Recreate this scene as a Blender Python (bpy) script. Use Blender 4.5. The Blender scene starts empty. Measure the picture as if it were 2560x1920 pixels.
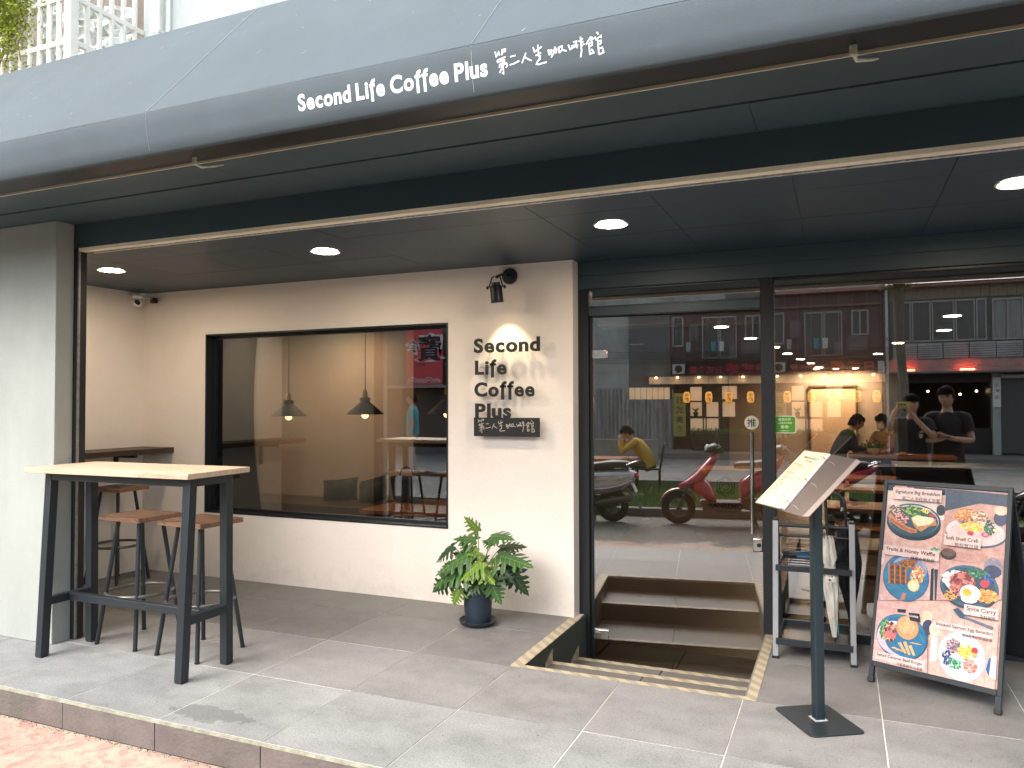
import bpy, bmesh, math, random
from mathutils import Vector, Matrix
R_ = math.radians
random.seed(7)
S = bpy.context.scene
C = S.collection

# ------------------------------------------------------------------ camera
cam_d = bpy.data.cameras.new("camera")
cam_d.sensor_width = 36.0
cam_d.lens = 36.0 * 1918.1 / 2560.0
cam_d.clip_start = 0.05
cam_d.clip_end = 400
cam = bpy.data.objects.new("camera", cam_d)
C.objects.link(cam)
YAW, PITCH, ROLL, EYE = 0.4045127, 0.0248503, -0.00294795, 1.43
cy_, sy_, cp_, sp_ = math.cos(YAW), math.sin(YAW), math.cos(PITCH), math.sin(PITCH)
fwd = Vector((-sy_ * cp_, cy_ * cp_, sp_))
rgt = Vector((cy_, sy_, 0))
upv = rgt.cross(fwd)
r2 = rgt * math.cos(ROLL) + upv * math.sin(ROLL)
u2 = -rgt * math.sin(ROLL) + upv * math.cos(ROLL)
cam.matrix_world = Matrix(((r2.x, u2.x, -fwd.x, 0), (r2.y, u2.y, -fwd.y, 0), (r2.z, u2.z, -fwd.z, EYE), (0, 0, 0, 1)))
S.camera = cam

# ------------------------------------------------------------------ sky, sun, exposure
W = bpy.data.worlds.new("World")
S.world = W
W.use_nodes = True
nt = W.node_tree
nt.nodes.clear()
sky = nt.nodes.new("ShaderNodeTexSky")
sky.sky_type = 'NISHITA'
sky.sun_disc = False
SUN_EL, SUN_AZ = 46.0, 200.0       # azimuth measured clockwise from +Y: the sun stands behind the camera, a little left
sky.sun_elevation = R_(SUN_EL)
sky.sun_rotation = R_(SUN_AZ)
sky.dust_density = 4.0
sky.air_density = 1.2
sky.ozone_density = 1.0
bg = nt.nodes.new("ShaderNodeBackground")
hs = nt.nodes.new("ShaderNodeHueSaturation")
hs.inputs['Saturation'].default_value = 0.5
out = nt.nodes.new("ShaderNodeOutputWorld")
nt.links.new(sky.outputs[0], hs.inputs['Color'])
nt.links.new(hs.outputs[0], bg.inputs[0])
nt.links.new(bg.outputs[0], out.inputs[0])
bg.inputs[1].default_value = 0.15
sun_d = bpy.data.lights.new("sun", 'SUN')
sun_d.energy = 1.0
sun_d.angle = R_(48)
sun_d.color = (1.0, 0.95, 0.88)
sun = bpy.data.objects.new("sun", sun_d)
C.objects.link(sun)
sd = Vector((math.sin(R_(SUN_AZ)) * math.cos(R_(SUN_EL)), math.cos(R_(SUN_AZ)) * math.cos(R_(SUN_EL)), math.sin(R_(SUN_EL))))
sun.rotation_euler = sd.to_track_quat('Z', 'Y').to_euler()
S.view_settings.view_transform = 'Standard'
S.view_settings.look = 'None'
S.view_settings.exposure = 1.58
S.view_settings.gamma = 1.0
S.view_settings.use_curve_mapping = False
S.cycles.max_bounces = 10
S.cycles.transparent_max_bounces = 16
S.cycles.caustics_reflective = False
S.cycles.caustics_refractive = False
S.cycles.sample_clamp_indirect = 6.0
S.cycles.use_denoising = True

# ------------------------------------------------------------------ colour + materials
def lin(c):
    return c / 12.92 if c <= 0.04045 else ((c + 0.055) / 1.055) ** 2.4
def hx(h):
    return tuple(lin(int(h[i:i + 2], 16) / 255) for i in (0, 2, 4))
def col(c):
    return hx(c) if isinstance(c, str) else c
MATS = {}
def pbr(name, c, rough=0.6, metal=0.0, var=0.0, vscale=6.0, bump=0.0, bscale=60.0, stretch=None, emit=None, estr=1.0,
        rand=0.0, trans=0.0, coat=0.0, spec=0.5, world=False, grime=0.0, gscale=2.0, gcol=(0.02, 0.018, 0.015), rvar=0.0, alpha=None):
    if name in MATS:
        return MATS[name]
    m = bpy.data.materials.new(name)
    m.use_nodes = True
    t = m.node_tree
    b = t.nodes['Principled BSDF']
    c = col(c)
    b.inputs['Base Color'].default_value = (*c, 1)
    b.inputs['Roughness'].default_value = rough
    b.inputs['Metallic'].default_value = metal
    b.inputs['Specular IOR Level'].default_value = spec
    if coat: b.inputs['Coat Weight'].default_value = coat
    if trans: b.inputs['Transmission Weight'].default_value = trans
    if alpha is not None: b.inputs['Alpha'].default_value = alpha
    if emit is not None:
        b.inputs['Emission Color'].default_value = (*col(emit), 1)
        b.inputs['Emission Strength'].default_value = estr
    N, L = t.nodes.new, t.links.new
    if var or bump or grime or rand or rvar:
        if world:
            tc = N('ShaderNodeNewGeometry').outputs['Position']
        else:
            tc = N('ShaderNodeTexCoord').outputs['Object']
        mp = N('ShaderNodeMapping')
        L(tc, mp.inputs[0])
        if stretch: mp.inputs['Scale'].default_value = stretch
        co = mp.outputs[0]
        cur = None
        if var:
            n = N('ShaderNodeTexNoise'); n.inputs['Scale'].default_value = vscale; n.inputs['Detail'].default_value = 6
            n.inputs['Roughness'].default_value = 0.65
            L(co, n.inputs['Vector'])
            r = N('ShaderNodeMapRange'); r.inputs[1].default_value = 0.25; r.inputs[2].default_value = 0.75
            r.inputs[3].default_value = 1 - var; r.inputs[4].default_value = 1 + var
            L(n.outputs[0], r.inputs[0])
            mx = N('ShaderNodeMix'); mx.data_type = 'RGBA'; mx.blend_type = 'MULTIPLY'; mx.inputs[0].default_value = 1
            mx.inputs[6].default_value = (*c, 1)
            cc = N('ShaderNodeCombineColor')
            for i in range(3): L(r.outputs[0], cc.inputs[i])
            L(cc.outputs[0], mx.inputs[7])
            cur = mx.outputs[2]
        if rand:
            oi = N('ShaderNodeObjectInfo')
            r = N('ShaderNodeMapRange'); r.inputs[3].default_value = 1 - rand; r.inputs[4].default_value = 1 + rand
            L(oi.outputs['Random'], r.inputs[0])
            mx = N('ShaderNodeMix'); mx.data_type = 'RGBA'; mx.blend_type = 'MULTIPLY'; mx.inputs[0].default_value = 1
            if cur: L(cur, mx.inputs[6])
            else: mx.inputs[6].default_value = (*c, 1)
            cc = N('ShaderNodeCombineColor')
            for i in range(3): L(r.outputs[0], cc.inputs[i])
            L(cc.outputs[0], mx.inputs[7])
            cur = mx.outputs[2]
        if grime:
            n = N('ShaderNodeTexNoise'); n.inputs['Scale'].default_value = gscale; n.inputs['Detail'].default_value = 8
            n.inputs['Roughness'].default_value = 0.7
            L(co, n.inputs['Vector'])
            r = N('ShaderNodeMapRange'); r.inputs[1].default_value = 0.5; r.inputs[2].default_value = 0.72
            r.inputs[3].default_value = 0; r.inputs[4].default_value = grime
            L(n.outputs[0], r.inputs[0])
            mx = N('ShaderNodeMix'); mx.data_type = 'RGBA'
            L(r.outputs[0], mx.inputs[0])
            if cur: L(cur, mx.inputs[6])
            else: mx.inputs[6].default_value = (*c, 1)
            mx.inputs[7].default_value = (*gcol, 1)
            cur = mx.outputs[2]
        if cur: L(cur, b.inputs['Base Color'])
        if rvar:
            n = N('ShaderNodeTexNoise'); n.inputs['Scale'].default_value = 5; n.inputs['Detail'].default_value = 5
            L(co, n.inputs['Vector'])
            r = N('ShaderNodeMapRange'); r.inputs[3].default_value = max(0.02, rough - rvar); r.inputs[4].default_value = rough + rvar
            L(n.outputs[0], r.inputs[0]); L(r.outputs[0], b.inputs['Roughness'])
        if bump:
            n = N('ShaderNodeTexNoise'); n.inputs['Scale'].default_value = bscale; n.inputs['Detail'].default_value = 5
            L(co, n.inputs['Vector'])
            bp = N('ShaderNodeBump'); bp.inputs['Strength'].default_value = bump; bp.inputs['Distance'].default_value = 0.01
            L(n.outputs[0], bp.inputs['Height']); L(bp.outputs[0], b.inputs['Normal'])
    MATS[name] = m
    return m

def wood(name, c1, c2, scale=1.0, axis=0, rough=0.45, rings=7.0):
    if name in MATS: return MATS[name]
    m = bpy.data.materials.new(name); m.use_nodes = True
    t = m.node_tree; b = t.nodes['Principled BSDF']; N, L = t.nodes.new, t.links.new
    tc = N('ShaderNodeTexCoord'); mp = N('ShaderNodeMapping'); L(tc.outputs['Object'], mp.inputs[0])
    sc = [rings, rings, rings * 1.0]; sc[axis] = 0.55
    mp.inputs['Scale'].default_value = [s * scale for s in sc]
    n = N('ShaderNodeTexNoise'); n.inputs['Scale'].default_value = 1.6; n.inputs['Detail'].default_value = 9; n.inputs['Roughness'].default_value = 0.7
    n.inputs['Distortion'].default_value = 1.2
    L(mp.outputs[0], n.inputs['Vector'])
    w = N('ShaderNodeMath'); w.operation = 'MULTIPLY'; w.inputs[1].default_value = 7.0; L(n.outputs[0], w.inputs[0])
    fr = N('ShaderNodeMath'); fr.operation = 'FRACT'; L(w.outputs[0], fr.inputs[0])
    ramp = N('ShaderNodeValToRGB')
    ramp.color_ramp.elements[0].color = (*col(c1), 1); ramp.color_ramp.elements[1].color = (*col(c2), 1)
    ramp.color_ramp.elements[0].position = 0.0; ramp.color_ramp.elements[1].position = 0.8
    e = ramp.color_ramp.elements.new(0.97); e.color = (*[x * 0.55 for x in col(c2)], 1)
    L(fr.outputs[0], ramp.inputs[0])
    L(ramp.outputs[0], b.inputs['Base Color'])
    b.inputs['Roughness'].default_value = rough
    bp = N('ShaderNodeBump'); bp.inputs['Strength'].default_value = 0.08; bp.inputs['Distance'].default_value = 0.004
    L(n.outputs[0], bp.inputs['Height']); L(bp.outputs[0], b.inputs['Normal'])
    MATS[name] = m
    return m

def glassy(name, refl, tint=(1, 1, 1), rough=0.0):
    if name in MATS: return MATS[name]
    m = bpy.data.materials.new(name); m.use_nodes = True
    t = m.node_tree; t.nodes.clear(); N, L = t.nodes.new, t.links.new
    o = N('ShaderNodeOutputMaterial'); mx = N('ShaderNodeMixShader'); tr = N('ShaderNodeBsdfTransparent'); gl = N('ShaderNodeBsdfGlossy')
    tr.inputs[0].default_value = (*tint, 1); gl.inputs['Roughness'].default_value = rough
    gl.inputs['Color'].default_value = (0.93, 0.97, 1.0, 1)
    lw = N('ShaderNodeFresnel'); lw.inputs[0].default_value = 1.5
    ad = N('ShaderNodeMath'); ad.operation = 'ADD'; ad.inputs[1].default_value = refl; ad.use_clamp = True
    L(lw.outputs[0], ad.inputs[0]); L(ad.outputs[0], mx.inputs[0]); L(tr.outputs[0], mx.inputs[1]); L(gl.outputs[0], mx.inputs[2])
    L(mx.outputs[0], o.inputs[0])
    MATS[name] = m
    return m

def vcol_mat(name, rough=0.5, emit=0.0, coat=0.0, spec=0.5, mottle=False):
    if name in MATS: return MATS[name]
    m = bpy.data.materials.new(name); m.use_nodes = True
    t = m.node_tree; b = t.nodes['Principled BSDF']
    a = t.nodes.new('ShaderNodeAttribute'); a.attribute_name = 'Col'
    src = a.outputs['Color']
    if mottle:   # printed photograph: broken-up tones inside each shape
        N, L = t.nodes.new, t.links.new
        tc = N('ShaderNodeTexCoord').outputs['Object']
        for sc_, am, dt in ((34, .38, 7), (140, .30, 4)):
            n = N('ShaderNodeTexNoise'); n.inputs['Scale'].default_value = sc_; n.inputs['Detail'].default_value = dt; n.inputs['Roughness'].default_value = .7; n.inputs['Distortion'].default_value = .6
            L(tc, n.inputs['Vector'])
            ml = N('ShaderNodeMix'); ml.data_type = 'RGBA'; ml.blend_type = 'OVERLAY' if sc_ < 100 else 'SOFT_LIGHT'; ml.inputs[0].default_value = am * 2
            L(src, ml.inputs[6]); L(n.outputs[0], ml.inputs[7]); src = ml.outputs[2]
    if mottle:
        mk = t.nodes.new('ShaderNodeMix'); mk.data_type = 'RGBA'; mk.blend_type = 'MULTIPLY'; mk.inputs[0].default_value = 1; mk.inputs[7].default_value = (.80, .78, .80, 1)
        t.links.new(src, mk.inputs[6]); src = mk.outputs[2]
    t.links.new(src, b.inputs['Base Color'])
    b.inputs['Roughness'].default_value = rough
    b.inputs['Specular IOR Level'].default_value = spec
    if coat: b.inputs['Coat Weight'].default_value = coat
    if emit:
        t.links.new(a.outputs['Color'], b.inputs['Emission Color']); b.inputs['Emission Strength'].default_value = emit
    MATS[name] = m
    return m

# ------------------------------------------------------------------ object helpers
OFF = {}
def tag(o, label=None, cat=None, group=None, kind=None):
    if label: o['label'] = label
    if cat: o['category'] = cat
    if group: o['group'] = group
    if kind: o['kind'] = kind
    return o
def thing(name, loc, label=None, cat=None, group=None, kind=None):
    o = bpy.data.objects.new(name, None)
    o.empty_display_size = 0.1
    C.objects.link(o)
    o.location = loc
    OFF[o.name] = Vector(loc)
    return tag(o, label, cat, group, kind)
def off(o):
    while o is not None:
        if o.name in OFF: return OFF[o.name]
        o = o.parent
    return Vector((0, 0, 0))

class MB:
    def __init__(s):
        s.v = []; s.f = []; s.c = []; s.cur = None
    def add(s, vs, fs):
        n = len(s.v)
        s.v += [Vector(v) for v in vs]
        for f in fs:
            s.f.append([i + n for i in f]); s.c.append(s.cur)
        return s
    def box(s, x0, x1, y0, y1, z0, z1):
        return s.add([(x0, y0, z0), (x1, y0, z0), (x1, y1, z0), (x0, y1, z0), (x0, y0, z1), (x1, y0, z1), (x1, y1, z1), (x0, y1, z1)],
                     [(3, 2, 1, 0), (4, 5, 6, 7), (0, 1, 5, 4), (1, 2, 6, 5), (2, 3, 7, 6), (3, 0, 4, 7)])
    def obox(s, c, u, v, w):
        c, u, v, w = map(Vector, (c, u, v, w))
        p = [c - u - v - w, c + u - v - w, c + u + v - w, c - u + v - w, c - u - v + w, c + u - v + w, c + u + v + w, c - u + v + w]
        fs = [(3, 2, 1, 0), (4, 5, 6, 7), (0, 1, 5, 4), (1, 2, 6, 5), (2, 3, 7, 6), (3, 0, 4, 7)]
        if u.cross(v).dot(w) < 0: fs = [tuple(reversed(f)) for f in fs]
        return s.add(p, fs)
    def beam(s, p, q, a, b, side=(1, 0, 0)):
        "square bar from p to q; side = direction of width a"
        p, q = Vector(p), Vector(q)
        d = (q - p)
        sd_ = Vector(side); sd_ = (sd_ - d.normalized() * sd_.dot(d.normalized())).normalized()
        t_ = d.normalized().cross(sd_)
        return s.obox((p + q) / 2, sd_ * a / 2, t_ * b / 2, d / 2)
    def hull8(s, bot, top):
        return s.add(list(bot) + list(top), [(3, 2, 1, 0), (4, 5, 6, 7), (0, 1, 5, 4), (1, 2, 6, 5), (2, 3, 7, 6), (3, 0, 4, 7)])
    def tube(s, pts, r, seg=10, closed=False, caps=True):
        pts = [Vector(p) for p in pts]; n = len(pts)
        rs = r if isinstance(r, (list, tuple)) else [r] * n
        rings = []; up = None
        for i, p in enumerate(pts):
            a = pts[i - 1] if (i > 0 or closed) else p
            b = pts[(i + 1) % n] if (i < n - 1 or closed) else p
            d = (b - a)
            d = d.normalized() if d.length > 1e-9 else Vector((0, 0, 1))
            if up is None:
                up = Vector((0, 0, 1)) if abs(d.z) < 0.9 else Vector((1, 0, 0))
            x = d.cross(up)
            if x.length < 1e-6: x = d.cross(Vector((0.3, 0.8, 0.5)))
            x.normalize(); up = x.cross(d).normalized()
            rings.append([p + (x * math.cos(2 * math.pi * k / seg) + up * math.sin(2 * math.pi * k / seg)) * rs[i] for k in range(seg)])
        vs = [v for rr in rings for v in rr]; fs = []
        m = n if closed else n - 1
        for i in range(m):
            j = (i + 1) % n
            for k in range(seg):
                k2 = (k + 1) % seg
                fs.append((i * seg + k, i * seg + k2, j * seg + k2, j * seg + k))
        if caps and not closed:
            fs.append(tuple(range(seg))[::-1]); fs.append(tuple((n - 1) * seg + k for k in range(seg)))
        return s.add(vs, fs)
    def lathe(s, prof, c=(0, 0, 0), seg=24, axis=(0, 0, 1), caps=True, sx=1, sy=1):
        c = Vector(c); w = Vector(axis).normalized()
        u = w.orthogonal().normalized() if abs(w.z) < 0.999 else Vector((1, 0, 0)); v = w.cross(u)
        vs = []
        for r, z in prof:
            for k in range(seg):
                a = 2 * math.pi * k / seg
                vs.append(c + w * z + u * math.cos(a) * r * sx + v * math.sin(a) * r * sy)
        fs = []
        for i in range(len(prof) - 1):
            for k in range(seg):
                k2 = (k + 1) % seg
                fs.append((i * seg + k, i * seg + k2, (i + 1) * seg + k2, (i + 1) * seg + k))
        if caps:
            fs.append(tuple(range(seg))[::-1]); fs.append(tuple((len(prof) - 1) * seg + k for k in range(seg)))
        return s.add(vs, fs)
    def ball(s, c, r, seg=14, rings=9, M=None):
        rx = r if isinstance(r, (tuple, list)) else (r, r, r)
        vs = []; c = Vector(c)
        for i in range(rings + 1):
            th = math.pi * i / rings
            for k in range(seg):
                a = 2 * math.pi * k / seg
                p = Vector((math.sin(th) * math.cos(a) * rx[0], math.sin(th) * math.sin(a) * rx[1], -math.cos(th) * rx[2]))
                vs.append(c + (M @ p if M else p))
        fs = []
        for i in range(rings):
            for k in range(seg):
                k2 = (k + 1) % seg
                fs.append((i * seg + k, i * seg + k2, (i + 1) * seg + k2, (i + 1) * seg + k))
        return s.add(vs, fs)
    def loft(s, rings, caps=True):
        n = len(rings[0]); vs = [p for r in rings for p in r]; fs = []
        for i in range(len(rings) - 1):
            for k in range(n):
                k2 = (k + 1) % n
                fs.append((i * n + k, i * n + k2, (i + 1) * n + k2, (i + 1) * n + k))
        if caps:
            fs.append(tuple(range(n))[::-1]); fs.append(tuple((len(rings) - 1) * n + k for k in range(n)))
        return s.add(vs, fs)
    def prism(s, poly, o, u, v, d):
        "2D polygon in frame (o,u,v), extruded by vector d"
        o, u, v, d = map(Vector, (o, u, v, d)); n = len(poly)
        a = [o + u * x + v * y for x, y in poly]
        vs = a + [p + d for p in a]
        fs = [tuple(range(n)), tuple(range(2 * n - 1, n - 1, -1))]
        for i in range(n):
            j = (i + 1) % n
            fs.append((j, i, n + i, n + j))
        if u.cross(v).dot(d) > 0: fs = [tuple(reversed(f)) for f in fs]
        # polygons may be clockwise: area sign
        ar = sum(poly[i][0] * poly[(i + 1) % n][1] - poly[(i + 1) % n][0] * poly[i][1] for i in range(n))
        if ar < 0: fs = [tuple(reversed(f)) for f in fs]
        return s.add(vs, fs)
    def quad(s, a, b, c, d):
        return s.add([a, b, c, d], [(0, 1, 2, 3)])
    def mesh(s, name, o=Vector((0, 0, 0)), smooth=None, weld=False):
        me = bpy.data.meshes.new(name)
        me.from_pydata([tuple(v - o) for v in s.v], [], s.f)
        if any(c is not None for c in s.c):
            at = me.color_attributes.new('Col', 'FLOAT_COLOR', 'CORNER')
            li = 0; arr = []
            for f, c in zip(s.f, s.c):
                c = c or (1, 1, 1)
                for _ in f: arr += [c[0], c[1], c[2], 1.0]
            at.data.foreach_set('color', arr)
        me.validate(clean_customdata=False)
        me.update()
        if smooth is not None:
            me.polygons.foreach_set('use_smooth', [True] * len(me.polygons))
            try: me.set_sharp_from_angle(angle=R_(smooth))
            except Exception: pass
        return me
    def build(s, name, mat, parent=None, smooth=None, bevel=0, seg=2, label=None, cat=None, group=None, kind=None):
        o = off(parent)
        me = s.mesh(name, o, smooth)
        ob = bpy.data.objects.new(name, me)
        C.objects.link(ob)
        if mat: me.materials.append(mat)
        if parent: ob.parent = parent
        if bevel:
            b = ob.modifiers.new("bevel", 'BEVEL'); b.width = bevel; b.segments = seg; b.limit_method = 'ANGLE'; b.angle_limit = R_(40)
            me.polygons.foreach_set('use_smooth', [True] * len(me.polygons))
            if smooth is None:
                try: me.set_sharp_from_angle(angle=R_(35))
                except Exception: pass
            b.harden_normals = False
        return tag(ob, label, cat, group, kind)
def B(*a):
    return MB().box(*a)
def copy_tree(o, loc=None, rotz=None, label=None, parent=None):
    c = o.copy(); C.objects.link(c)
    if parent is not None: c.parent = parent
    if loc is not None: c.location = loc
    if rotz is not None: c.rotation_euler.z = rotz
    if label: c['label'] = label
    for ch in [x for x in bpy.data.objects if x.parent == o]:
        copy_tree(ch, parent=c)
    return c

# ---- text -> 2D triangles
_tc = {}
def glyphs(txt, bold=0.0, space=1.0):
    key = (txt, bold, space)
    if key in _tc: return _tc[key]
    cu = bpy.data.curves.new("t", 'FONT'); cu.body = txt; cu.size = 1.0; cu.offset = bold; cu.resolution_u = 4
    cu.space_character = space
    ob = bpy.data.objects.new("t", cu); C.objects.link(ob)
    dg = bpy.context.evaluated_depsgraph_get(); dg.update()
    me = ob.evaluated_get(dg).to_mesh()
    vs = [(v.co.x, v.co.y) for v in me.vertices]; fs = [tuple(p.vertices) for p in me.polygons]
    ob.evaluated_get(dg).to_mesh_clear()
    bpy.data.objects.remove(ob); bpy.data.curves.remove(cu)
    _tc[key] = (vs, fs)
    return _tc[key]
def gbox(vs):
    return (min(v[0] for v in vs), max(v[0] for v in vs), min(v[1] for v in vs), max(v[1] for v in vs)) if vs else (0, 0, 0, 0)
def stroke_poly(pts, w):
    "outline of a thick polyline with mitred joins"
    n = len(pts); L_, R2 = [], []
    for i in range(n):
        p = Vector(pts[i])
        a = Vector(pts[i - 1]) if i else None; b = Vector(pts[i + 1]) if i < n - 1 else None
        d1 = (p - a).normalized() if a is not None else None; d2 = (b - p).normalized() if b is not None else None
        d = ((d1 or d2) + (d2 or d1))
        d = d.normalized() if d.length > 1e-6 else (d1 or d2)
        nn = Vector((-d.y, d.x))
        k = 1.0
        if d1 is not None and d2 is not None:
            k = min(1.6, 1 / max(0.4, abs(nn.dot(Vector((-d1.y, d1.x))))))
        ww = w[i] if isinstance(w, (list, tuple)) else w
        L_.append(p + nn * ww / 2 * k); R2.append(p - nn * ww / 2 * k)
    return L_, R2
def extrude_tris(mb, vs2, fs, o, u, v, d):
    "extrude a flat triangulation (front at +d)"
    o, u, v, d = map(Vector, (o, u, v, d)); n = len(vs2)
    a = [o + u * x + v * y for x, y in vs2]; vs = a + [p + d for p in a]
    F = []; cnt = {}
    for f in fs:
        ar = 0
        for i in range(len(f)):
            x0, y0 = vs2[f[i]]; x1, y1 = vs2[f[(i + 1) % len(f)]]; ar += x0 * y1 - x1 * y0
        f = tuple(f) if ar > 0 else tuple(reversed(f))
        F.append(tuple(i + n for i in f)); F.append(tuple(reversed(f)))
        for i in range(len(f)):
            e = (f[i], f[(i + 1) % len(f)])
            cnt[e] = cnt.get(e, 0) + 1
    for (i, j) in cnt:
        if (j, i) not in cnt: F.append((i, j, n + j, n + i))
    if u.cross(v).dot(d) < 0: F = [tuple(reversed(f)) for f in F]
    mb.add(vs, F)
def stroke_tris(pts, w):
    L_, R2 = stroke_poly(pts, w); n = len(L_)
    vs = [tuple(p) for p in L_] + [tuple(p) for p in R2]
    return vs, [(i, n + i, n + i + 1, i + 1) for i in range(n - 1)]
def letter2d(ch, bold):
    "one glyph as (verts, faces, advance) in em; the f is drawn by hand with a descender"
    if ch == 'f':
        w = 0.085 + 2 * bold
        vs, fs = stroke_tris([(0.17, -0.19), (0.17, 0.46), (0.185, 0.58), (0.23, 0.655), (0.30, 0.685), (0.37, 0.675)], w)
        v2, f2 = stroke_tris([(0.03, 0.49), (0.35, 0.49)], w * 0.85)
        n = len(vs)
        return vs + v2, fs + [tuple(i + n for i in f) for f in f2], 0.36 + bold
    vs, fs = glyphs(ch, bold)
    x0, x1, _, _ = gbox(vs)
    return [(x - x0 + 0.035, y) for x, y in vs], fs, x1 - x0 + 0.085
def word2d(txt, bold, track=0.0):
    res = []; x = 0
    for ch in txt:
        if ch == ' ': x += 0.24; continue
        vs, fs, ad = letter2d(ch, bold)
        res.append((ch, [(a + x, b) for a, b in vs], fs)); x += ad + track
    return res, x

HAND = [  # handwritten characters, traced strokes (x right, y up, in em)
 [(230,480),(243,550),(262,525),(285,480),(300,530)], [(335,525),(345,450),(395,440),(390,470),(345,482)],
 [(255,600),(350,560),(395,548)], [(255,600),(262,625),(375,585)], [(375,585),(365,625),(290,655)], [(290,655),(283,690),(400,630),(412,665),(385,695)],
 [(338,560),(345,700),(345,778),(318,770)], [(330,690),(280,770)],
 [(465,545),(500,532),(552,520)], [(448,655),(520,632),(605,590)],
 [(715,478),(690,530),(645,622)], [(690,535),(740,562),(798,582)],
 [(830,398),(850,462),(965,388)], [(905,362),(910,520)], [(862,512),(950,470)], [(910,520),(935,518),(900,575)], [(940,545),(885,590),(868,625),(900,628),(1028,590)],
 [(1058,425),(1072,490),(1098,478),(1108,430),(1062,440)], [(1112,445),(1188,408),(1182,455),(1168,470)], [(1165,380),(1150,450),(1098,530)],
 [(1218,385),(1226,465)], [(1220,385),(1272,372),(1268,405)], [(1226,462),(1268,420),(1335,432)],
 [(1365,350),(1388,410),(1418,395),(1420,352)], [(1438,312),(1490,300),(1478,340),(1448,350)], [(1448,380),(1502,352),(1492,392)], [(1438,352),(1440,392)],
 [(1550,238),(1558,420),(1538,508)], [(1560,272),(1585,264)], [(1560,312),(1590,300)], [(1562,352),(1604,330)], [(1520,300),(1548,292)],
 [(1702,235),(1665,280),(1628,338)], [(1702,235),(1742,265)], [(1690,278),(1722,275)], [(1668,318),(1715,302),(1712,345),(1672,360)], [(1668,318),(1676,460),(1745,435)], [(1700,395),(1728,425)],
 [(1788,170),(1815,200)], [(1758,232),(1776,270),(1850,213),(1846,248)], [(1800,270),(1806,465)], [(1802,292),(1846,280),(1838,320),(1806,332)], [(1806,385),(1858,368),(1876,430),(1806,462)]]
def hand_strokes():
    r = []
    for st in HAND:
        r.append([((x - 225) / 1655.0, -((y + 0.205 * (x - 225)) - 800) / 1655.0) for x, y in st])
    return r   # x 0..1, y about 0..0.2
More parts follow.
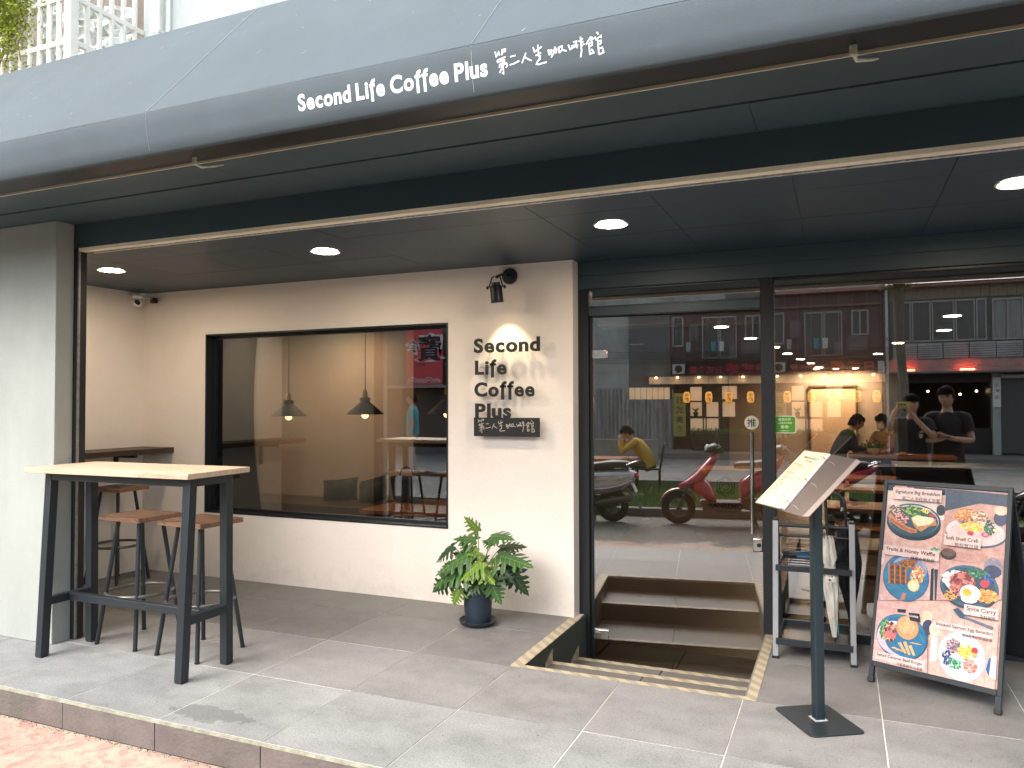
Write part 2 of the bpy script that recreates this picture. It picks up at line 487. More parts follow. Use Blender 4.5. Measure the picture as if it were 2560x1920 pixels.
# ================================================================== materials of the setting
M_tile = None
def floor_tile_mat(name, base, var, front):
    m = bpy.data.materials.new(name); m.use_nodes = True
    t = m.node_tree; b = t.nodes['Principled BSDF']; N, L = t.nodes.new, t.links.new
    g = N('ShaderNodeNewGeometry'); oi = N('ShaderNodeObjectInfo')
    n1 = N('ShaderNodeTexNoise'); n1.inputs['Scale'].default_value = 110; n1.inputs['Detail'].default_value = 8; n1.inputs['Roughness'].default_value = .85
    n2 = N('ShaderNodeTexNoise'); n2.inputs['Scale'].default_value = 2.6; n2.inputs['Detail'].default_value = 8; n2.inputs['Roughness'].default_value = 0.65
    ad = N('ShaderNodeVectorMath'); ad.operation = 'ADD'
    mu = N('ShaderNodeVectorMath'); mu.operation = 'SCALE'; mu.inputs['Scale'].default_value = 9.0
    cv = N('ShaderNodeCombineXYZ'); L(oi.outputs['Random'], cv.inputs[0]); L(oi.outputs['Random'], cv.inputs[2]); L(cv.outputs[0], mu.inputs[0])
    L(g.outputs['Position'], ad.inputs[0]); L(mu.outputs[0], ad.inputs[1])
    st = N('ShaderNodeMapping'); st.inputs['Scale'].default_value = (1, 1.6, 1); L(ad.outputs[0], st.inputs[0])
    L(g.outputs['Position'], n1.inputs['Vector']); L(st.outputs[0], n2.inputs['Vector'])
    def mr(src, a, b_, c_, d_):
        r = N('ShaderNodeMapRange'); r.inputs[1].default_value = a; r.inputs[2].default_value = b_; r.inputs[3].default_value = c_; r.inputs[4].default_value = d_
        L(src, r.inputs[0]); return r.outputs[0]
    def mul(a, b_):
        r = N('ShaderNodeMath'); r.operation = 'MULTIPLY'; L(a, r.inputs[0]); L(b_, r.inputs[1]); return r.outputs[0]
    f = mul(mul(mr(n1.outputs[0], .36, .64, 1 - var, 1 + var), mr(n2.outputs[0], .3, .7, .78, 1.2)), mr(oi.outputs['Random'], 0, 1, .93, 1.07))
    # footprints and dust: a paler scuffed layer
    n3 = N('ShaderNodeTexNoise'); n3.inputs['Scale'].default_value = 9; n3.inputs['Detail'].default_value = 9; n3.inputs['Roughness'].default_value = .75
    L(g.outputs['Position'], n3.inputs['Vector'])
    dust = mr(n3.outputs[0], .45, .75, 0, .55)
    mx = N('ShaderNodeMix'); mx.data_type = 'RGBA'; mx.blend_type = 'MULTIPLY'; mx.inputs[0].default_value = 1; mx.inputs[6].default_value = (*col(base), 1)
    cc = N('ShaderNodeCombineColor')
    for i in range(3): L(f, cc.inputs[i])
    L(cc.outputs[0], mx.inputs[7])
    m2 = N('ShaderNodeMix'); m2.data_type = 'RGBA'; L(dust, m2.inputs[0]); L(mx.outputs[2], m2.inputs[6]); m2.inputs[7].default_value = (*[min(1, c * 1.35) for c in col(base)], 1)
    last = m2.outputs[2]
    if front:
        # a dried spill on one tile: ellipse broken up by noise
        sub = N('ShaderNodeVectorMath'); sub.operation = 'SUBTRACT'; sub.inputs[1].default_value = (-2.70, 2.74, 0); L(g.outputs['Position'], sub.inputs[0])
        mp = N('ShaderNodeMapping'); mp.vector_type = 'POINT'; mp.inputs['Rotation'].default_value = (0, 0, R_(-40)); mp.inputs['Scale'].default_value = (5.0, 11.5, 1); L(sub.outputs[0], mp.inputs[0])
        ln = N('ShaderNodeVectorMath'); ln.operation = 'LENGTH'; L(mp.outputs[0], ln.inputs[0])
        n4 = N('ShaderNodeTexNoise'); n4.inputs['Scale'].default_value = 14; n4.inputs['Detail'].default_value = 5; L(g.outputs['Position'], n4.inputs['Vector'])
        s_ = N('ShaderNodeMath'); s_.operation = 'ADD'; L(ln.outputs['Value'], s_.inputs[0]); L(mr(n4.outputs[0], .3, .7, -.45, .45), s_.inputs[1])
        mask = mr(s_.outputs[0], .95, 1.0, .42, 0)
        m3 = N('ShaderNodeMix'); m3.data_type = 'RGBA'; L(mask, m3.inputs[0]); L(last, m3.inputs[6]); m3.inputs[7].default_value = (*[c * .35 for c in col(base)], 1)
        last = m3.outputs[2]
    L(last, b.inputs['Base Color'])
    L(mr(n2.outputs[0], .3, .7, .48, .68), b.inputs['Roughness'])
    b.inputs['Specular IOR Level'].default_value = .4
    bp = N('ShaderNodeBump'); bp.inputs['Strength'].default_value = .25; bp.inputs['Distance'].default_value = .002
    L(n1.outputs[0], bp.inputs['Height']); L(bp.outputs[0], b.inputs['Normal'])
    return m
m_tile_f = floor_tile_mat('grey_stone_tile_front_lit', (.232, .237, .236), .42, True)  # front row paler: street light and wet put into the tile colour
m_tile_b = floor_tile_mat('grey_stone_tile_back_shaded', (.166, .163, .160), .24, False)  # same tile for the back rows, shade of the recess put into its colour
m_tile_m = floor_tile_mat('grey_stone_tile_middle_half_lit', (.205, .204, .203), .34, False)  # same tile, tone in between as the painted light falls off inwards
m_grout = pbr('pale_grout', (.60, .59, .56), .9, var=.3, vscale=8, world=True, grime=.7, gscale=3)
m_kerb = pbr('brown_kerb_tile', (.14, .118, .112), .75, var=.28, vscale=5, bump=.5, bscale=70, world=True, grime=.6, gscale=2.2, gcol=(.07, .075, .05))
m_dark = pbr('dark_blue_grey_paint', (.031, .058, .075), .5, var=.14, vscale=1.5, bump=.05, world=True)
m_soffit = pbr('grey_green_soffit_paint', (.043, .074, .090), .55, var=.25, vscale=1.3, bump=.08, bscale=20, world=True)
m_ceil = pbr('dark_ceiling_paint', (.026, .052, .076), .45, var=.12, vscale=2, bump=.05, world=True)
m_wall = pbr('cream_plaster', (.86, .79, .735), .85, var=.04, vscale=.9, bump=.16, bscale=38, world=True, grime=.10, gscale=1.6, gcol=(.42, .38, .33))
def add_splash(m):      # dirt splashed on the foot of the wall
    t = m.node_tree; b = t.nodes['Principled BSDF']; N, L = t.nodes.new, t.links.new
    src = b.inputs['Base Color'].links[0].from_socket
    g = N('ShaderNodeNewGeometry').outputs['Position']; sx = N('ShaderNodeSeparateXYZ'); L(g, sx.inputs[0])
    n = N('ShaderNodeTexNoise'); n.inputs['Scale'].default_value = 7; n.inputs['Detail'].default_value = 10; n.inputs['Roughness'].default_value = .8; L(g, n.inputs['Vector'])
    n2 = N('ShaderNodeTexNoise'); n2.inputs['Scale'].default_value = 60; n2.inputs['Detail'].default_value = 5; L(g, n2.inputs['Vector'])
    h = N('ShaderNodeMapRange'); h.inputs[1].default_value = .02; h.inputs[2].default_value = .32; h.inputs[3].default_value = .30; h.inputs[4].default_value = 0; L(sx.outputs[2], h.inputs[0])
    s = N('ShaderNodeMath'); s.operation = 'ADD'; L(n.outputs[0], s.inputs[0]); L(h.outputs[0], s.inputs[1])
    r = N('ShaderNodeMapRange'); r.inputs[1].default_value = .66; r.inputs[2].default_value = .82; r.inputs[3].default_value = 0; r.inputs[4].default_value = .14; L(s.outputs[0], r.inputs[0])
    r2 = N('ShaderNodeMapRange'); r2.inputs[1].default_value = .70; r2.inputs[2].default_value = .76; r2.inputs[3].default_value = 0; r2.inputs[4].default_value = .10; L(n2.outputs[0], r2.inputs[0])
    mxx = N('ShaderNodeMath'); mxx.operation = 'MAXIMUM'; L(r.outputs[0], mxx.inputs[0]); L(r2.outputs[0], mxx.inputs[1])
    x = N('ShaderNodeMix'); x.data_type = 'RGBA'; L(mxx.outputs[0], x.inputs[0]); L(src, x.inputs[6]); x.inputs[7].default_value = (.34, .29, .24, 1)
    L(x.outputs[2], b.inputs['Base Color'])
add_splash(m_wall)
m_conc = pbr('fine_concrete', (.33, .355, .335), .8, var=.13, vscale=2.3, bump=.15, bscale=140, world=True, grime=.22, gscale=1.3, gcol=(.24, .235, .21), stretch=(1, 1, .6))
m_black = pbr('black_frame', (.010, .012, .015), .4, bump=.03, world=True)
m_blackm = pbr('black_powder_coat', (.012, .018, .024), .42, bump=.04, bscale=300)
m_steel = pbr('brushed_steel', (.62, .60, .56), .22, metal=1)
m_chrome = pbr('chrome', (.8, .8, .8), .08, metal=1)
m_galv = pbr('galvanised_steel', (.55, .56, .56), .5, metal=.3, var=.5, vscale=40, world=True)
m_lwood = pbr('raw_wood_edge', (.85, .78, .63), .7, var=.25, vscale=12, stretch=(.2, 1, 1), world=True)
m_awn = pbr('blue_grey_awning_fabric', (.068, .090, .106), .75, var=.14, vscale=1.6, bump=.25, bscale=420, world=True, grime=.25, gscale=1.1, gcol=(.10, .12, .135))
m_white = pbr('white_paint', (.8, .8, .78), .5)
m_cream_lamp = pbr('lit_lamp_diffuser', (1, .9, .75), .5, emit=(1.0, .80, .58), estr=78)
m_glass = glassy('reflective_window_glass', .23, (.86, .80, .75))
m_glass_l = glassy('side_window_glass', .12, (.90, .88, .84))
m_clear = glassy('clear_glass', .02)
m_darkwood = wood('dark_walnut', (.075, .042, .026), (.035, .020, .013), axis=0)
m_text_w = pbr('white_print', (.82, .83, .82), .6)

# ================================================================== ground
def road_mat():
    m = bpy.data.materials.new('worn_pavement'); m.use_nodes = True
    t = m.node_tree; b = t.nodes['Principled BSDF']; N, L = t.nodes.new, t.links.new
    g = N('ShaderNodeNewGeometry').outputs['Position']
    def noise(s, d=6, r=.6, dist=0):
        n = N('ShaderNodeTexNoise'); n.inputs['Scale'].default_value = s; n.inputs['Detail'].default_value = d; n.inputs['Roughness'].default_value = r
        n.inputs['Distortion'].default_value = dist; L(g, n.inputs['Vector']); return n.outputs[0]
    def mr(src, a, b_, c_, d_):
        r = N('ShaderNodeMapRange'); r.inputs[1].default_value = a; r.inputs[2].default_value = b_; r.inputs[3].default_value = c_; r.inputs[4].default_value = d_
        L(src, r.inputs[0]); return r.outputs[0]
    def mix(f, a, c_):
        x = N('ShaderNodeMix'); x.data_type = 'RGBA'
        L(f, x.inputs[0])
        for s_, i in ((a, 6), (c_, 7)):
            if isinstance(s_, tuple): x.inputs[i].default_value = (*s_, 1)
            else: L(s_, x.inputs[i])
        return x.outputs[2]
    grey = mix(mr(noise(22, 7, .75), .38, .62, 0, 1), (.055, .053, .047), (.20, .19, .165))
    red = mix(mr(noise(7, 8, .75, 1.5), .42, .62, 0, 1), (.42, .37, .29), (.38, .19, .155))
    red = mix(mr(noise(26, 6, .8), .45, .7, 0, .7), red, (.48, .42, .32))
    sx = N('ShaderNodeSeparateXYZ'); L(g, sx.inputs[0])
    near = N('ShaderNodeMath'); near.operation = 'ADD'; L(sx.outputs[1], near.inputs[0]); L(mr(noise(2), .3, .7, -.3, .3), near.inputs[1])
    c = mix(mr(near.outputs[0], 1.35, 1.6, 0, 1), grey, red)
    L(c, b.inputs['Base Color']); b.inputs['Roughness'].default_value = .9
    bp = N('ShaderNodeBump'); bp.inputs['Strength'].default_value = .7; bp.inputs['Distance'].default_value = .012
    L(noise(34, 8, .75), bp.inputs['Height']); L(bp.outputs[0], b.inputs['Normal'])
    return m
RZ = -0.14
B(-60, 60, -60, 2.59, RZ - .3, RZ).build('road', road_mat(), kind='structure')

# ---- raised pavement in front of the cafe, with its tiles
plat = tag(MB().box(-9, -1.615, 2.60, 5.2, -.139, -.0018).box(-.435, 5, 2.60, 5.0, -.139, -.0018).box(-1.615, -.435, 2.60, 3.905, -.139, -.0018).build('raised_pavement', m_grout), kind='structure')
gx0, gs = -1.055, .605
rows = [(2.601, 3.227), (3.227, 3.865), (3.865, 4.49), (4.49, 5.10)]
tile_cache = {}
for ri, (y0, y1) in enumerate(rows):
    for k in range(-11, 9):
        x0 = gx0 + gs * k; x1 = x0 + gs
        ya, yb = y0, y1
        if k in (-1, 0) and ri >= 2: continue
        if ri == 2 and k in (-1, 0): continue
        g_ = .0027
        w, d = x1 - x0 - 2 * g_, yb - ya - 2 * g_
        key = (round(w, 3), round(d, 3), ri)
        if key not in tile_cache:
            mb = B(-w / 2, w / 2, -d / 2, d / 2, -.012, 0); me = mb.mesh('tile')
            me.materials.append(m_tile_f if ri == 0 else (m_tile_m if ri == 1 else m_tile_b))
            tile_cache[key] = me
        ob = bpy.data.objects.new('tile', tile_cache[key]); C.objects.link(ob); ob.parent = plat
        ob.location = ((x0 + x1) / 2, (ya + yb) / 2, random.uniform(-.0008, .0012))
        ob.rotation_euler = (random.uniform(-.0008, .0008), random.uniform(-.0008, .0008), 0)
# front edge tiles (kerb face)
km = {}
for k in range(-11, 9):
    x0 = gx0 + gs * k + .003; x1 = x0 + gs - .006
    if 'k' not in km:
        me = B(-(x1 - x0) / 2, (x1 - x0) / 2, -.006, .006, -.135, -.0135).mesh('kerb_tile'); me.materials.append(m_kerb); km['k'] = me
    ob = bpy.data.objects.new('kerb_tile', km['k']); C.objects.link(ob); ob.parent = plat
    ob.location = ((x0 + x1) / 2, 2.592 + random.uniform(-.001, .001), 0)
B(-9, 5, 2.5865, 2.600, -.0125, -.001).build('edge_trim', pbr('dull_edge_trim', (.30, .30, .24), .6, var=.5, vscale=20, world=True), plat)
# grit and dirt in the angle between kerb and road
mb = MB()
for i in range(900):
    x = random.uniform(-5, -.8); y = 2.585 - abs(random.gauss(0, .012)); r = random.uniform(.001, .0045)
    a = random.uniform(0, 6)
    mb.add([(x + r * math.cos(a + k * 2.1), y + r * math.sin(a + k * 2.1), RZ) for k in range(3)] + [(x, y, RZ + r)], [(0, 1, 3), (1, 2, 3), (2, 0, 3)])
mb.build('dirt', pbr('gutter_grit', (.06, .05, .03), .95), kind='stuff')

mb = MB(); rg = random.Random(9)
for i in range(420):
    x = rg.uniform(-5, 1.2); y = rg.uniform(2.62, 4.4) if rg.random() < .75 else rg.choice([3.227, 3.865, 3.9, 2.62]) + rg.gauss(0, .01); r = rg.uniform(.0012, .004)
    if -1.65 < x < -.38 and y > 3.85: continue
    a = rg.uniform(0, 6); mb.add([(x + r * math.cos(a + k * 2.1), y + r * math.sin(a + k * 2.1), .0014) for k in range(3)] + [(x, y, .0014 + r * .6)], [(0, 1, 3), (1, 2, 3), (2, 0, 3)])
mb.build('crumbs', pbr('crumb_brown', (.10, .075, .05), .95), plat, kind='stuff')
# ---- sunken steps to the door
SX0, SX1 = -1.60, -.44
steps = thing('entrance_steps', (-1.02, 3.9, 0), kind='structure')
MB().box(SX0, SX1, 3.905, 4.34, -.36, -.124).box(SX0, SX1, 4.34, 4.835, -.36, -.250).build('step_base', m_grout, steps)
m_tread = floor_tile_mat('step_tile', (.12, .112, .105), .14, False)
for (ya, yb, z) in ((3.905, 4.34, -.112), (4.34, 4.835, -.238), (4.835, 5.60, -.36)):
    for (xa, xb) in ((SX0, -1.045), (-1.041, SX1)):
        B(xa + .002, xb - .001, ya + .001, yb - .002, z - .012, z).build('step_tile', m_tread, steps)
for (y, za, zb) in ((3.903, -.124, -.013), (4.342, -.250, -.124), (4.837, -.36, -.25)):
    B(SX0 + .002, SX1 - .002, y, y + .006, za, zb).build('riser_tile', m_tread, steps)
# side walls of the well
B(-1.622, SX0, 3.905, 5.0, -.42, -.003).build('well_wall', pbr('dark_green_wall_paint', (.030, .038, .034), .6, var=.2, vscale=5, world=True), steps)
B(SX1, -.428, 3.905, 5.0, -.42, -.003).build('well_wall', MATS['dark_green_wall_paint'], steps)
# striped anti-slip tape
def tape_mat():
    m = bpy.data.materials.new('worn_striped_tape'); m.use_nodes = True
    t = m.node_tree; b = t.nodes['Principled BSDF']; N, L = t.nodes.new, t.links.new
    g = N('ShaderNodeNewGeometry').outputs['Position']
    w = N('ShaderNodeTexWave'); w.inputs['Scale'].default_value = 6.2; w.inputs['Distortion'].default_value = 0; w.bands_direction = 'DIAGONAL'; L(g, w.inputs['Vector'])
    n = N('ShaderNodeTexNoise'); n.inputs['Scale'].default_value = 18; n.inputs['Detail'].default_value = 6; L(g, n.inputs['Vector'])
    r = N('ShaderNodeMapRange'); r.inputs[1].default_value = .45; r.inputs[2].default_value = .55; L(w.outputs[1], r.inputs[0])
    x = N('ShaderNodeMix'); x.data_type = 'RGBA'; L(r.outputs[0], x.inputs[0]); x.inputs[6].default_value = (.42, .35, .24, 1); x.inputs[7].default_value = (.29, .25, .185, 1)
    r2 = N('ShaderNodeMapRange'); r2.inputs[1].default_value = .5; r2.inputs[2].default_value = .75; r2.inputs[4].default_value = .6; L(n.outputs[0], r2.inputs[0])
    y = N('ShaderNodeMix'); y.data_type = 'RGBA'; L(r2.outputs[0], y.inputs[0]); L(x.outputs[2], y.inputs[6]); y.inputs[7].default_value = (.42, .38, .31, 1)
    L(y.outputs[2], b.inputs['Base Color']); b.inputs['Roughness'].default_value = .6
    return m
m_tape = tape_mat()
MB().box(-1.672, -1.602, 3.862, 4.885, .0014, .0034).build('anti_slip_tape', m_tape, steps)
MB().box(-1.602, -.388, 3.862, 3.902, .0014, .0034).build('anti_slip_tape', m_tape, steps)
MB().box(-.438, -.388, 3.902, 4.97, .0014, .0034).build('anti_slip_tape', m_tape, steps)
MB().box(SX0 + .004, SX1 - .004, 4.296, 4.341, -.1115, -.1095).build('anti_slip_tape', m_tape, steps)
MB().box(SX0 + .004, SX1 - .004, 4.790, 4.836, -.2375, -.2355).build('anti_slip_tape', m_tape, steps)
for (ya, yb, z) in ((4.20, 4.34, -.10), (4.66, 4.835, -.225)):
    MB().add([(-1.5985, ya, z - .03), (-1.5985, yb, z - .02), (-1.5985, yb, z + .07), (-1.5985, ya + .02, z + .015)], [(0, 1, 2, 3)]).build('tape_piece', m_tape, steps)

# ================================================================== the cafe building
cafe = thing('cafe_building', (-1.65, 4.9, 0), 'cafe front with cream plaster wall, dark ceiling recess and black framed glass entrance', 'building')
WY = 4.895
wx0, wx1, wz0, wz1 = -4.888, -2.596, .530, 2.012
# recess wall round the window opening, plus end face towards the door
MB().box(-5.60, wx0, WY, 5.03, 0, 2.395).box(wx1, -1.65, WY, 5.03, -.02, 2.395).box(wx0, wx1, WY, 5.03, 0, wz0).box(wx0, wx1, WY, 5.03, wz1, 2.395).build('wall', m_wall, cafe)
B(-1.662, -1.6505, WY + .001, 5.0, -.4, -.0205).build('wall_foot', MATS['dark_green_wall_paint'], cafe)
B(-5.72, -5.60, 3.27, 5.03, 0, 2.395).build('side_wall', m_wall, cafe)
# beam, soffit and roller shutter slot over the opening
B(-4.345, 5, 3.27, 3.30, 2.392, 2.5395).build('beam', m_dark, cafe)
B(-4.345, 5, 3.3005, 3.36, 2.47, 2.5395).build('shutter_box', m_black, cafe)
B(-4.30, 5, 3.272, 3.322, 2.372, 2.3915).build('wood_edge', m_lwood, cafe)
B(-4.30, 5, 3.372, 3.392, 2.380, 2.47).build('shutter_rail', m_galv, cafe)
B(-4.30, 5, 3.3925, 3.412, 2.390, 2.47).build('shutter_rail', m_dark, cafe)
# ceiling panels
cx_ = [-5.60, -5.13, -4.515, -3.90, -3.285, -2.67, -2.045, -1.42, -.80, -.18, .44, 1.06, 1.68, 2.3, 2.92, 3.54]
cyy = [3.413, 3.72, 4.285, 4.86, 5.0]
B(-5.6, 4, 3.413, 5.0, 2.402, 2.47).build('ceiling_board', m_black, cafe)
for i in range(len(cx_) - 1):
    for j in range(len(cyy) - 1):
        xa, xb = cx_[i] + .0016, cx_[i + 1] - .0016
        ya, yb = cyy[j] + .0016, cyy[j + 1] - .0016
        if j == 3 and xb < -1.65: yb = WY - .001
        B(xa, xb, ya, yb, 2.3945 + random.uniform(0, .0012), 2.4015).build('ceiling_panel', m_ceil, cafe)
# outer soffit boards under the upper floor
for (ya, yb, z, nm) in ((2.66, 2.738, 2.540, m_soffit), (2.742, 2.938, 2.546, m_soffit), (2.942, 3.268, 2.540, m_soffit)):
    xs = [-9, -5.0, -3.12, -2.19, -.3, 1.6, 5] if ya > 2.9 else [-9, -6, -2.7, .6, 5]
    for a, b_ in zip(xs[:-1], xs[1:]):
        B(a + .001, b_ - .001, ya, yb, z, z + .02).build('soffit_board', nm, cafe)
B(-9, 5, 2.652, 2.6595, 2.534, 2.62).build('edge_strip', pbr('pale_metal_edge', (.75, .66, .52), .4, metal=.3), cafe)
B(-9, 5, 2.47, 2.651, 2.545, 2.56).build('soffit_board', m_black, cafe)
# floor slab edge above
B(-9, 5, 3.0, 3.40, 2.60, 3.38).build('slab', m_conc, cafe)
B(-9, 5, 3.362, 5.03, 2.5, 2.59).build('slab', m_conc, cafe)
# header and steel frame of the entrance
for nm, a in (('header', (-1.648, 5, 5.0, 5.09, 2.298, 2.3944)), ('header', (-1.66, 5, 5.001, 5.118, 2.3945, 2.60)), ('frame_head', (-1.648, 5, 5.003, 5.08, 2.208, 2.2975)),
              ('frame_post', (-1.648, -1.575, 5.003, 5.10, -.36, 2.2075)), ('frame_post', (-.455, -.375, 5.003, 5.085, -.003, 2.2075)),
              ('frame_post', (-.455, -.44, 5.003, 5.085, -.36, -.0035)),
              ('transom', (-1.5745, -.4555, 5.006, 5.08, 2.021, 2.078)), ('frame_post', (1.18, 1.26, 5.003, 5.085, 0, 2.2075)),
              ('window_sill', (-.3745, 1.1795, 5.003, 5.09, 0.001, .055)), ('window_sill', (1.2605, 5, 5.003, 5.09, 0.001, .055)),
              ('window_bead', (-.3745, 1.1795, 5.03, 5.045, 2.190, 2.2075)), ('transom_bead', (-1.5745, -.4555, 5.03, 5.045, 2.0785, 2.090)),
              ('transom_bead', (-1.5745, -.4555, 5.03, 5.045, 2.195, 2.2075)), ('frame_post', (-1.5745, -1.556, 5.03, 5.10, -.36, 2.0205))):
    B(*a).build(nm, m_dark if nm in ('header', 'frame_head', 'transom', 'transom_bead') else m_black, cafe, bevel=.002, seg=1)
B(SX1 - .001, SX1 + .02, 5.09, 9, -.36, -.004).build('well_wall', m_black, cafe)
# panes
pn = B(-1.5745, -.4555, 5.048, 5.053, 2.0785, 2.2075).build('transom_pane', m_glass, cafe)
wn = thing('shop_window', (0, 5.05, 0)); wn.parent = cafe; wn.location = Vector((0, 5.05, 0)) - Vector((-1.65, 4.9, 0)); OFF[wn.name] = Vector((0, 5.05, 0))
B(-.374, 1.179, 5.048, 5.054, .0555, 2.2075).build('pane', m_glass, wn)
wn2 = thing('shop_window', (0, 5.05, 0)); wn2.parent = cafe; wn2.location = wn.location; OFF[wn2.name] = Vector((0, 5.05, 0))
B(1.2605, 5, 5.048, 5.054, .0555, 2.2075).build('pane', m_glass, wn2)
# side window with its deep black reveal
w1 = thing('side_window', (-3.74, WY, .5)); w1.parent = cafe; w1.location = Vector((-3.74, WY, .5)) - Vector((-1.65, 4.9, 0)); OFF[w1.name] = Vector((-3.74, WY, .5))
th = .012
f = MB().box(wx0, wx0 + th, WY - .004, 5.029, wz0, wz1).box(wx1 - th, wx1, WY - .004, 5.029, wz0, wz1)
f.box(wx0 + th, wx1 - th, WY - .004, 5.029, wz1 - th, wz1).box(wx0 + th, wx1 - th, WY - .004, 5.029, wz0, wz0 + th)
f.box(wx0 + th, wx0 + th + .012, 4.97, 5.028, wz0 + th, wz1 - th).box(wx1 - th - .012, wx1 - th, 4.97, 5.028, wz0 + th, wz1 - th)
f.box(wx0 + .024, wx1 - .024, 4.97, 5.028, wz1 - th - .022, wz1 - th).box(wx0 + .024, wx1 - .024, 4.97, 5.028, wz0 + th, wz0 + th + .022)
f.build('frame', m_black, w1)
B(wx0 + .024, wx1 - .024, 4.985, 4.991, wz0 + .034, wz1 - .034).build('pane', m_glass_l, w1)
MB().box(wx0 - .008, wx0 - .0005, WY - .003, WY - .0002, wz0 - .008, wz1 + .03).box(wx0 - .0004, wx1 + .0005, WY - .003, WY - .0002, wz1 + .0005, wz1 + .03).build('plaster_edge', pbr('white_plaster_edge', (.78, .77, .73), .8), w1)

# glass door, a little ajar inwards, hinged on the left
DA = R_(4.6)
door = thing('glass_door', (-1.556, 5.05, 0)); door.parent = cafe; door.location = Vector((-1.556, 5.05, 0)) - Vector((-1.65, 4.9, 0)); OFF[door.name] = Vector((0, 0, 0)); door.rotation_euler.z = DA
DW = 1.098
B(0, DW, -.004, .006, -.345, 2.012).build('door_pane', m_glass, door)
MB().box(-.018, .098, -.016, .018, 1.733, 1.792).build('hinge', m_steel, door, bevel=.004)
MB().box(-.018, .098, -.016, .018, -.163, -.104).build('hinge', m_steel, door, bevel=.004)
for z in (1.7625, -.1335):
    MB().box(.002, .040, -.020, -.0165, z - .015, z + .015).build('hinge_plate', pbr('dull_steel', (.35, .35, .34), .4, metal=1), door, bevel=.002)
hx_ = DW - .065
hb = MB(); hb.tube([(hx_, -.055, .60), (hx_, -.055, 1.235)], .0125, 14); hb.tube([(hx_, -.055, .66), (hx_, -.004, .66)], .008, 10); hb.tube([(hx_, -.055, 1.18), (hx_, -.004, 1.18)], .008, 10)
hb.build('handle', m_chrome, door, smooth=40)
hb = MB(); hb.tube([(hx_, .055, .60), (hx_, .055, 1.235)], .0125, 14); hb.tube([(hx_, .055, .66), (hx_, .006, .66)], .008, 10); hb.tube([(hx_, .055, 1.18), (hx_, .006, 1.18)], .008, 10)
hb.build('handle', m_chrome, door, smooth=40)
MB().box(DW - .066, DW - .003, -.014, .016, .478, .566).build('lock', m_steel, door, bevel=.008, seg=3)
MB().lathe([(.013, 0), (.013, .004), (.009, .005)], (DW - .028, -.0145, .522), 20, (0, -1, 0)).build('keyhole', m_black, door, smooth=30)
MB().lathe([(.0445, 0), (.0445, .0015)], (hx_ + .0, -.0045, 1.300), 40, (0, -1, 0)).build('push_sticker', pbr('cream_sticker', (.68, .64, .54), .5), door, smooth=30)
def flat_text(mb, txt, o, u, v, n, size, bold=0, align='l', w=None):
    vs, fs = glyphs(txt, bold)
    x0, x1, y0, y1 = gbox(vs); sc = size
    if w: sc = w / (x1 - x0)
    dx = {'l': -x0, 'c': -(x0 + x1) / 2, 'r': -x1}[align]
    vs2 = [((x + dx) * sc, y * sc) for x, y in vs]
    o, u, v, n = map(Vector, (o, u, v, n))
    F = []
    for f_ in fs:
        ar = sum(vs2[f_[i]][0] * vs2[f_[(i + 1) % len(f_)]][1] - vs2[f_[(i + 1) % len(f_)]][0] * vs2[f_[i]][1] for i in range(len(f_)))
        flip = (u.cross(v).dot(n) < 0) != (ar < 0)
        F.append(tuple(reversed(f_)) if flip else tuple(f_))
    mb.add([o + u * x + v * y for x, y in vs2], F)
    return (x1 - x0) * sc
mb = MB(); flat_text(mb, '推', (hx_, -.0066, 1.300 - .022), (1, 0, 0), (0, 0, 1), (0, -1, 0), .058, .01, 'c'); mb.build('push_character', m_black, door)
B(.012, DW - .01, .075, .30, 1.962, 2.010).build('inner_header', pbr('cream_header_paint', (.80, .70, .54), .6), door)
# top pivot knob
MB().lathe([(.004, 0), (.016, .004), (.018, .018), (.014, .03), (.004, .034)], (DW - .03, -.02, 2.035), 16, (0, -1, .3)).build('door_stop', m_steel, door, smooth=50)

# green review sticker on the window glass
stk = MB()
def rr(x0, x1, y0, y1, r, n=6):
    p = []
    for (cx, cy, a0) in ((x1 - r, y1 - r, 0), (x0 + r, y1 - r, 90), (x0 + r, y0 + r, 180), (x1 - r, y0 + r, 270)):
        for k in range(n + 1):
            a = R_(a0 + 90 * k / n); p.append((cx + r * math.cos(a), cy + r * math.sin(a)))
    return p
def flat(mb, poly, y, z_=None):
    mb.add([(px_, y, pz_) for px_, pz_ in poly], [tuple(range(len(poly)))])
st = thing('review_sticker', (-.321, 5.045, 1.29), 'green rounded review sticker with white owl eyes on the glass beside the door post', 'sticker')
a = MB(); a.prism(rr(-.388, -.254, 1.238, 1.346, .014), (0, 5.0475, 0), (1, 0, 0), (0, 0, 1), (0, -.0008, 0)); a.build('white_border', pbr('white_vinyl', (.75, .8, .7), .35), st)
a = MB(); a.prism(rr(-.383, -.259, 1.243, 1.341, .011), (0, 5.0463, 0), (1, 0, 0), (0, 0, 1), (0, -.0005, 0)); a.build('green_face', pbr('green_vinyl', (.09, .30, .03), .35), st)
a = MB(); flat_text(a, '臺灣好評', (-.321, 5.0452, 1.316), (1, 0, 0), (0, 0, 1), (0, -1, 0), .019, .01, 'c'); flat_text(a, '上百萬旅客精選', (-.321, 5.0452, 1.297), (1, 0, 0), (0, 0, 1), (0, -1, 0), .0125, .01, 'c'); flat_text(a, 'tripadvisor', (-.321, 5.0452, 1.250), (1, 0, 0), (0, 0, 1), (0, -1, 0), .012, .01, 'c')
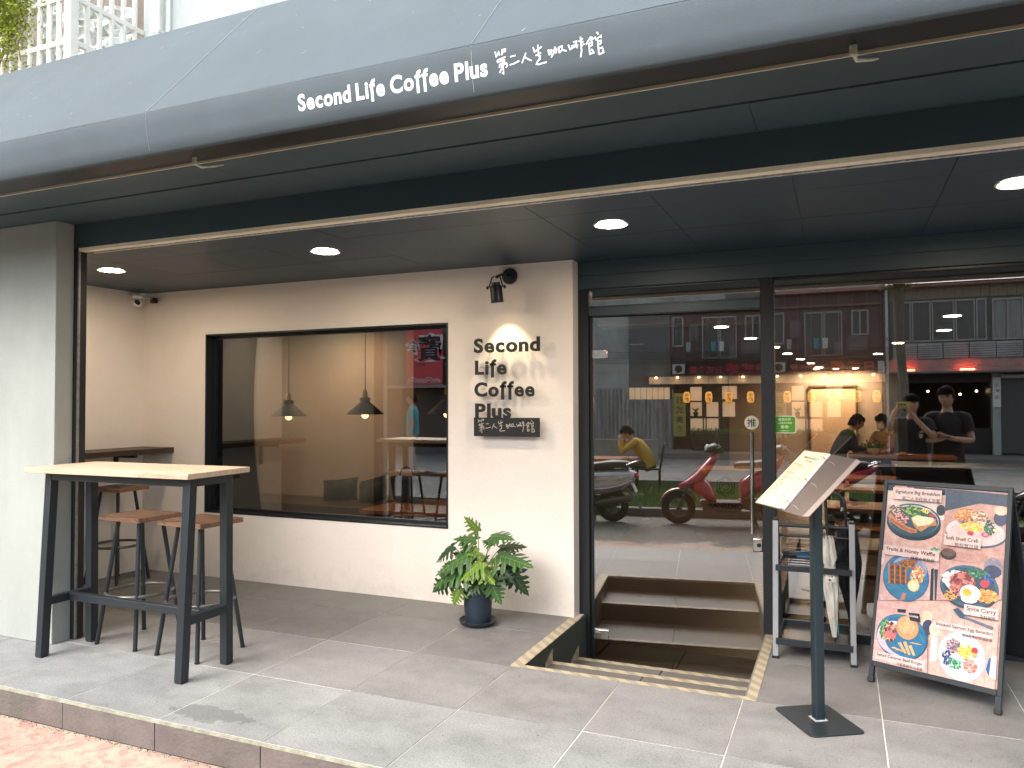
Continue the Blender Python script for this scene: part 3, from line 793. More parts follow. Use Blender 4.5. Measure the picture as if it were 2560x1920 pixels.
for cx in (-.333, -.309):
    for r1, r2_ in ((.0105, .0075), (.0045, 0.0)):
        n = 18
        for k in range(n):
            a0, a1 = 2 * math.pi * k / n, 2 * math.pi * (k + 1) / n
            a.add([(cx + r1 * math.cos(a0), 5.0452, 1.278 + r1 * math.sin(a0)), (cx + r1 * math.cos(a1), 5.0452, 1.278 + r1 * math.sin(a1)),
                   (cx + r2_ * math.cos(a1), 5.0452, 1.278 + r2_ * math.sin(a1)), (cx + r2_ * math.cos(a0), 5.0452, 1.278 + r2_ * math.sin(a0))], [(0, 1, 2, 3)])
a.build('print', pbr('pale_print', (.7, .85, .5), .5), st)

# ================================================================== concrete column with the shutter guide
colm = thing('concrete_column', (-5.0, 3.2, 0), 'wide smooth concrete pier left of the recess, behind the bar table', 'column')
B(-7.6, -4.332, 3.15, 3.2685, 0, 2.539).build('shaft', m_conc, colm, bevel=.004)
B(-4.375, -4.306, 3.269, 3.335, 0.001, 2.391).build('shutter_guide', m_black, colm)
B(-4.3055, -4.294, 3.272, 3.284, 0.001, 2.382).build('guide_trim', pbr('worn_aluminium', (.28, .27, .25), .4, metal=.7, var=.3, vscale=30, world=True), colm)

# ================================================================== awning
aw = thing('awning', (-2.0, 2.45, 2.5), 'long blue grey fabric awning with white cafe name on its valance', 'awning')
X0, X1 = -8.5, 3.5
mb = MB()
nx = 420
def awn_z(x, t):      # slight sag of the cloth between frame ribs
    return math.sin(math.pi * min(1, t + .04)) * (-.006 * (0.6 + .4 * math.sin(x * 2.1)) + .0022 * math.sin(x * 9.3 + t * 4) + .0015 * math.sin(x * 23 - t * 7))
rows_ = [(2.42 + (3.06 - 2.42) * t, 2.702 + (3.459 - 2.702) * t, t) for t in [0, .02, .2, .4, .6, .8, 1]]
for i in range(nx + 1):
    x = X0 + (X1 - X0) * i / nx
    for (y, z, t) in rows_: mb.v.append(Vector((x, y, z + awn_z(x, t))))
nr = len(rows_)
for i in range(nx):
    for j in range(nr - 1):
        mb.f.append([i * nr + j, (i + 1) * nr + j, (i + 1) * nr + j + 1, i * nr + j + 1]); mb.c.append(None)
mb.build('slope', m_awn, aw, smooth=60)
mb = MB(); prof = [(2.4195, 2.700), (2.418, 2.69), (2.424, 2.64), (2.434, 2.58), (2.446, 2.532), (2.456, 2.5225), (2.470, 2.5245)]
for i in range(nx + 1):
    x = X0 + (X1 - X0) * i / nx
    for (y, z) in prof: mb.v.append(Vector((x, y, z)))
nr = len(prof)
for i in range(nx):
    for j in range(nr - 1):
        mb.f.append([i * nr + j, i * nr + j + 1, (i + 1) * nr + j + 1, (i + 1) * nr + j]); mb.c.append(None)
mb.build('valance', m_awn, aw, smooth=60)
def val_y(z):   # front surface of the valance at height z
    for (y0, z0), (y1, z1) in zip(prof[:-1], prof[1:]):
        if z1 <= z <= z0: return y0 + (y1 - y0) * (z0 - z) / (z0 - z1)
    return prof[0][0]
# seams and pale scratches in the cloth
sl = Vector((0, .64, .757)).normalized()
for xs_, dx in ((-2.77, 0.0), (-1.21, 0.02)):
    p = [(xs_ + dx + t * .05 + random.uniform(-.001, .001), 2.42 + .64 * t, 2.7055 + .757 * t + awn_z(xs_, t)) for t in [0, .25, .5, .75, 1]]
    sm = MB(); sm.tube(p, .0012, 4)
    sm.tube([(xs_ + dx, val_y(z) - .0008, z) for z in (2.70, 2.66, 2.62, 2.58, 2.54)], .0011, 4)
    sm.build('seam', pbr('pale_thread', (.34, .36, .36), .8), aw)
sc_ = MB()
for i in range(95):
    x = random.uniform(-5, 0); t = random.random() ** .8; L_ = random.choice([.004, .006, .012, .025]) * random.uniform(.5, 1.4); a_ = random.uniform(.3, 1.3)
    p = Vector((x, 2.42 + .64 * t, 2.7045 + .757 * t + awn_z(x, t))); d = Vector((math.cos(a_), 0, 0)) + sl * math.sin(a_)
    n_ = Vector((0, -.757, .64)).normalized(); s_ = d.cross(n_).normalized() * random.uniform(.0006, .0014)
    sc_.quad(p - s_, p + d * L_ - s_ * .3, p + d * L_ + s_ * .3, p + s_)
sc_.build('scratches', pbr('scratch_white', (.55, .58, .60), .8), aw, kind='stuff')
# lettering on the valance
res, adv = word2d('Second Life Coffee Plus', .033, -.012)
xl, xr_, zb, hgt = -1.957, -1.127, 2.587, .0615
sc2 = (xr_ - xl) / adv; cap = .73
szz = hgt / cap
mb = MB()
for ch, vs, fs in res:
    v3 = []
    for x, y in vs:
        z = zb + y * szz; v3.append(Vector((xl + x * sc2, val_y(z) - .0012, z)))
    F = []
    for f_ in fs:
        ar = sum(vs[f_[i]][0] * vs[f_[(i + 1) % len(f_)]][1] - vs[f_[(i + 1) % len(f_)]][0] * vs[f_[i]][1] for i in range(len(f_)))
        F.append(tuple(f_) if ar > 0 else tuple(reversed(f_)))
    mb.add(v3, F)
mb.build('painted_name', m_text_w, aw)
mb = MB()
for st_ in hand_strokes():
    L_, R2 = stroke_poly(st_, .0125)
    pts = L_ + R2; n = len(L_)
    v3 = []
    for p in pts:
        z = 2.583 + p.y * .40; v3.append(Vector((-1.098 + p.x * .392, val_y(z) - .0012, z)))
    mb.add(v3, [(i, n + i, n + i + 1, i + 1) for i in range(n - 1)])
mb.build('painted_characters', m_text_w, aw)
# brackets under the valance
for i, x in enumerate((-2.67, .05)):
    b_ = MB().box(x - .012, x + .012, 2.596, 2.602, 2.515, 2.60)
    b_.tube([(x, 2.60, 2.518), (x + .01, 2.63, 2.508), (x + .055, 2.66, 2.515), (x + .075, 2.70, 2.53)], [.007, .007, .006, .003], 6)
    b_.build('bracket', pbr('mortar_stained_metal', (.60, .60, .54), .8, var=.3, vscale=40, world=True), aw)

# ================================================================== upper storey: wall, balcony railing, creeper
up = thing('upper_storey', (-4.2, 3.8, 3.3), 'weathered grey upper storey wall with drainpipe above the awning', 'building')
m_up = pbr('streaked_grey_render', (.33, .37, .375), .85, var=.25, vscale=3, bump=.3, bscale=25, world=True, stretch=(1.6, 1, .35), grime=.4, gscale=1.4, gcol=(.3, .36, .37))
B(-4.18, 5, 3.86, 4.1, 3.3, 7).build('wall', m_up, up)
B(-4.42, -4.181, 3.84, 4.05, 3.3, 7).build('corner_post', pbr('pale_blue_paint', (.62, .70, .68), .7, var=.15, world=True), up)
B(-9.5, -4.421, 5.0, 5.15, 3.3, 7).build('rear_wall', pbr('brown_grey_render', (.14, .12, .10), .9, var=.4, vscale=4, world=True), up)
B(-9.5, 5, 3.41, 5.9, 3.25, 3.395).build('balcony_floor', m_conc, up)
pp = MB(); pp.tube([(-4.235, 3.80, 3.3), (-4.235, 3.80, 7)], .024, 12)
for z in (3.95, 4.35): pp.box(-4.265, -4.205, 3.775, 3.84, z, z + .02)
pp.build('drainpipe', pbr('grimy_white_pipe', (.66, .64, .62), .5, grime=.6, gscale=5, gcol=(.3, .28, .26), world=True), up, smooth=40)
rail = thing('balcony_railing', (-4.42, 3.3, 3.4), 'white painted balcony railing at the top left corner', 'railing')
m_rail = pbr('old_white_rail_paint', (.80, .79, .74), .6, var=.08, vscale=8, world=True, grime=.35, gscale=6, gcol=(.45, .38, .28))
B(-4.455, -4.395, 3.27, 3.33, 3.396, 4.6).build('post', m_rail, rail, bevel=.006)
for z in (3.70, 3.985, 4.42):
    B(-9, -4.456, 3.285, 3.315, z, z + .035).build('rail', m_rail, rail, bevel=.005)
    B(-4.44, -4.41, 3.331, 3.839, z, z + .035).build('rail', m_rail, rail, bevel=.005)
for i in range(46):
    x = -4.535 - i * .0905
    MB().tube([(x, 3.30, 3.40), (x, 3.30, 4.42)], .0165, 8).build('baluster', m_rail, rail, smooth=40)
for i in range(5):
    y = 3.41 + i * .09
    MB().tube([(-4.425, y, 3.40), (-4.425, y, 4.42)], .0165, 8).build('baluster', m_rail, rail, smooth=40)
# crumpled foil sheet lying behind the railing
fo = MB(); n = 16
for i in range(n + 1):
    for j in range(n + 1):
        u_, v_ = i / n, j / n
        fo.v.append(Vector((-5.0 + .56 * u_ + random.uniform(-.012, .012), 3.50 + .28 * u_ + random.uniform(-.03, .03), 3.55 + .62 * v_ + random.uniform(-.012, .012))))
for i in range(n):
    for j in range(n): fo.f.append([i * (n + 1) + j, (i + 1) * (n + 1) + j, (i + 1) * (n + 1) + j + 1, i * (n + 1) + j + 1]); fo.c.append(None)
fo.build('foil_sheet', pbr('crumpled_foil', (.72, .78, .78), .35, metal=.5, var=.3, vscale=14, grime=.5, gscale=9, gcol=(.35, .16, .08)), label='crumpled silvery sheet with rusty streaks behind the corner of the balcony railing', cat='sheet')
boxf = B(-5.0, -4.45, 3.85, 4.4, 3.396, 3.75).build('storage_box', pbr('dull_box_grey', (.16, .15, .14), .8), label='dull grey box on the balcony behind the white railing', cat='box')
vine = thing('creeper_plant', (-5.3, 3.2, 3.5), 'yellow green creeper hanging over the far left of the balcony railing', 'plant')
stx = MB()
for i in range(9):
    x = random.uniform(-5.6, -4.9); pts = []
    for k in range(7): pts.append((x + random.uniform(-.06, .06) + k * .02, 3.26 - .03 * random.random(), 4.35 - k * .12))
    stx.tube(pts, .0035, 5)
stx.build('stem', pbr('twig_brown', (.16, .09, .05), .8), vine)
lv = MB()
for i in range(4200):
    x = -5.02 + abs(random.gauss(0, .15)) - (random.random() < .3) * random.uniform(0, .5); z = random.gauss(4.0, .2); y = 3.22 + random.uniform(-.06, .08)
    if x > -4.58 or z < 3.42 + (x + 5) * .3: continue
    a_, b2 = random.uniform(0, 6.28), random.uniform(-.8, .8); l, w_ = random.uniform(.018, .042), random.uniform(.004, .009)
    d = Vector((math.cos(a_) * math.cos(b2), math.sin(a_) * math.cos(b2), math.sin(b2))); s_ = d.cross(Vector((random.random(), random.random(), 1))).normalized() * w_
    p = Vector((x, y, z)); lv.quad(p, p + d * l * .5 + s_, p + d * l, p + d * l * .5 - s_)
lv.build('leaves', pbr('yellow_green_leaf', (.30, .34, .04), .6, var=.4, vscale=30, spec=.3), vine, kind='stuff')
# ================================================================== lamps
m_glow = m_cream_lamp
def downlight(x, y, z=2.3945, r=.082, label=None, power=None, mat=None, grp='round ceiling downlights over the entrance'):
    t = thing('downlight', (x, y, z), label, 'ceiling light', grp)
    MB().lathe([(r, 0), (r + .012, -.003), (r + .014, -.005), (r + .006, -.008), (r - .004, -.004)], (x, y, z), 36, caps=False).build('rim', m_white, t, smooth=40)
    MB().lathe([(r - .004, -.0042), (r * .5, -.0052), (.001, -.0055)], (x, y, z), 36, caps=False).build('diffuser', mat or m_glow, t, smooth=60)
    return t
downlight(-4.803, 3.915, label='lit round downlight nearest the concrete pier, at the left end of the ceiling row')
downlight(-2.984, 3.975, label='lit round downlight above the side window, second along from the concrete pier')
downlight(-1.127, 3.995, label='lit round downlight above the glass door and sunken steps')
downlight(.735, 3.960, label='lit round downlight cut by the right edge, above the menu board')

# wall spotlight over the cafe name
sp = thing('wall_spotlight', (-2.107, WY, 2.31), 'black adjustable spotlight on a round plate, high on the cream wall above the cafe name', 'spotlight')
MB().lathe([(.056, 0), (.056, .016), (.050, .024), (.001, .026)], (-2.107, WY - .0005, 2.312), 32, (0, -1, 0)).build('wall_plate', m_blackm, sp, smooth=40)
a = MB(); a.tube([(-2.107, WY - .02, 2.312), (-2.112, WY - .07, 2.318), (-2.122, WY - .13, 2.306), (-2.13, WY - .175, 2.285)], .008, 10); a.ball((-2.13, WY - .175, 2.285), .012, 12, 8)
a.build('arm', m_blackm, sp, smooth=50)
hc = Vector((-2.132, WY - .185, 2.225)); ax_ = Vector((.05, .10, -1)).normalized()
a = MB()
for s_ in (-1, 1):
    a.tube([hc + Vector((s_ * .012, 0, .062)), hc + Vector((s_ * .03, 0, .055)), hc + Vector((s_ * .052, 0, -.01))], .005, 8)
    a.lathe([(.004, 0), (.010, .004), (.013, .012), (.006, .018)], hc + Vector((s_ * .054, 0, -.012)), 12, (s_, 0, 0))
a.build('yoke', m_blackm, sp, smooth=50)
MB().lathe([(.020, -.032), (.030, -.030), (.030, -.012), (.037, -.010), (.042, .0), (.042, .098), (.045, .100), (.045, .106), (.038, .106), (.036, .075)], hc - Vector((0, 0, .01)), 30, ax_).build('lamp_head', m_blackm, sp, smooth=35)
MB().lathe([(.001, .078), (.034, .078)], hc - Vector((0, 0, .01)), 24, ax_, caps=False).build('lens', pbr('warm_lens', (1, .8, .5), .3, emit=(1, .75, .4), estr=12), sp)
sl_d = bpy.data.lights.new('spotlight_beam', 'SPOT'); sl_d.energy = 4.4; sl_d.spot_size = R_(74); sl_d.spot_blend = .5; sl_d.color = (1, .84, .55); sl_d.shadow_soft_size = .022
slo = bpy.data.objects.new('spotlight_beam', sl_d); C.objects.link(slo)
slo.location = (hc - Vector((0, 0, .01))) + ax_ * .112
slo.rotation_euler = (-(Vector((-2.10, WY + .03, 1.45)) - slo.location).normalized()).to_track_quat('Z', 'Y').to_euler()

# ================================================================== cafe name on the wall
sign = thing('cafe_name_sign', (-2.1, WY - .045, 1.2), 'black standing letters reading Second Life Coffee Plus with a small black plaque below', 'sign')
m_letter = pbr('black_letter_metal', (.010, .011, .013), .45)
LY = 4.838
lines = [('Second', -2.361, -1.863, 1.785, .100), ('Life', -2.352, -2.112, 1.632, .100), ('Coffee', -2.357, -1.904, 1.479, .100), ('Plus', -2.352, -2.077, 1.331, .101)]
for txt, xl, xr_, zb, caph in lines:
    res, adv = word2d(txt, .032, -.008)
    sx_ = (xr_ - xl) / (adv - .06); sz_ = caph / .745
    for ch, vs, fs in res:
        mb = MB(); extrude_tris(mb, [(x * sx_ - .02 * sx_, y * sz_) for x, y in vs], fs, (xl, LY, zb), (1, 0, 0), (0, 0, 1), (0, -.008, 0))
        x0 = min(v.x for v in mb.v); x1 = max(v.x for v in mb.v)
        mb.build('letter', m_letter, sign)
        for xx in ((x0 + x1) / 2,):
            MB().tube([(xx + .002, LY, zb + .05), (xx + .002, WY, zb + .05)], .0018, 6).build('stand_off_pin', m_letter, sign)
B(-2.359, -1.866, LY - .008, LY, 1.200, 1.3295).build('plaque', m_letter, sign)
for x in (-2.33, -1.89):
    MB().tube([(x, LY, 1.30), (x, WY, 1.30)], .0018, 6).build('stand_off_pin', m_letter, sign)
mb = MB()
for st_ in hand_strokes():
    L_, R2 = stroke_poly(st_, .0085); n = len(L_)
    mb.add([Vector((-2.327 + p.x * .425, LY - .0086, 1.228 + p.y * .46)) for p in L_ + R2], [(i, n + i, n + i + 1, i + 1) for i in range(n - 1)])
mb.build('plaque_characters', pbr('cut_out_cream', (.62, .56, .46), .7), sign)

# ================================================================== security camera
sc = thing('security_camera', (-5.59, 4.80, 2.34), 'small white dome security camera in the upper corner of the recess', 'security camera')
cc_ = Vector((-5.50, 4.74, 2.30))
MB().lathe([(.001, .048), (.03, .046), (.042, .036), (.044, .020), (.038, .006), (.03, .0)], cc_ + Vector((0, 0, .028)), 24).build('base', m_white, sc, smooth=50)
MB().ball(cc_, .040, 20, 14).build('body', m_white, sc, smooth=60)
dcam = (Vector((0, 0, 1.3)) - cc_).normalized()
MB().lathe([(.026, .0), (.024, .012), (.001, .014)], cc_ + dcam * .029, 20, dcam, sx=.8, sy=1).build('lens', pbr('black_lens', (.004, .004, .006), .1), sc, smooth=50)
MB().box(-5.595, -5.46, 4.73, 4.78, 2.362, 2.374).build('bracket', m_white, sc, bevel=.002)
MB().box(-5.46, -5.41, 4.83, 4.87, 2.30, 2.345).build('junction_box', pbr('black_plastic', (.01, .01, .01), .5), sc, bevel=.003)
cb = MB(); cb.tube([(-5.46, 4.76, 2.33), (-5.44, 4.80, 2.335), (-5.43, 4.84, 2.33)], .003, 6)
cb.tube([(-5.43, 4.86, 2.345), (-5.36, 4.885, 2.388), (-5.30, 4.885, 2.392)], .004, 6); cb.build('cable', m_white, sc, kind='stuff')

# ================================================================== wall ledge in the corner
led = thing('wall_ledge', (-5.6, 4.6, 1.0), 'dark walnut bar ledge fixed along the side wall in the corner', 'shelf')
B(-5.599, -5.235, 3.32, 4.894, 1.018, 1.062).build('ledge_board', m_darkwood, led, bevel=.002)
for y in (3.6, 4.6): MB().box(-5.597, -5.36, y, y + .03, .985, 1.0175).box(-5.598, -5.572, y, y + .03, .80, .985).build('bracket', m_blackm, led)

# ================================================================== bar table
m_oak = wood('pale_ash_wood', (.60, .46, .34), (.50, .36, .25), axis=0, rough=.5, rings=8)
m_seat = wood('mid_brown_wood', (.28, .155, .095), (.19, .10, .06), axis=0, rough=.45, rings=9)
tb = thing('bar_table', (-3.66, 3.14, 0), 'tall ash topped bar table on a black square tube frame in front of the pier', 'table')
TZ = 1.073
MB().hull8([(-4.275, 2.930, TZ - .030), (-3.060, 2.950, TZ - .030), (-3.085, 3.425, TZ - .030), (-4.300, 3.405, TZ - .030)],
           [(-4.275, 2.930, TZ), (-3.060, 2.950, TZ), (-3.085, 3.425, TZ), (-4.300, 3.405, TZ)]).build('tabletop', m_oak, tb, bevel=.0025)
fz = TZ - .0305
for x in (-4.185, -3.130):
    for (yt, yb) in ((3.035, 2.985), (3.290, 3.300)):
        dx = 0
        MB().hull8([(x - .025, yb - .025, .004), (x + .025, yb - .025, .004), (x + .025, yb + .025, .004), (x - .025, yb + .025, .004)],
                   [(x - .025, yt - .025, fz), (x + .025, yt - .025, fz), (x + .025, yt + .025, fz), (x - .025, yt + .025, fz)]).build('leg', m_blackm, tb, bevel=.003)
        MB().box(x - .022, x + .022, yb - .022, yb + .022, 0, .0038).build('foot_pad', m_black, tb)
    B(x - .0245, x + .0245, 3.0605, 3.2645, fz - .045, fz).build('frame_bar', m_blackm, tb, bevel=.002)
    yfr, ybk = 3.0, 3.297
    B(x - .0225, x + .0225, yfr + .0275, ybk - .0255, .285, .330).build('stretcher', m_blackm, tb, bevel=.002)
for y in (3.035, 3.290):
    B(-4.1595, -3.1555, y - .0245, y + .0245, fz - .045, fz - .0001).build('frame_bar', m_blackm, tb, bevel=.002)
B(-4.162, -3.153, 3.130, 3.172, .286, .329).build('stretcher', m_blackm, tb, bevel=.002)

# ================================================================== stools
def make_stool(label):
    t = thing('bar_stool', (0, 0, 0), label, 'stool', 'bar stools with wooden seats and ring footrests')
    B(-.172, .172, -.155, .155, .735, .763).build('seat', m_seat, t, bevel=.003)
    B(-.10, .10, -.10, .10, .727, .7345).build('seat_plate', m_blackm, t)
    for sx_ in (-1, 1):
        for sy_ in (-1, 1):
            MB().tube([(sx_ * .088, sy_ * .082, .7345), (sx_ * .163, sy_ * .163, .006)], .0125, 12).build('leg', m_blackm, t, smooth=40)
            MB().lathe([(.013, 0), (.0145, .002), (.0145, .010)], (sx_ * .163, sy_ * .163, 0), 12).build('foot_cap', m_black, t)
    r = .187
    MB().tube([(r * math.cos(2 * math.pi * k / 40), r * math.sin(2 * math.pi * k / 40), .300) for k in range(40)], .0105, 8, closed=True).build('footrest_ring', pbr('worn_dark_metal', (.14, .14, .13), .35, metal=.6, var=.3, vscale=20), t, smooth=60)
    return t
s0 = make_stool('wooden topped stool tucked under the left half of the ash bar table')
s0.location = (-3.93, 3.425, 0); s0.rotation_euler.z = R_(-2)
copy_tree(s0, (-3.425, 3.405, 0), R_(-4), 'wooden topped stool sticking out behind the right legs of the ash bar table')
copy_tree(s0, (-5.385, 4.47, 0), R_(4), 'darker wooden stool in the corner under the wall ledge, farthest from the street')

# ================================================================== potted plant
pl = thing('potted_plant', (-2.177, 4.514, 0), 'split leaf philodendron in a dark blue plastic pot by the cream wall', 'plant')
PC = Vector((-2.177, 4.514, 0))
m_pot = pbr('dark_blue_plastic', (.016, .028, .042), .42, bump=.05, bscale=90, grime=.2, gscale=5, gcol=(.08, .09, .09))
MB().lathe([(.001, .004), (.100, .004), (.118, .018), (.126, .032), (.121, .034), (.112, .022), (.098, .010), (.001, .009)], PC, 40, caps=False).build('saucer', m_pot, pl, smooth=40)
MB().lathe([(.001, .0105), (.080, .0105), (.084, .03), (.096, .205), (.103, .207), (.105, .222), (.100, .224), (.092, .205), (.088, .185)], PC, 40, caps=False).build('pot', m_pot, pl, smooth=40)
mb = MB(); n = 18
mb.lathe([(.089, .186), (.06, .193), (.03, .197), (.001, .198)], PC, 24, caps=False); mb.build('soil', pbr('dark_soil', (.03, .02, .014), .95, bump=1, bscale=90), pl, smooth=50)
def leaf_mesh(idx, lobes=6, seed=0, droop=.35, fold=.16):
    rnd = random.Random(seed); mb = MB()
    # midrib points along x (0..1); lobes leave both sides
    def z_at(x, y): return -droop * x * x * .45 - fold * abs(y) * .3 - abs(y) ** 2 * .5
    for side in (-1, 1):
        outline = [(0.0, 0.0), (-.10, .07), (-.17, .17), (-.13, .26), (-.03, .27)]
        for k in range(lobes):
            f = k / (lobes - 1)
            bx = .04 + f * .80; wid = .47 * (1 - f) ** .7 + .11
            ang = R_(78 - 46 * f) + rnd.uniform(-.08, .08)
            tip = (bx + math.cos(ang) * wid * 1.05, .04 + math.sin(ang) * wid * (1.0 + rnd.uniform(-.1, .1)))
            ww = .06 * (1 - .4 * f)
            t2 = (tip[0] - math.cos(ang + .5) * wid * .28, tip[1] - math.sin(ang + .5) * wid * .28)
            t3 = (tip[0] - math.cos(ang - .6) * wid * .28, tip[1] - math.sin(ang - .6) * wid * .28)
            sinus = (bx + .085 + .05 * math.cos(ang), .06 + wid * .22)
            outline += [t2, tip, t3] if rnd.random() < .6 else [(t2[0] - .01, t2[1]), ((t2[0] + tip[0]) / 2 - .02, (t2[1] + tip[1]) / 2), tip, t3]
            if k < lobes - 1: outline.append(sinus)
        outline.append((1.08, 0.0))
        # triangulate against the midrib
        mids = []
        for (x, y) in outline:
            mids.append((min(1.05, max(0.0, x - y * .35)), 0.0))
        base = len(mb.v)
        for (x, y), (mx, my) in zip(outline, mids):
            y2 = y * side
            hx2, hy = (x + mx) / 2, y2 / 2
            wob = rnd.uniform(-.012, .012)
            mb.v += [Vector((mx, 0, z_at(mx, 0) - .0)), Vector((hx2, hy, z_at(hx2, hy) + .012)), Vector((x, y2, z_at(x, y2) + wob))]
        m_ = len(outline)
        for i in range(m_ - 1):
            a0, b0 = base + 3 * i, base + 3 * (i + 1)
            for q in range(2):
                fc = [a0 + q, b0 + q, b0 + q + 1, a0 + q + 1]
                if side > 0: fc.reverse()
                mb.f.append(fc); mb.c.append(None)
    return mb
def leaf_mat(name, c1, c2):
    m = bpy.data.materials.new(name); m.use_nodes = True
    t = m.node_tree; b = t.nodes['Principled BSDF']; N, L = t.nodes.new, t.links.new
    tc = N('ShaderNodeTexCoord').outputs['Object']; sx = N('ShaderNodeSeparateXYZ'); L(tc, sx.inputs[0])
    ab = N('ShaderNodeMath'); ab.operation = 'ABSOLUTE'; L(sx.outputs[1], ab.inputs[0])
    r = N('ShaderNodeMapRange'); r.inputs[1].default_value = .004; r.inputs[2].default_value = .014; L(ab.outputs[0], r.inputs[0])
    # side veins
    ad = N('ShaderNodeMath'); ad.operation = 'MULTIPLY_ADD'; ad.inputs[1].default_value = -.55; L(ab.outputs[0], ad.inputs[0]); L(sx.outputs[0], ad.inputs[2])
    w = N('ShaderNodeMath'); w.operation = 'SINE'; s2 = N('ShaderNodeMath'); s2.operation = 'MULTIPLY'; s2.inputs[1].default_value = 42; L(ad.outputs[0], s2.inputs[0]); L(s2.outputs[0], w.inputs[0])
    rv = N('ShaderNodeMapRange'); rv.inputs[1].default_value = .86; rv.inputs[2].default_value = 1.0; rv.inputs[3].default_value = 1; rv.inputs[4].default_value = .35; L(w.outputs[0], rv.inputs[0])
    mn = N('ShaderNodeMath'); mn.operation = 'MINIMUM'; L(r.outputs[0], mn.inputs[0]); L(rv.outputs[0], mn.inputs[1])
    n = N('ShaderNodeTexNoise'); n.inputs['Scale'].default_value = 4; n.inputs['Detail'].default_value = 5; L(tc, n.inputs['Vector'])
    x = N('ShaderNodeMix'); x.data_type = 'RGBA'; L(n.outputs[0], x.inputs[0]); x.inputs[6].default_value = (*c1, 1); x.inputs[7].default_value = (*c2, 1)
    y = N('ShaderNodeMix'); y.data_type = 'RGBA'; L(mn.outputs[0], y.inputs[0]); y.inputs[6].default_value = (*[min(1, c * 2.2 + .03) for c in c2], 1); L(x.outputs[2], y.inputs[7])
    L(y.outputs[2], b.inputs['Base Color']); b.inputs['Roughness'].default_value = .38
    b.inputs['Subsurface Weight'].default_value = 0
    # leaf translucency
    tl = N('ShaderNodeBsdfTranslucent'); L(y.outputs[2], tl.inputs[0]); ms = N('ShaderNodeMixShader'); ms.inputs[0].default_value = .22
    o = t.nodes['Material Output']; L(b.outputs[0], ms.inputs[1]); L(tl.outputs[0], ms.inputs[2]); L(ms.outputs[0], o.inputs[0])
    return m
lm = [leaf_mat('mid_green_leaf', (.030, .085, .022), (.06, .145, .035)), leaf_mat('bright_green_leaf', (.085, .17, .02), (.15, .25, .035)), leaf_mat('deep_green_leaf', (.016, .045, .018), (.028, .07, .025))]
leaf_me = []
for v in range(4):
    for mi in range(3):
        me = leaf_mesh(v, 5 + (v % 2), seed=v + 3, droop=(.35, .6, .2, .5)[v]).mesh('leaf', smooth=60); me.materials.append(lm[mi]); leaf_me.append(me)
m_stalk = pbr('green_stalk', (.16, .26, .06), .5)
# (attachment x,z, tip x,z in metres about the pot axis ; depth of attachment and tip ; variant ; colour)
def P7(px_, py_, d):   # point measured on the wall-parallel plane at depth offset d
    return Vector(((px_ - 640) * .000655, d, (1300 - py_) * .000655 + .005))
LV = [((655, 385), (560, 235), -.02, -.06, 0, 1), ((800, 430), (1035, 380), -.02, -.06, 1, 0), ((900, 610), (1275, 640), -.03, -.10, 2, 0),
      ((590, 490), (355, 465), .03, .02, 0, 0), ((345, 570), (135, 690), .02, .00, 1, 2), ((590, 600), (300, 775), -.06, -.16, 2, 0), ((600, 720), (240, 860), -.07, -.15, 3, 0),
      ((400, 830), (165, 990), -.03, -.08, 1, 2), ((700, 700), (930, 800), -.10, -.17, 0, 1), ((760, 660), (560, 790), -.11, -.18, 3, 1), ((830, 830), (945, 1030), -.08, -.12, 1, 0),
      ((950, 740), (1140, 985), .03, .02, 1, 2), ((800, 870), (860, 1020), -.02, -.05, 0, 2), ((700, 610), (600, 580), -.02, -.10, 0, 1), ((760, 520), (640, 500), .06, .08, 2, 2),
      ((500, 800), (350, 960), -.02, -.03, 0, 2), ((520, 940), (455, 1090), -.12, -.14, 3, 1), ((700, 880), (620, 975), -.07, -.13, 0, 0), ((850, 560), (1080, 500), .06, .10, 3, 2),
      ((540, 700), (420, 560), .05, .09, 1, 2), ((880, 700), (1080, 720), .05, .07, 3, 2), ((620, 740), (700, 640), .06, .06, 0, 2), ((450, 660), (300, 640), .08, .06, 2, 2),
      ((560, 640), (470, 500), .02, .00, 3, 0), ((820, 640), (960, 560), .03, .02, 0, 0), ((740, 760), (860, 900), -.05, -.10, 2, 2), ((480, 760), (300, 880), -.01, -.03, 3, 0), ((880, 760), (1030, 860), .01, -.02, 0, 2), ((620, 560), (520, 620), .00, -.06, 1, 1)]
rl = random.Random(5)
for (a0, t0, da, dt, v, ci) in LV:
    A_ = P7(a0[0], a0[1], da) + Vector((PC.x, PC.y, 0)); T_ = P7(t0[0], t0[1], dt) + Vector((PC.x, PC.y, 0))
    root_ = PC + Vector((rl.uniform(-.03, .03), rl.uniform(-.03, .02), .19))
    d = T_ - A_; Ln = d.length
    if Ln < .09: Ln = .09
    xa = d.normalized(); up_ = Vector((0, -.45, .9)) if xa.z > -.5 else Vector((0, -.9, .35))
    ya = up_.cross(xa).normalized(); za = xa.cross(ya).normalized()
    ob = bpy.data.objects.new('leaf', leaf_me[v * 3 + ci]); C.objects.link(ob); ob.parent = pl
    s_ = Ln / 1.02; wsc = s_ * (1.15 if Ln < .2 else .95)
    M = Matrix((( xa.x * s_, ya.x * wsc, za.x * s_, A_.x - PC.x), (xa.y * s_, ya.y * wsc, za.y * s_, A_.y - PC.y), (xa.z * s_, ya.z * wsc, za.z * s_, A_.z), (0, 0, 0, 1)))
    ob.matrix_local = M
    pts = []
    for k in range(7):
        f_ = k / 6; p = root_.lerp(A_, f_); p.z += .07 * math.sin(math.pi * f_) * min(1, (A_ - root_).length * 2); pts.append(p)
    MB().tube(pts, [.0042 - .0015 * k / 6 for k in range(7)], 7).build('stalk', m_stalk, pl, smooth=60)

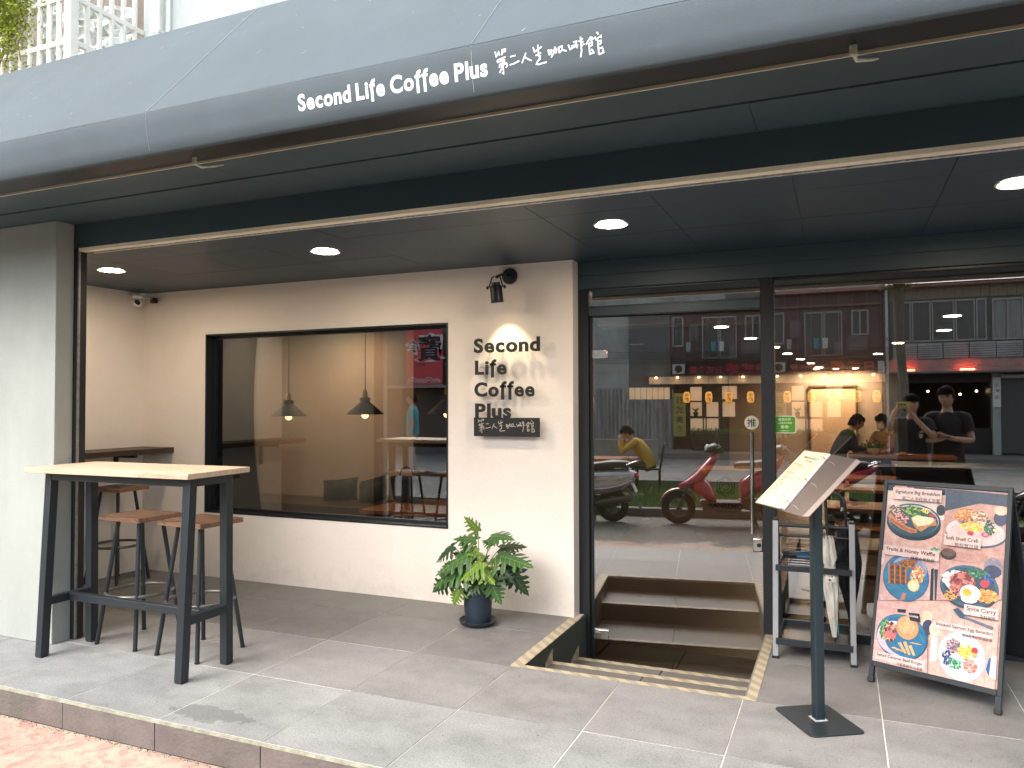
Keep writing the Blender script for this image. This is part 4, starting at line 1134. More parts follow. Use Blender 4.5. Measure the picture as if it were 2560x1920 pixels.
# ================================================================== menu stand
ms = thing('menu_stand', (-.11, 3.76, 0), 'dark metal menu stand with a square base and a tilted plate, right of the steps', 'stand')
b0 = [(-.306, 3.81), (-.132, 3.533), (.086, 3.668), (-.085, 3.948)]
def rounded_quad(q, r=.03, n=5):
    o_ = []
    for i in range(4):
        p = Vector(q[i]); a = (Vector(q[i - 1]) - p).normalized(); b_ = (Vector(q[(i + 1) % 4]) - p).normalized()
        for k in range(n + 1):
            t = k / n; o_.append(tuple((p + a * r) * (1 - t) ** 2 + p * 2 * t * (1 - t) + (p + b_ * r) * t * t))
    return o_
MB().prism(rounded_quad(b0), (0, 0, .001), (1, 0, 0), (0, 1, 0), (0, 0, .006)).build('base_plate', m_blackm, ms, bevel=.0015)
pc_ = Vector((-.110, 3.745))
m_pole = pbr('dark_teal_metal', (.020, .034, .042), .35, metal=.3)
ca, sa_ = math.cos(.553), math.sin(.553)
def rot2(x, y): return (pc_.x + x * ca - y * sa_, pc_.y + x * sa_ + y * ca)
qq = [rot2(*p) for p in ((-.0225, -.0225), (.0225, -.0225), (.0225, .0225), (-.0225, .0225))]
MB().prism(rounded_quad(qq, .008, 3), (0, 0, .0075), (1, 0, 0), (0, 1, 0), (0, 0, 1.02)).build('pole', m_pole, ms, bevel=.001)
MB().prism([rot2(*p) for p in ((-.03, -.03), (.03, -.03), (.03, .03), (-.03, .03))], (0, 0, .0072), (1, 0, 0), (0, 1, 0), (0, 0, .003)).build('weld', m_galv, ms)
PLt = [Vector(p) for p in ((-.374, 3.795, .958), (-.136, 3.546, .929), (.085, 3.729, 1.172), (-.154, 3.978, 1.201))]
L0, B0, R0, T0 = PLt
ux = (B0 - L0).normalized(); uy = (T0 - L0); uy = (uy - ux * uy.dot(ux)).normalized(); un = ux.cross(uy)
PW, PH = (B0 - L0).length, (T0 - L0).length
def pp_(x, y, z=0): return L0 + ux * x + uy * y + un * z
m_plate = pbr('brown_grey_metal_plate', (.115, .095, .092), .38, metal=.25, var=.1, vscale=4)
MB().prism([(0, 0), (PW - .03, 0), (PW - .03, PH), (0, PH)], L0, ux, uy, un * -.003).build('plate', m_plate, ms)
lipm = MB(); lipm.prism([(PW - .0298, 0), (PW, .012), (PW, PH - .01), (PW - .0298, PH)], L0 + un * .001, ux, uy, un * .003)
lipm.build('folded_lip', pbr('pale_brown_plate_edge', (.30, .25, .24), .4, metal=.2), ms)
kk = MB(); kk.beam((pc_.x, pc_.y, 1.015), pp_(PW * .42, PH * .5, -.005), .035, .02, (ca, sa_, 0)); kk.prism([(PW * .3, PH * .3), (PW * .6, PH * .3), (PW * .6, PH * .7), (PW * .3, PH * .7)], L0 - un * .0035, ux, uy, un * -.006)
kk.build('plate_mount', m_blackm, ms, kind='stuff')
mn = thing('menu_booklet', tuple(pp_(.1, .2)), 'ring bound cream menu pages lying open on the tilted plate of the stand', 'menu')
m_paper = pbr('cream_paper', (.70, .61, .44), .8, var=.05, vscale=5)
for i in range(5):
    o2 = .002 * i
    MB().prism([(.001 + o2, -.004), (.168 + o2 * .6, .004), (.136 + o2 * .6, PH - .006), (-.004 + o2, PH - .010 - o2)], L0 + un * (.001 + i * .0016), ux, uy, un * .0012).build('page', m_paper, mn)
tx = MB(); zt = .001 + 4 * .0016 + .0016
tx_o = L0 + un * zt
flat_text(tx, 'BREAKFAST', tx_o + ux * .085 + uy * .315, ux, uy, un, .018, .02, 'c')
flat_text(tx, '早午餐', tx_o + ux * .085 + uy * .295, ux, uy, un, .014, .01, 'c')
for i in range(9):
    y = .268 - i * .028
    flat_text(tx, ['Big Breakfast', 'French Toast', 'Egg Benedict', 'Soft Shell Crab', 'Waffle', 'Beef Burger', 'Spice Curry', 'Salad', 'Soup'][i], tx_o + ux * .018 + uy * y, ux, uy, un, .0105, .006)
    flat_text(tx, '%d' % (220 + 20 * (i % 5)), tx_o + ux * .122 + uy * y, ux, uy, un, .0105, .006)
    flat_text(tx, ['第二人生經典大早餐', '法式吐司', '班尼迪克蛋', '軟殼蟹可頌', '蜂蜜水果鬆餅', '牛肉漢堡', '香料咖哩', '沙拉', '濃湯'][i], tx_o + ux * .018 + uy * (y - .0115), ux, uy, un, .008, .002)
tx.build('printed_text', pbr('brown_ink', (.09, .06, .04), .8), mn, kind='stuff')
bd = MB()
for off_ in (.176, .188): bd.prism([(off_, .006), (off_ + .006, .006), (off_ - .026, PH - .004), (off_ - .032, PH - .004)], L0 + un * .0005, ux, uy, un * .008)
bd.build('ring_spine', pbr('white_plastic', (.78, .78, .76), .35), mn, bevel=.001)
for fy in (.12, .50, .88):
    r0 = pp_(.164 - .032 * fy, PH * fy, .006)
    MB().tube([r0 + ux * (.017 + .017 * math.cos(a)) * 1.0 + un * (.020 * math.sin(a)) for a in [math.pi * k / 10 for k in range(11)]], .0016, 6).build('ring', m_chrome, mn, smooth=50)
    MB().tube([r0 + ux * .05 + un * -.004, r0 + ux * .075 - uy * .004 - un * .0045, r0 + ux * .098 - uy * .016 - un * .0045], .0008, 4).build('ring_wire', m_galv, mn)

# ================================================================== umbrella rack
rk = thing('umbrella_rack', (-.15, 4.75, 0), 'two tier metal umbrella rack with silver legs against the window', 'rack')
m_silver = pbr('silver_painted_steel', (.30, .31, .33), .4, metal=.4, var=.08, vscale=10)
xL, xR = -.352, .048
for x in (xL, xR):
    MB().beam((x, 4.565, .012), (x, 4.66, .752), .030, .022, (1, 0, 0)).build('front_leg', m_silver, rk, bevel=.002)
    MB().beam((x, 4.975, .012), (x, 4.70, .752), .030, .022, (1, 0, 0)).build('rear_leg', m_blackm, rk, bevel=.002)
    for y in (4.5635, 4.977): MB().box(x - .018, x + .018, y - .014, y + .014, 0, .013).build('foot_cap', m_black, rk)
    B(x - .012, x + .012, 4.652, 4.708, .752, .766).build('leg_joint', m_blackm, rk, bevel=.002)
MB().tube([(xL + .0155, 4.672, .728), (xR - .0155, 4.672, .728)], .011, 12).build('top_bar', m_blackm, rk, smooth=40)
MB().tube([(xL + .0155, 4.735, .66), (xR - .0155, 4.735, .66)], .009, 12).build('rear_bar', m_blackm, rk, smooth=40)
def tray(z, y0, y1, h, solid):
    nmf = MB()
    nmf.box(xL + .002, xR - .002, y0, y0 + .018, z - h, z).box(xL + .002, xR - .002, y1 - .018, y1, z - h, z)
    nmf.box(xL + .002, xL + .02, y0 + .0185, y1 - .0185, z - h, z).box(xR - .02, xR - .002, y0 + .0185, y1 - .0185, z - h, z)
    nmf.build('shelf_frame', m_blackm, rk)
    if solid:
        B(xL + .0205, xR - .0205, y0 + .0187, y1 - .0187, z - h, z - h + .003).build('drip_tray', pbr('wet_brown_tray', (.05, .032, .022), .25), rk)
    else:
        for i in range(5):
            y = y0 + .05 + (y1 - y0 - .1) * i / 4
            B(xL + .0205, xR - .0205, y - .003, y + .003, z - .008, z - .002).build('grid_bar', m_blackm, rk)
        for i in range(4):
            x = xL + .07 + (xR - xL - .14) * i / 3
            B(x - .003, x + .003, y0 + .0187, y1 - .0187, z - .014, z - .0085).build('grid_bar', m_blackm, rk)
tray(.512, 4.588, 4.985, .030, False)
tray(.112, 4.556, 4.985, .034, True)

# umbrellas
def umbrella(name, top, tip, mat, label, hook=(1, 0), rmax=.045, strap=None, handle_mat=None, open_top=False, grp=None, hook_r=.038, shaft=.14):
    t = thing(name, tuple(tip), label, 'umbrella', grp)
    top = Vector(top); tip = Vector(tip); d = (tip - top).normalized(); Ltot = (tip - top).length
    s_ = Vector((hook[0], hook[1], 0)).normalized()
    hp = [top + s_ * hook_r * (1 - math.cos(a)) - d * hook_r * math.sin(a) for a in [math.pi * k / 9 for k in range(10)]]
    hp = [top + d * shaft * .95] + hp + [hp[-1] + d * .035]
    MB().tube(hp, [.0085] * len(hp), 12).build('handle', handle_mat or m_black, t, smooth=50)
    MB().tube([hp[-1], hp[-1] + d * .012], .0088, 12).build('handle_tip', m_steel, t, smooth=40)
    c0 = top + d * shaft; Lc = Ltot - shaft - .045; n = 14; seg = 36; rings = []
    xx = d.orthogonal().normalized(); yy = d.cross(xx)
    rr_ = random.Random(3)
    for k in range(n + 1):
        f_ = k / n
        r = rmax * ((.55 + 1.6 * f_) if f_ < .22 else (.62 + .38 * math.sin(math.pi * min(1, (f_ - .22) / .9))) * (1 - .62 * max(0, f_ - .45) / .55)) if open_top else rmax * (.75 + .5 * math.sin(math.pi * min(1, f_ * 1.15))) * (1 - .75 * f_ ** 2)
        if open_top and f_ > .22 and f_ < .30: r *= .78
        rg = []
        for j in range(seg):
            a = 2 * math.pi * j / seg
            pleat = 1 + (.22 * math.sin(a * 8 + k * .35) + .08 * math.sin(a * 13 - k)) * (.4 + .6 * (1 - f_))
            rg.append(c0 + d * Lc * f_ + (xx * math.cos(a) + yy * math.sin(a)) * r * pleat)
        rings.append(rg)
    MB().loft(rings).build('canopy', mat, t, smooth=50)
    MB().tube([c0 + d * Lc * .98, tip], [.006, .0035], 10).build('tip', m_steel, t, smooth=40)
    tips = MB()
    for j in range(8):
        a = 2 * math.pi * j / 8; p = c0 + (xx * math.cos(a) + yy * math.sin(a)) * rmax * .62
        tips.tube([p - d * .022, p + d * .01], .0022, 6)
    tips.build('rib_tips', handle_mat or m_black, t, kind='stuff')
    if strap:
        p = c0 + d * Lc * .42
        MB().lathe([(rmax * .98, -.014), (rmax * 1.04, -.012), (rmax * 1.04, .012), (rmax * .98, .014)], p, 24, d, caps=False).build('strap', strap, t, smooth=40)
        MB().lathe([(.001, .004), (.006, .003), (.007, 0)], p + Vector((-.1, -1, 0)).normalized() * rmax * 1.03, 12, (-.1, -1, .1)).build('snap_button', m_black, t)
    return t
m_vinyl = pbr('wrinkled_clear_vinyl', (.72, .69, .62), .18, var=.3, vscale=30, bump=.9, bscale=45, trans=.25, spec=.8, stretch=(1, 1, .25))
umbrella('clear_umbrella', (-.085, 4.612, .885), (-.045, 4.645, .085), m_vinyl, 'closed clear vinyl umbrella with a black crook handle hooked upright in the rack', hook=(1, .1), rmax=.040, strap=pbr('clear_strap', (.6, .58, .5), .2), open_top=True, hook_r=.042, shaft=.20)
m_bfab = pbr('black_nylon', (.008, .009, .011), .55, bump=.2, bscale=120)
umbrella('black_umbrella', (.015, 4.80, .845), (.045, 4.90, .085), m_bfab, 'closed black umbrella leaning at the right end of the rack', hook=(-.3, .9), rmax=.055, hook_r=.03)
# folded blue umbrella lying on the shelf
fb_ = thing('folded_umbrella', (-.10, 4.84, .512), 'short folded navy blue umbrella lying on the middle shelf of the rack', 'umbrella')
rings = []
for k in range(11):
    f_ = k / 10; r = .034 * (.55 + .7 * math.sin(math.pi * (.12 + .8 * f_)))
    rings.append([Vector((-.245 + .27 * f_, 4.80 + .05 * f_ + r * (1.25) * math.cos(2 * math.pi * j / 24) * (1 + .12 * math.sin(j * 2.6)), .512 + .026 + r * .72 * math.sin(2 * math.pi * j / 24))) for j in range(24)])
MB().loft(rings).build('canopy', pbr('navy_nylon', (.008, .045, .11), .5, bump=.6, bscale=30), fb_, smooth=50)
MB().tube([(-.285, 4.795, .535), (-.243, 4.80, .537)], [.014, .012], 12).build('handle', m_black, fb_, smooth=50)
bg_ = thing('black_pouch', (-.28, 4.88, .512), 'small black umbrella pouch lying on the left of the middle shelf', 'pouch')
rings = []
for k in range(9):
    f_ = k / 8; r = .022 * (.3 + math.sin(math.pi * (.08 + .84 * f_)))
    rings.append([Vector((-.335 + .17 * f_, 4.90 - .03 * f_ + r * 1.9 * math.cos(2 * math.pi * j / 18), .512 + .019 + .004 * math.sin(k) + r * .6 * math.sin(2 * math.pi * j / 18))) for j in range(18)])
MB().loft(rings).build('body', m_bfab, bg_, smooth=50)
tealu = thing('teal_umbrella', (-.02, 4.93, .09), 'slim teal umbrella standing behind the clear one in the rack', 'umbrella')
MB().loft([[Vector((-.115 + .09 * f_ + r * math.cos(2 * math.pi * j / 14), 4.80 + .06 * f_ + r * math.sin(2 * math.pi * j / 14), .62 - .54 * f_)) for j in range(14)] for f_, r in ((0, .006), (.05, .014), (.5, .02), (.9, .008), (1, .003))]).build('canopy', pbr('teal_nylon', (.04, .28, .30), .45), tealu, smooth=50)

# ================================================================== menu board (A-frame)
bdn = thing('menu_board', (.38, 4.24, 0), 'black framed A board with printed food photographs and dish names, at the right edge', 'sign')
FLb = Vector((.124, 4.357, 0)); ub = Vector((.912, -.4104, 0)).normalized(); topv = Vector((.41 * .256, .912 * .256, 1.012)); LB = topv.length; wb = topv.normalized(); nb = ub.cross(wb).normalized()
def bp_(x, y, z=0): return FLb + ub * x + wb * y + nb * z
def bbox(mb, x0, x1, y0, y1, z0, z1):
    mb.hull8([bp_(x0, y0, z0), bp_(x1, y0, z0), bp_(x1, y1, z0), bp_(x0, y1, z0)], [bp_(x0, y0, z1), bp_(x1, y0, z1), bp_(x1, y1, z1), bp_(x0, y1, z1)])
    return mb
for (x0, x1, y0, y1) in ((-.014, .0035, .082, 1.046), (.562, .582, .082, 1.046), (.0036, .5619, 1.022, 1.046), (.0036, .5619, .082, .108)):
    bbox(MB(), x0, x1, y0, y1, -.012, .012).build('frame_bar', m_blackm, bdn, bevel=.002)
for x in (.0, .568):
    bbox(MB(), x - .012, x + .012, .028, .0815, -.011, .011).build('leg', m_blackm, bdn)
    bbox(MB(), x - .015, x + .015, .003, .0275, -.014, .014).build('foot_cap', m_black, bdn, bevel=.002)
bbox(MB(), .0036, .5619, .1081, 1.0219, -.006, -.0005).build('backing_panel', m_black, bdn)
# rear half of the A frame
nbh = Vector((.41, .912, 0)).normalized()
rear = MB()
tp = bp_(0, 1.03, -.02); tq = bp_(.568, 1.03, -.02)
for p in (tp, tq):
    rear.beam(p, Vector((p.x, p.y, 0)) + nbh * .38 + Vector((0, 0, .003)), .022, .022, tuple(ub))
rear.beam(tp, tq, .022, .022, (0, 0, 1)); rr0 = tp.lerp(Vector((tp.x, tp.y, 0)) + nbh * .38, .9); rr1 = tq.lerp(Vector((tq.x, tq.y, 0)) + nbh * .38, .9)
rear.beam(rr0, rr1, .02, .02, (0, 0, 1)); rear.build('rear_frame', m_blackm, bdn)
rp = MB(); rp.quad(tp.lerp(rr0, .04), tq.lerp(rr1, .04), rr1, rr0); rp.build('rear_panel', m_black, bdn)
# ---- printed poster: painted as thin layers of coloured print
SPEC = [
('x',0,0.0,1,1,'D9B3A6'),
('p',[(0.0,1.0),(0.506,0.995),(0.506,0.959),(0.001,0.964)],'1D2E3E'),
('p',[(0.002,0.961),(0.436,0.955),(0.443,0.86),(0.006,0.878)],'E9D8CD'),
('p',[(0.061,0.994),(0.172,0.995),(0.177,0.919),(0.064,0.917)],'C89A92'),
('p',[(0.131,0.988),(0.234,0.989),(0.236,0.909),(0.134,0.912)],'DDC0BA'),
('e',0.477,0.875,0.038,0.03,'22303F',0),
('e',0.488,0.833,0.031,0.013,'EADFD6',0),
('e',0.251,0.789,0.236,0.099,'1B3240',0),
('e',0.249,0.804,0.235,0.093,'24505F',0),
('e',0.249,0.806,0.218,0.082,'B8B4B8',0),
('e',0.249,0.802,0.212,0.078,'31515C',0),
('b',0.1,0.852,0.068,0.031,['6B5146','D8C2B4','3C2C28','A88A7A'],40),
('b',0.147,0.806,0.061,0.031,['B3606A','E4B8AE','8C3B47','D78F8A'],40),
('b',0.243,0.856,0.073,0.03,['3E7A3A','6FA24A','1F5230','A8C46A'],60),
('b',0.348,0.863,0.039,0.017,['F0DE7A','E9C95A','FFF0A8'],25),
('e',0.403,0.84,0.023,0.009,'CC3E4A',0),
('p',[(0.021,0.816),(0.046,0.835),(0.1,0.799),(0.2,0.766),(0.288,0.752),(0.29,0.737),(0.245,0.73),(0.147,0.749),(0.053,0.782)],'C98A62'),
('p',[(0.035,0.812),(0.102,0.785),(0.201,0.757),(0.283,0.743),(0.258,0.733),(0.147,0.753),(0.053,0.786)],'A96446'),
('p',[(0.227,0.816),(0.279,0.832),(0.326,0.831),(0.437,0.825),(0.454,0.788),(0.391,0.779),(0.323,0.744),(0.288,0.755),(0.259,0.774)],'C28A62'),
('p',[(0.234,0.818),(0.285,0.835),(0.332,0.831),(0.417,0.828),(0.426,0.812),(0.39,0.788),(0.293,0.772),(0.25,0.795)],'F3E3BC'),
('p',[(0.509,0.996),(1.0,0.989),(1.004,0.847),(0.512,0.847)],'3A4A5E'),
('p',[(0.623,0.995),(0.626,0.995),(0.631,0.906),(0.628,0.906)],'27364A'),
('p',[(0.515,0.873),(0.788,0.93),(0.998,0.924),(0.99,0.602),(0.495,0.618),(0.509,0.813)],'C79C90'),
('p',[(0.507,0.657),(0.992,0.654),(0.992,0.652),(0.507,0.655)],'B58A80'),
('p',[(0.507,0.652),(0.992,0.648),(0.992,0.647),(0.507,0.651)],'B58A80'),
('p',[(0.507,0.647),(0.993,0.643),(0.993,0.641),(0.508,0.646)],'B58A80'),
('p',[(0.508,0.642),(0.993,0.637),(0.993,0.636),(0.508,0.64)],'B58A80'),
('p',[(0.509,0.635),(0.994,0.632),(0.994,0.63),(0.509,0.633)],'B58A80'),
('p',[(0.51,0.628),(0.994,0.626),(0.994,0.625),(0.51,0.626)],'B58A80'),
('p',[(0.51,0.619),(0.995,0.621),(0.995,0.619),(0.511,0.618)],'B58A80'),
('p',[(0.511,0.61),(0.995,0.615),(0.995,0.614),(0.512,0.608)],'B58A80'),
('p',[(0.513,0.6),(0.995,0.61),(0.996,0.608),(0.513,0.599)],'B58A80'),
('e',0.953,0.86,0.052,0.041,'3C4664',0),
('e',0.952,0.901,0.051,0.025,'E8CDB0',0),
('e',0.767,0.759,0.235,0.068,'33506B',0),
('e',0.766,0.773,0.235,0.071,'CFC0BE',0),
('e',0.766,0.775,0.224,0.063,'E6C5C3',0),
('e',0.679,0.856,0.085,0.043,'C88550',0),
('b',0.679,0.856,0.079,0.039,['D89A60','B87040','E8B47C','C27A48'],70),
('b',0.788,0.857,0.065,0.033,['E8CBA0','B5927A','F2E0C0','8C6A5C'],60),
('b',0.671,0.816,0.036,0.021,['6A5A7A','50466A'],16),
('b',0.739,0.8,0.095,0.023,['F2D860','E8C850','F6E8A0','D8B040'],60),
('b',0.876,0.806,0.04,0.037,['2C6A5A','1F5048','4C9060'],40),
('e',0.73,0.766,0.027,0.012,'C83A50',0),
('e',0.844,0.766,0.03,0.013,'D04860',0),
('e',0.847,0.766,0.017,0.007,'EFA8A8',0),
('e',0.923,0.795,0.023,0.008,'F0E0A0',0),
('e',0.565,0.641,0.064,0.031,'3A3438',0),
('e',0.564,0.649,0.055,0.021,'6A5450',0),
('p',[(0.006,0.667),(0.489,0.676),(0.51,0.388),(-0.001,0.33)],'D2AFA8'),
('p',[(0.417,0.662),(0.493,0.666),(0.495,0.614),(0.428,0.62)],'6F9A7E'),
('b',0.457,0.648,0.037,0.021,['F4F6F0','3E8A5A','C8E0C8'],18),
('e',0.001,0.574,0.027,0.043,'EBD2CC',0),
('e',0.225,0.48,0.201,0.13,'3B5F86',0),
('e',0.225,0.483,0.193,0.126,'2E6F96',0),
('e',0.255,0.532,0.149,0.063,'8E9CC0',0),
('e',0.21,0.468,0.165,0.098,'2478A0',0),
('p',[(0.067,0.549),(0.166,0.546),(0.218,0.508),(0.269,0.449),(0.083,0.43)],'8A5230'),
('e',0.104,0.525,0.017,0.01,'5A3426',0),
('e',0.108,0.498,0.016,0.009,'5A3426',0),
('e',0.111,0.472,0.016,0.01,'5A3426',0),
('e',0.115,0.445,0.016,0.009,'5A3426',0),
('e',0.153,0.526,0.016,0.01,'5A3426',0),
('e',0.157,0.499,0.016,0.009,'5A3426',0),
('e',0.16,0.473,0.016,0.009,'5A3426',0),
('e',0.163,0.447,0.016,0.009,'5A3426',0),
('e',0.202,0.527,0.016,0.009,'5A3426',0),
('e',0.205,0.501,0.016,0.01,'5A3426',0),
('e',0.208,0.474,0.016,0.009,'5A3426',0),
('e',0.211,0.448,0.016,0.009,'5A3426',0),
('p',[(0.067,0.545),(0.076,0.544),(0.091,0.435),(0.082,0.434)],'C78C58'),
('p',[(0.117,0.546),(0.126,0.545),(0.139,0.44),(0.13,0.439)],'C78C58'),
('p',[(0.165,0.547),(0.174,0.546),(0.187,0.445),(0.179,0.444)],'C78C58'),
('p',[(0.214,0.548),(0.223,0.547),(0.235,0.45),(0.226,0.449)],'C78C58'),
('p',[(0.144,0.561),(0.248,0.587),(0.315,0.585),(0.311,0.563),(0.236,0.522)],'A0663C'),
('b',0.232,0.56,0.059,0.019,['6A3C24','C08850','8A5230'],30),
('b',0.324,0.505,0.058,0.046,['E8A24A','F0D890','D87838','F6ECC8','B84A30'],60),
('e',0.299,0.443,0.05,0.032,'EBD29A',0),
('e',0.295,0.445,0.039,0.025,'F3E2B4',0),
('p',[(0.212,0.396),(0.245,0.396),(0.23,0.356),(0.191,0.352)],'B07A60'),
('p',[(0.436,0.545),(0.457,0.556),(0.47,0.383),(0.442,0.38)],'16202C'),
('p',[(0.461,0.548),(0.493,0.551),(0.493,0.493),(0.495,0.386),(0.482,0.385),(0.471,0.49)],'2A3A50'),
('p',[(0.505,0.61),(0.993,0.606),(0.992,0.442),(0.51,0.388)],'C8A098'),
('e',0.922,0.6,0.071,0.051,'8C8494',0),
('e',0.918,0.58,0.068,0.032,'2C3A5A',0),
('e',0.745,0.48,0.229,0.113,'1C3644',0),
('e',0.745,0.486,0.226,0.108,'2F5A6C',0),
('e',0.745,0.486,0.202,0.093,'22485A',0),
('b',0.646,0.508,0.102,0.048,['F6F2EC','FFFFFF','E4DCD8'],90),
('e',0.696,0.493,0.097,0.06,'9C4A4A',0),
('b',0.696,0.493,0.095,0.058,['B86A60','8C3A40','C88478','7A2C34'],120),
('b',0.803,0.56,0.064,0.024,['3C7A56','5AA070','24584A'],50),
('b',0.898,0.538,0.04,0.024,['2A4C9A','1C2C5A','4A70B8'],30),
('e',0.866,0.511,0.034,0.02,'C83848',0),
('b',0.883,0.449,0.079,0.035,['EBA050','F0B468','D88838'],60),
('b',0.606,0.423,0.054,0.024,['EBA050','F0B468'],26),
('e',0.76,0.452,0.08,0.042,'F6F0E6',0),
('e',0.754,0.423,0.064,0.024,'FBF7F0',0),
('e',0.736,0.453,0.034,0.02,'F2B22C',0),
('p',[(-0.001,0.331),(0.429,0.326),(0.467,-0.01),(0.0,0.0)],'D8AEA8'),
('p',[(0.391,0.32),(0.474,0.317),(0.482,0.184),(0.395,0.23)],'E6C8A8'),
('e',0.451,0.237,0.05,0.04,'2C3A5A',0),
('e',0.235,0.156,0.219,0.122,'1E4A66',0),
('e',0.232,0.159,0.212,0.117,'1F6A90',0),
('e',0.19,0.145,0.168,0.089,'C8C0CC',0),
('e',0.264,0.139,0.171,0.081,'1F6F98',0),
('b',0.085,0.178,0.04,0.054,['4C9A50','88C070','2C6A3C'],50),
('b',0.134,0.171,0.059,0.049,['8A4A4C','D88C84','5A3038','F0D080','C86A60'],90),
('e',0.136,0.155,0.052,0.019,'D87878',0),
('e',0.278,0.213,0.095,0.064,'D79A68',0),
('e',0.267,0.222,0.07,0.045,'E3B080',0),
('p',[(0.207,0.123),(0.232,0.13),(0.291,0.079),(0.272,0.074)],'D8B07A'),
('p',[(0.251,0.133),(0.277,0.14),(0.324,0.075),(0.305,0.071)],'D8B07A'),
('p',[(0.303,0.136),(0.328,0.143),(0.412,0.14),(0.393,0.136)],'D8B07A'),
('p',[(0.299,0.119),(0.324,0.126),(0.362,0.077),(0.343,0.072)],'D8B07A'),
('p',[(0.179,0.078),(0.205,0.085),(0.301,0.101),(0.282,0.096)],'D8B07A'),
('p',[(0.151,0.09),(0.177,0.098),(0.277,0.085),(0.258,0.08)],'D8B07A'),
('p',[(0.18,0.303),(0.256,0.308),(0.255,0.289),(0.186,0.285)],'15151A'),
('p',[(0.278,0.294),(0.371,0.299),(0.386,0.253),(0.295,0.254)],'15151A'),
('w', 'COFFEE', 0.287, 0.274, 0.075),
('p',[(0.474,0.317),(0.987,0.321),(0.983,-0.028),(0.476,-0.012)],'DCAFA2'),
('p',[(0.73,0.324),(0.733,0.324),(0.751,-0.013),(0.748,-0.013)],'A87068'),
('p',[(0.812,0.334),(0.814,0.334),(0.831,0.0),(0.828,-0.0)],'A87068'),
('p',[(0.892,0.344),(0.894,0.344),(0.909,0.012),(0.907,0.012)],'A87068'),
('p',[(0.485,0.193),(0.531,0.195),(0.532,0.071),(0.48,0.068)],'E8E4EC'),
('e',0.502,0.231,0.043,0.036,'E6CDB8',0),
('e',0.726,0.119,0.184,0.126,'B8A8B4',0),
('e',0.726,0.123,0.178,0.121,'E4DCE8',0),
('b',0.662,0.169,0.064,0.035,['8A7478','C89A98','5A5A6A'],70),
('b',0.752,0.154,0.047,0.039,['F2CC4A','F6DC78','E8B830'],60),
('e',0.737,0.191,0.029,0.014,'FBF6EE',0),
('b',0.614,0.103,0.036,0.039,['1F3A6A','2C5A8A','16284A'],40),
('b',0.682,0.081,0.047,0.026,['3CA070','6AC08A','2A7A50'],40),
('b',0.794,0.086,0.051,0.034,['E8948A','D86A6A','F4B8A8'],60),
('e',0.824,0.166,0.024,0.017,'C8303C',0),
('e',0.823,0.143,0.022,0.012,'B8B060',0),
('p',[(0.914,0.085),(0.932,0.145),(0.946,0.147),(0.939,0.055)],'1A5A98'),
('p',[(0.953,0.159),(0.987,0.16),(0.99,0.048),(0.939,0.055)],'F0ECEC'),
('p',[(0.637,0.353),(0.678,0.366),(0.722,0.343),(0.749,0.314),(0.695,0.316)],'2A4A68'),
('p',[(0.724,0.331),(0.953,0.301),(0.948,0.285),(0.731,0.316)],'606A80'),
('x',0.059,0.914,0.485,0.982,'E3C9C4'),
('x',0.529,0.687,0.821,0.747,'E3C9C4'),
('x',0.026,0.593,0.498,0.647,'E3C9C4'),
('x',0.724,0.339,0.984,0.391,'E3C9C4'),
('x',0.5,0.24,0.955,0.28,'E3C9C4'),
('x',0.023,0.011,0.446,0.056,'E3C9C4'),
('t', 'Signature Big Breakfast', 0.082, 0.958, 0.393),
('t', '第二人生經典大早餐', 0.146, 0.922, 0.329),
('t', 'Soft Shell Crab', 0.543, 0.727, 0.26),
('t', '軟殼蟹可頌', 0.618, 0.694, 0.185),
('t', 'Fruits & Honey Waffle', 0.046, 0.626, 0.42),
('t', '蜂蜜水果鬆餅', 0.261, 0.592, 0.202),
('t', 'Spice Curry', 0.743, 0.372, 0.224),
('t', '香料咖哩', 0.846, 0.344, 0.117),
('t', 'Smoked Salmon Egg Benedict', 0.51, 0.266, 0.443),
('t', '煙燻鮭魚班尼迪克蛋', 0.718, 0.234, 0.232),
('t', 'Salted Caramel Beef Burger', 0.038, 0.041, 0.392),
('t', '海鹽焦糖牛肉漢堡', 0.214, 0.014, 0.216)]
PX0, PX1, PY0, PY1 = .0036, .5619, .1085, 1.0215
pm = MB(); rp_ = random.Random(11); lay = [0.0006]
def pxy(x, y): return (PX0 + (PX1 - PX0) * min(1, max(0, x)), PY0 + (PY1 - PY0) * min(1, max(0, y)))
def ppoly(pts, c):
    pm.cur = col(c); lay[0] += 6e-6
    v = [bp_(*pxy(*p), lay[0]) for p in pts]
    ar = sum(pts[i][0] * pts[(i + 1) % len(pts)][1] - pts[(i + 1) % len(pts)][0] * pts[i][1] for i in range(len(pts)))
    f = tuple(range(len(v)))
    pm.add(v, [f if ar > 0 else f[::-1]])
def pell(cx, cy, rx, ry, c, n=28, rot=0, wob=0):
    ppoly([(cx + rx * math.cos(2 * math.pi * k / n) * (1 + rp_.uniform(-wob, wob)), cy + ry * math.sin(2 * math.pi * k / n) * (1 + rp_.uniform(-wob, wob))) for k in range(n)], c)
def ptext(s, x, y, w, c, bold=.02):
    vs, fs = glyphs(s, bold); x0, x1, y0, y1 = gbox(vs)
    k = (w * (PX1 - PX0)) / (x1 - x0); lay[0] += 6e-6; pm.cur = col(c)
    pm.add([bp_(PX0 + (PX1 - PX0) * x + (a - x0) * k, PY0 + (PY1 - PY0) * y + b_ * k, lay[0] + .0003) for a, b_ in vs],
           [f if sum(vs[f[i]][0] * vs[f[(i + 1) % len(f)]][1] - vs[f[(i + 1) % len(f)]][0] * vs[f[i]][1] for i in range(len(f))) > 0 else f[::-1] for f in [tuple(q) for q in fs]])
def shade(c, k): return tuple(min(1, v * k) for v in col(c))
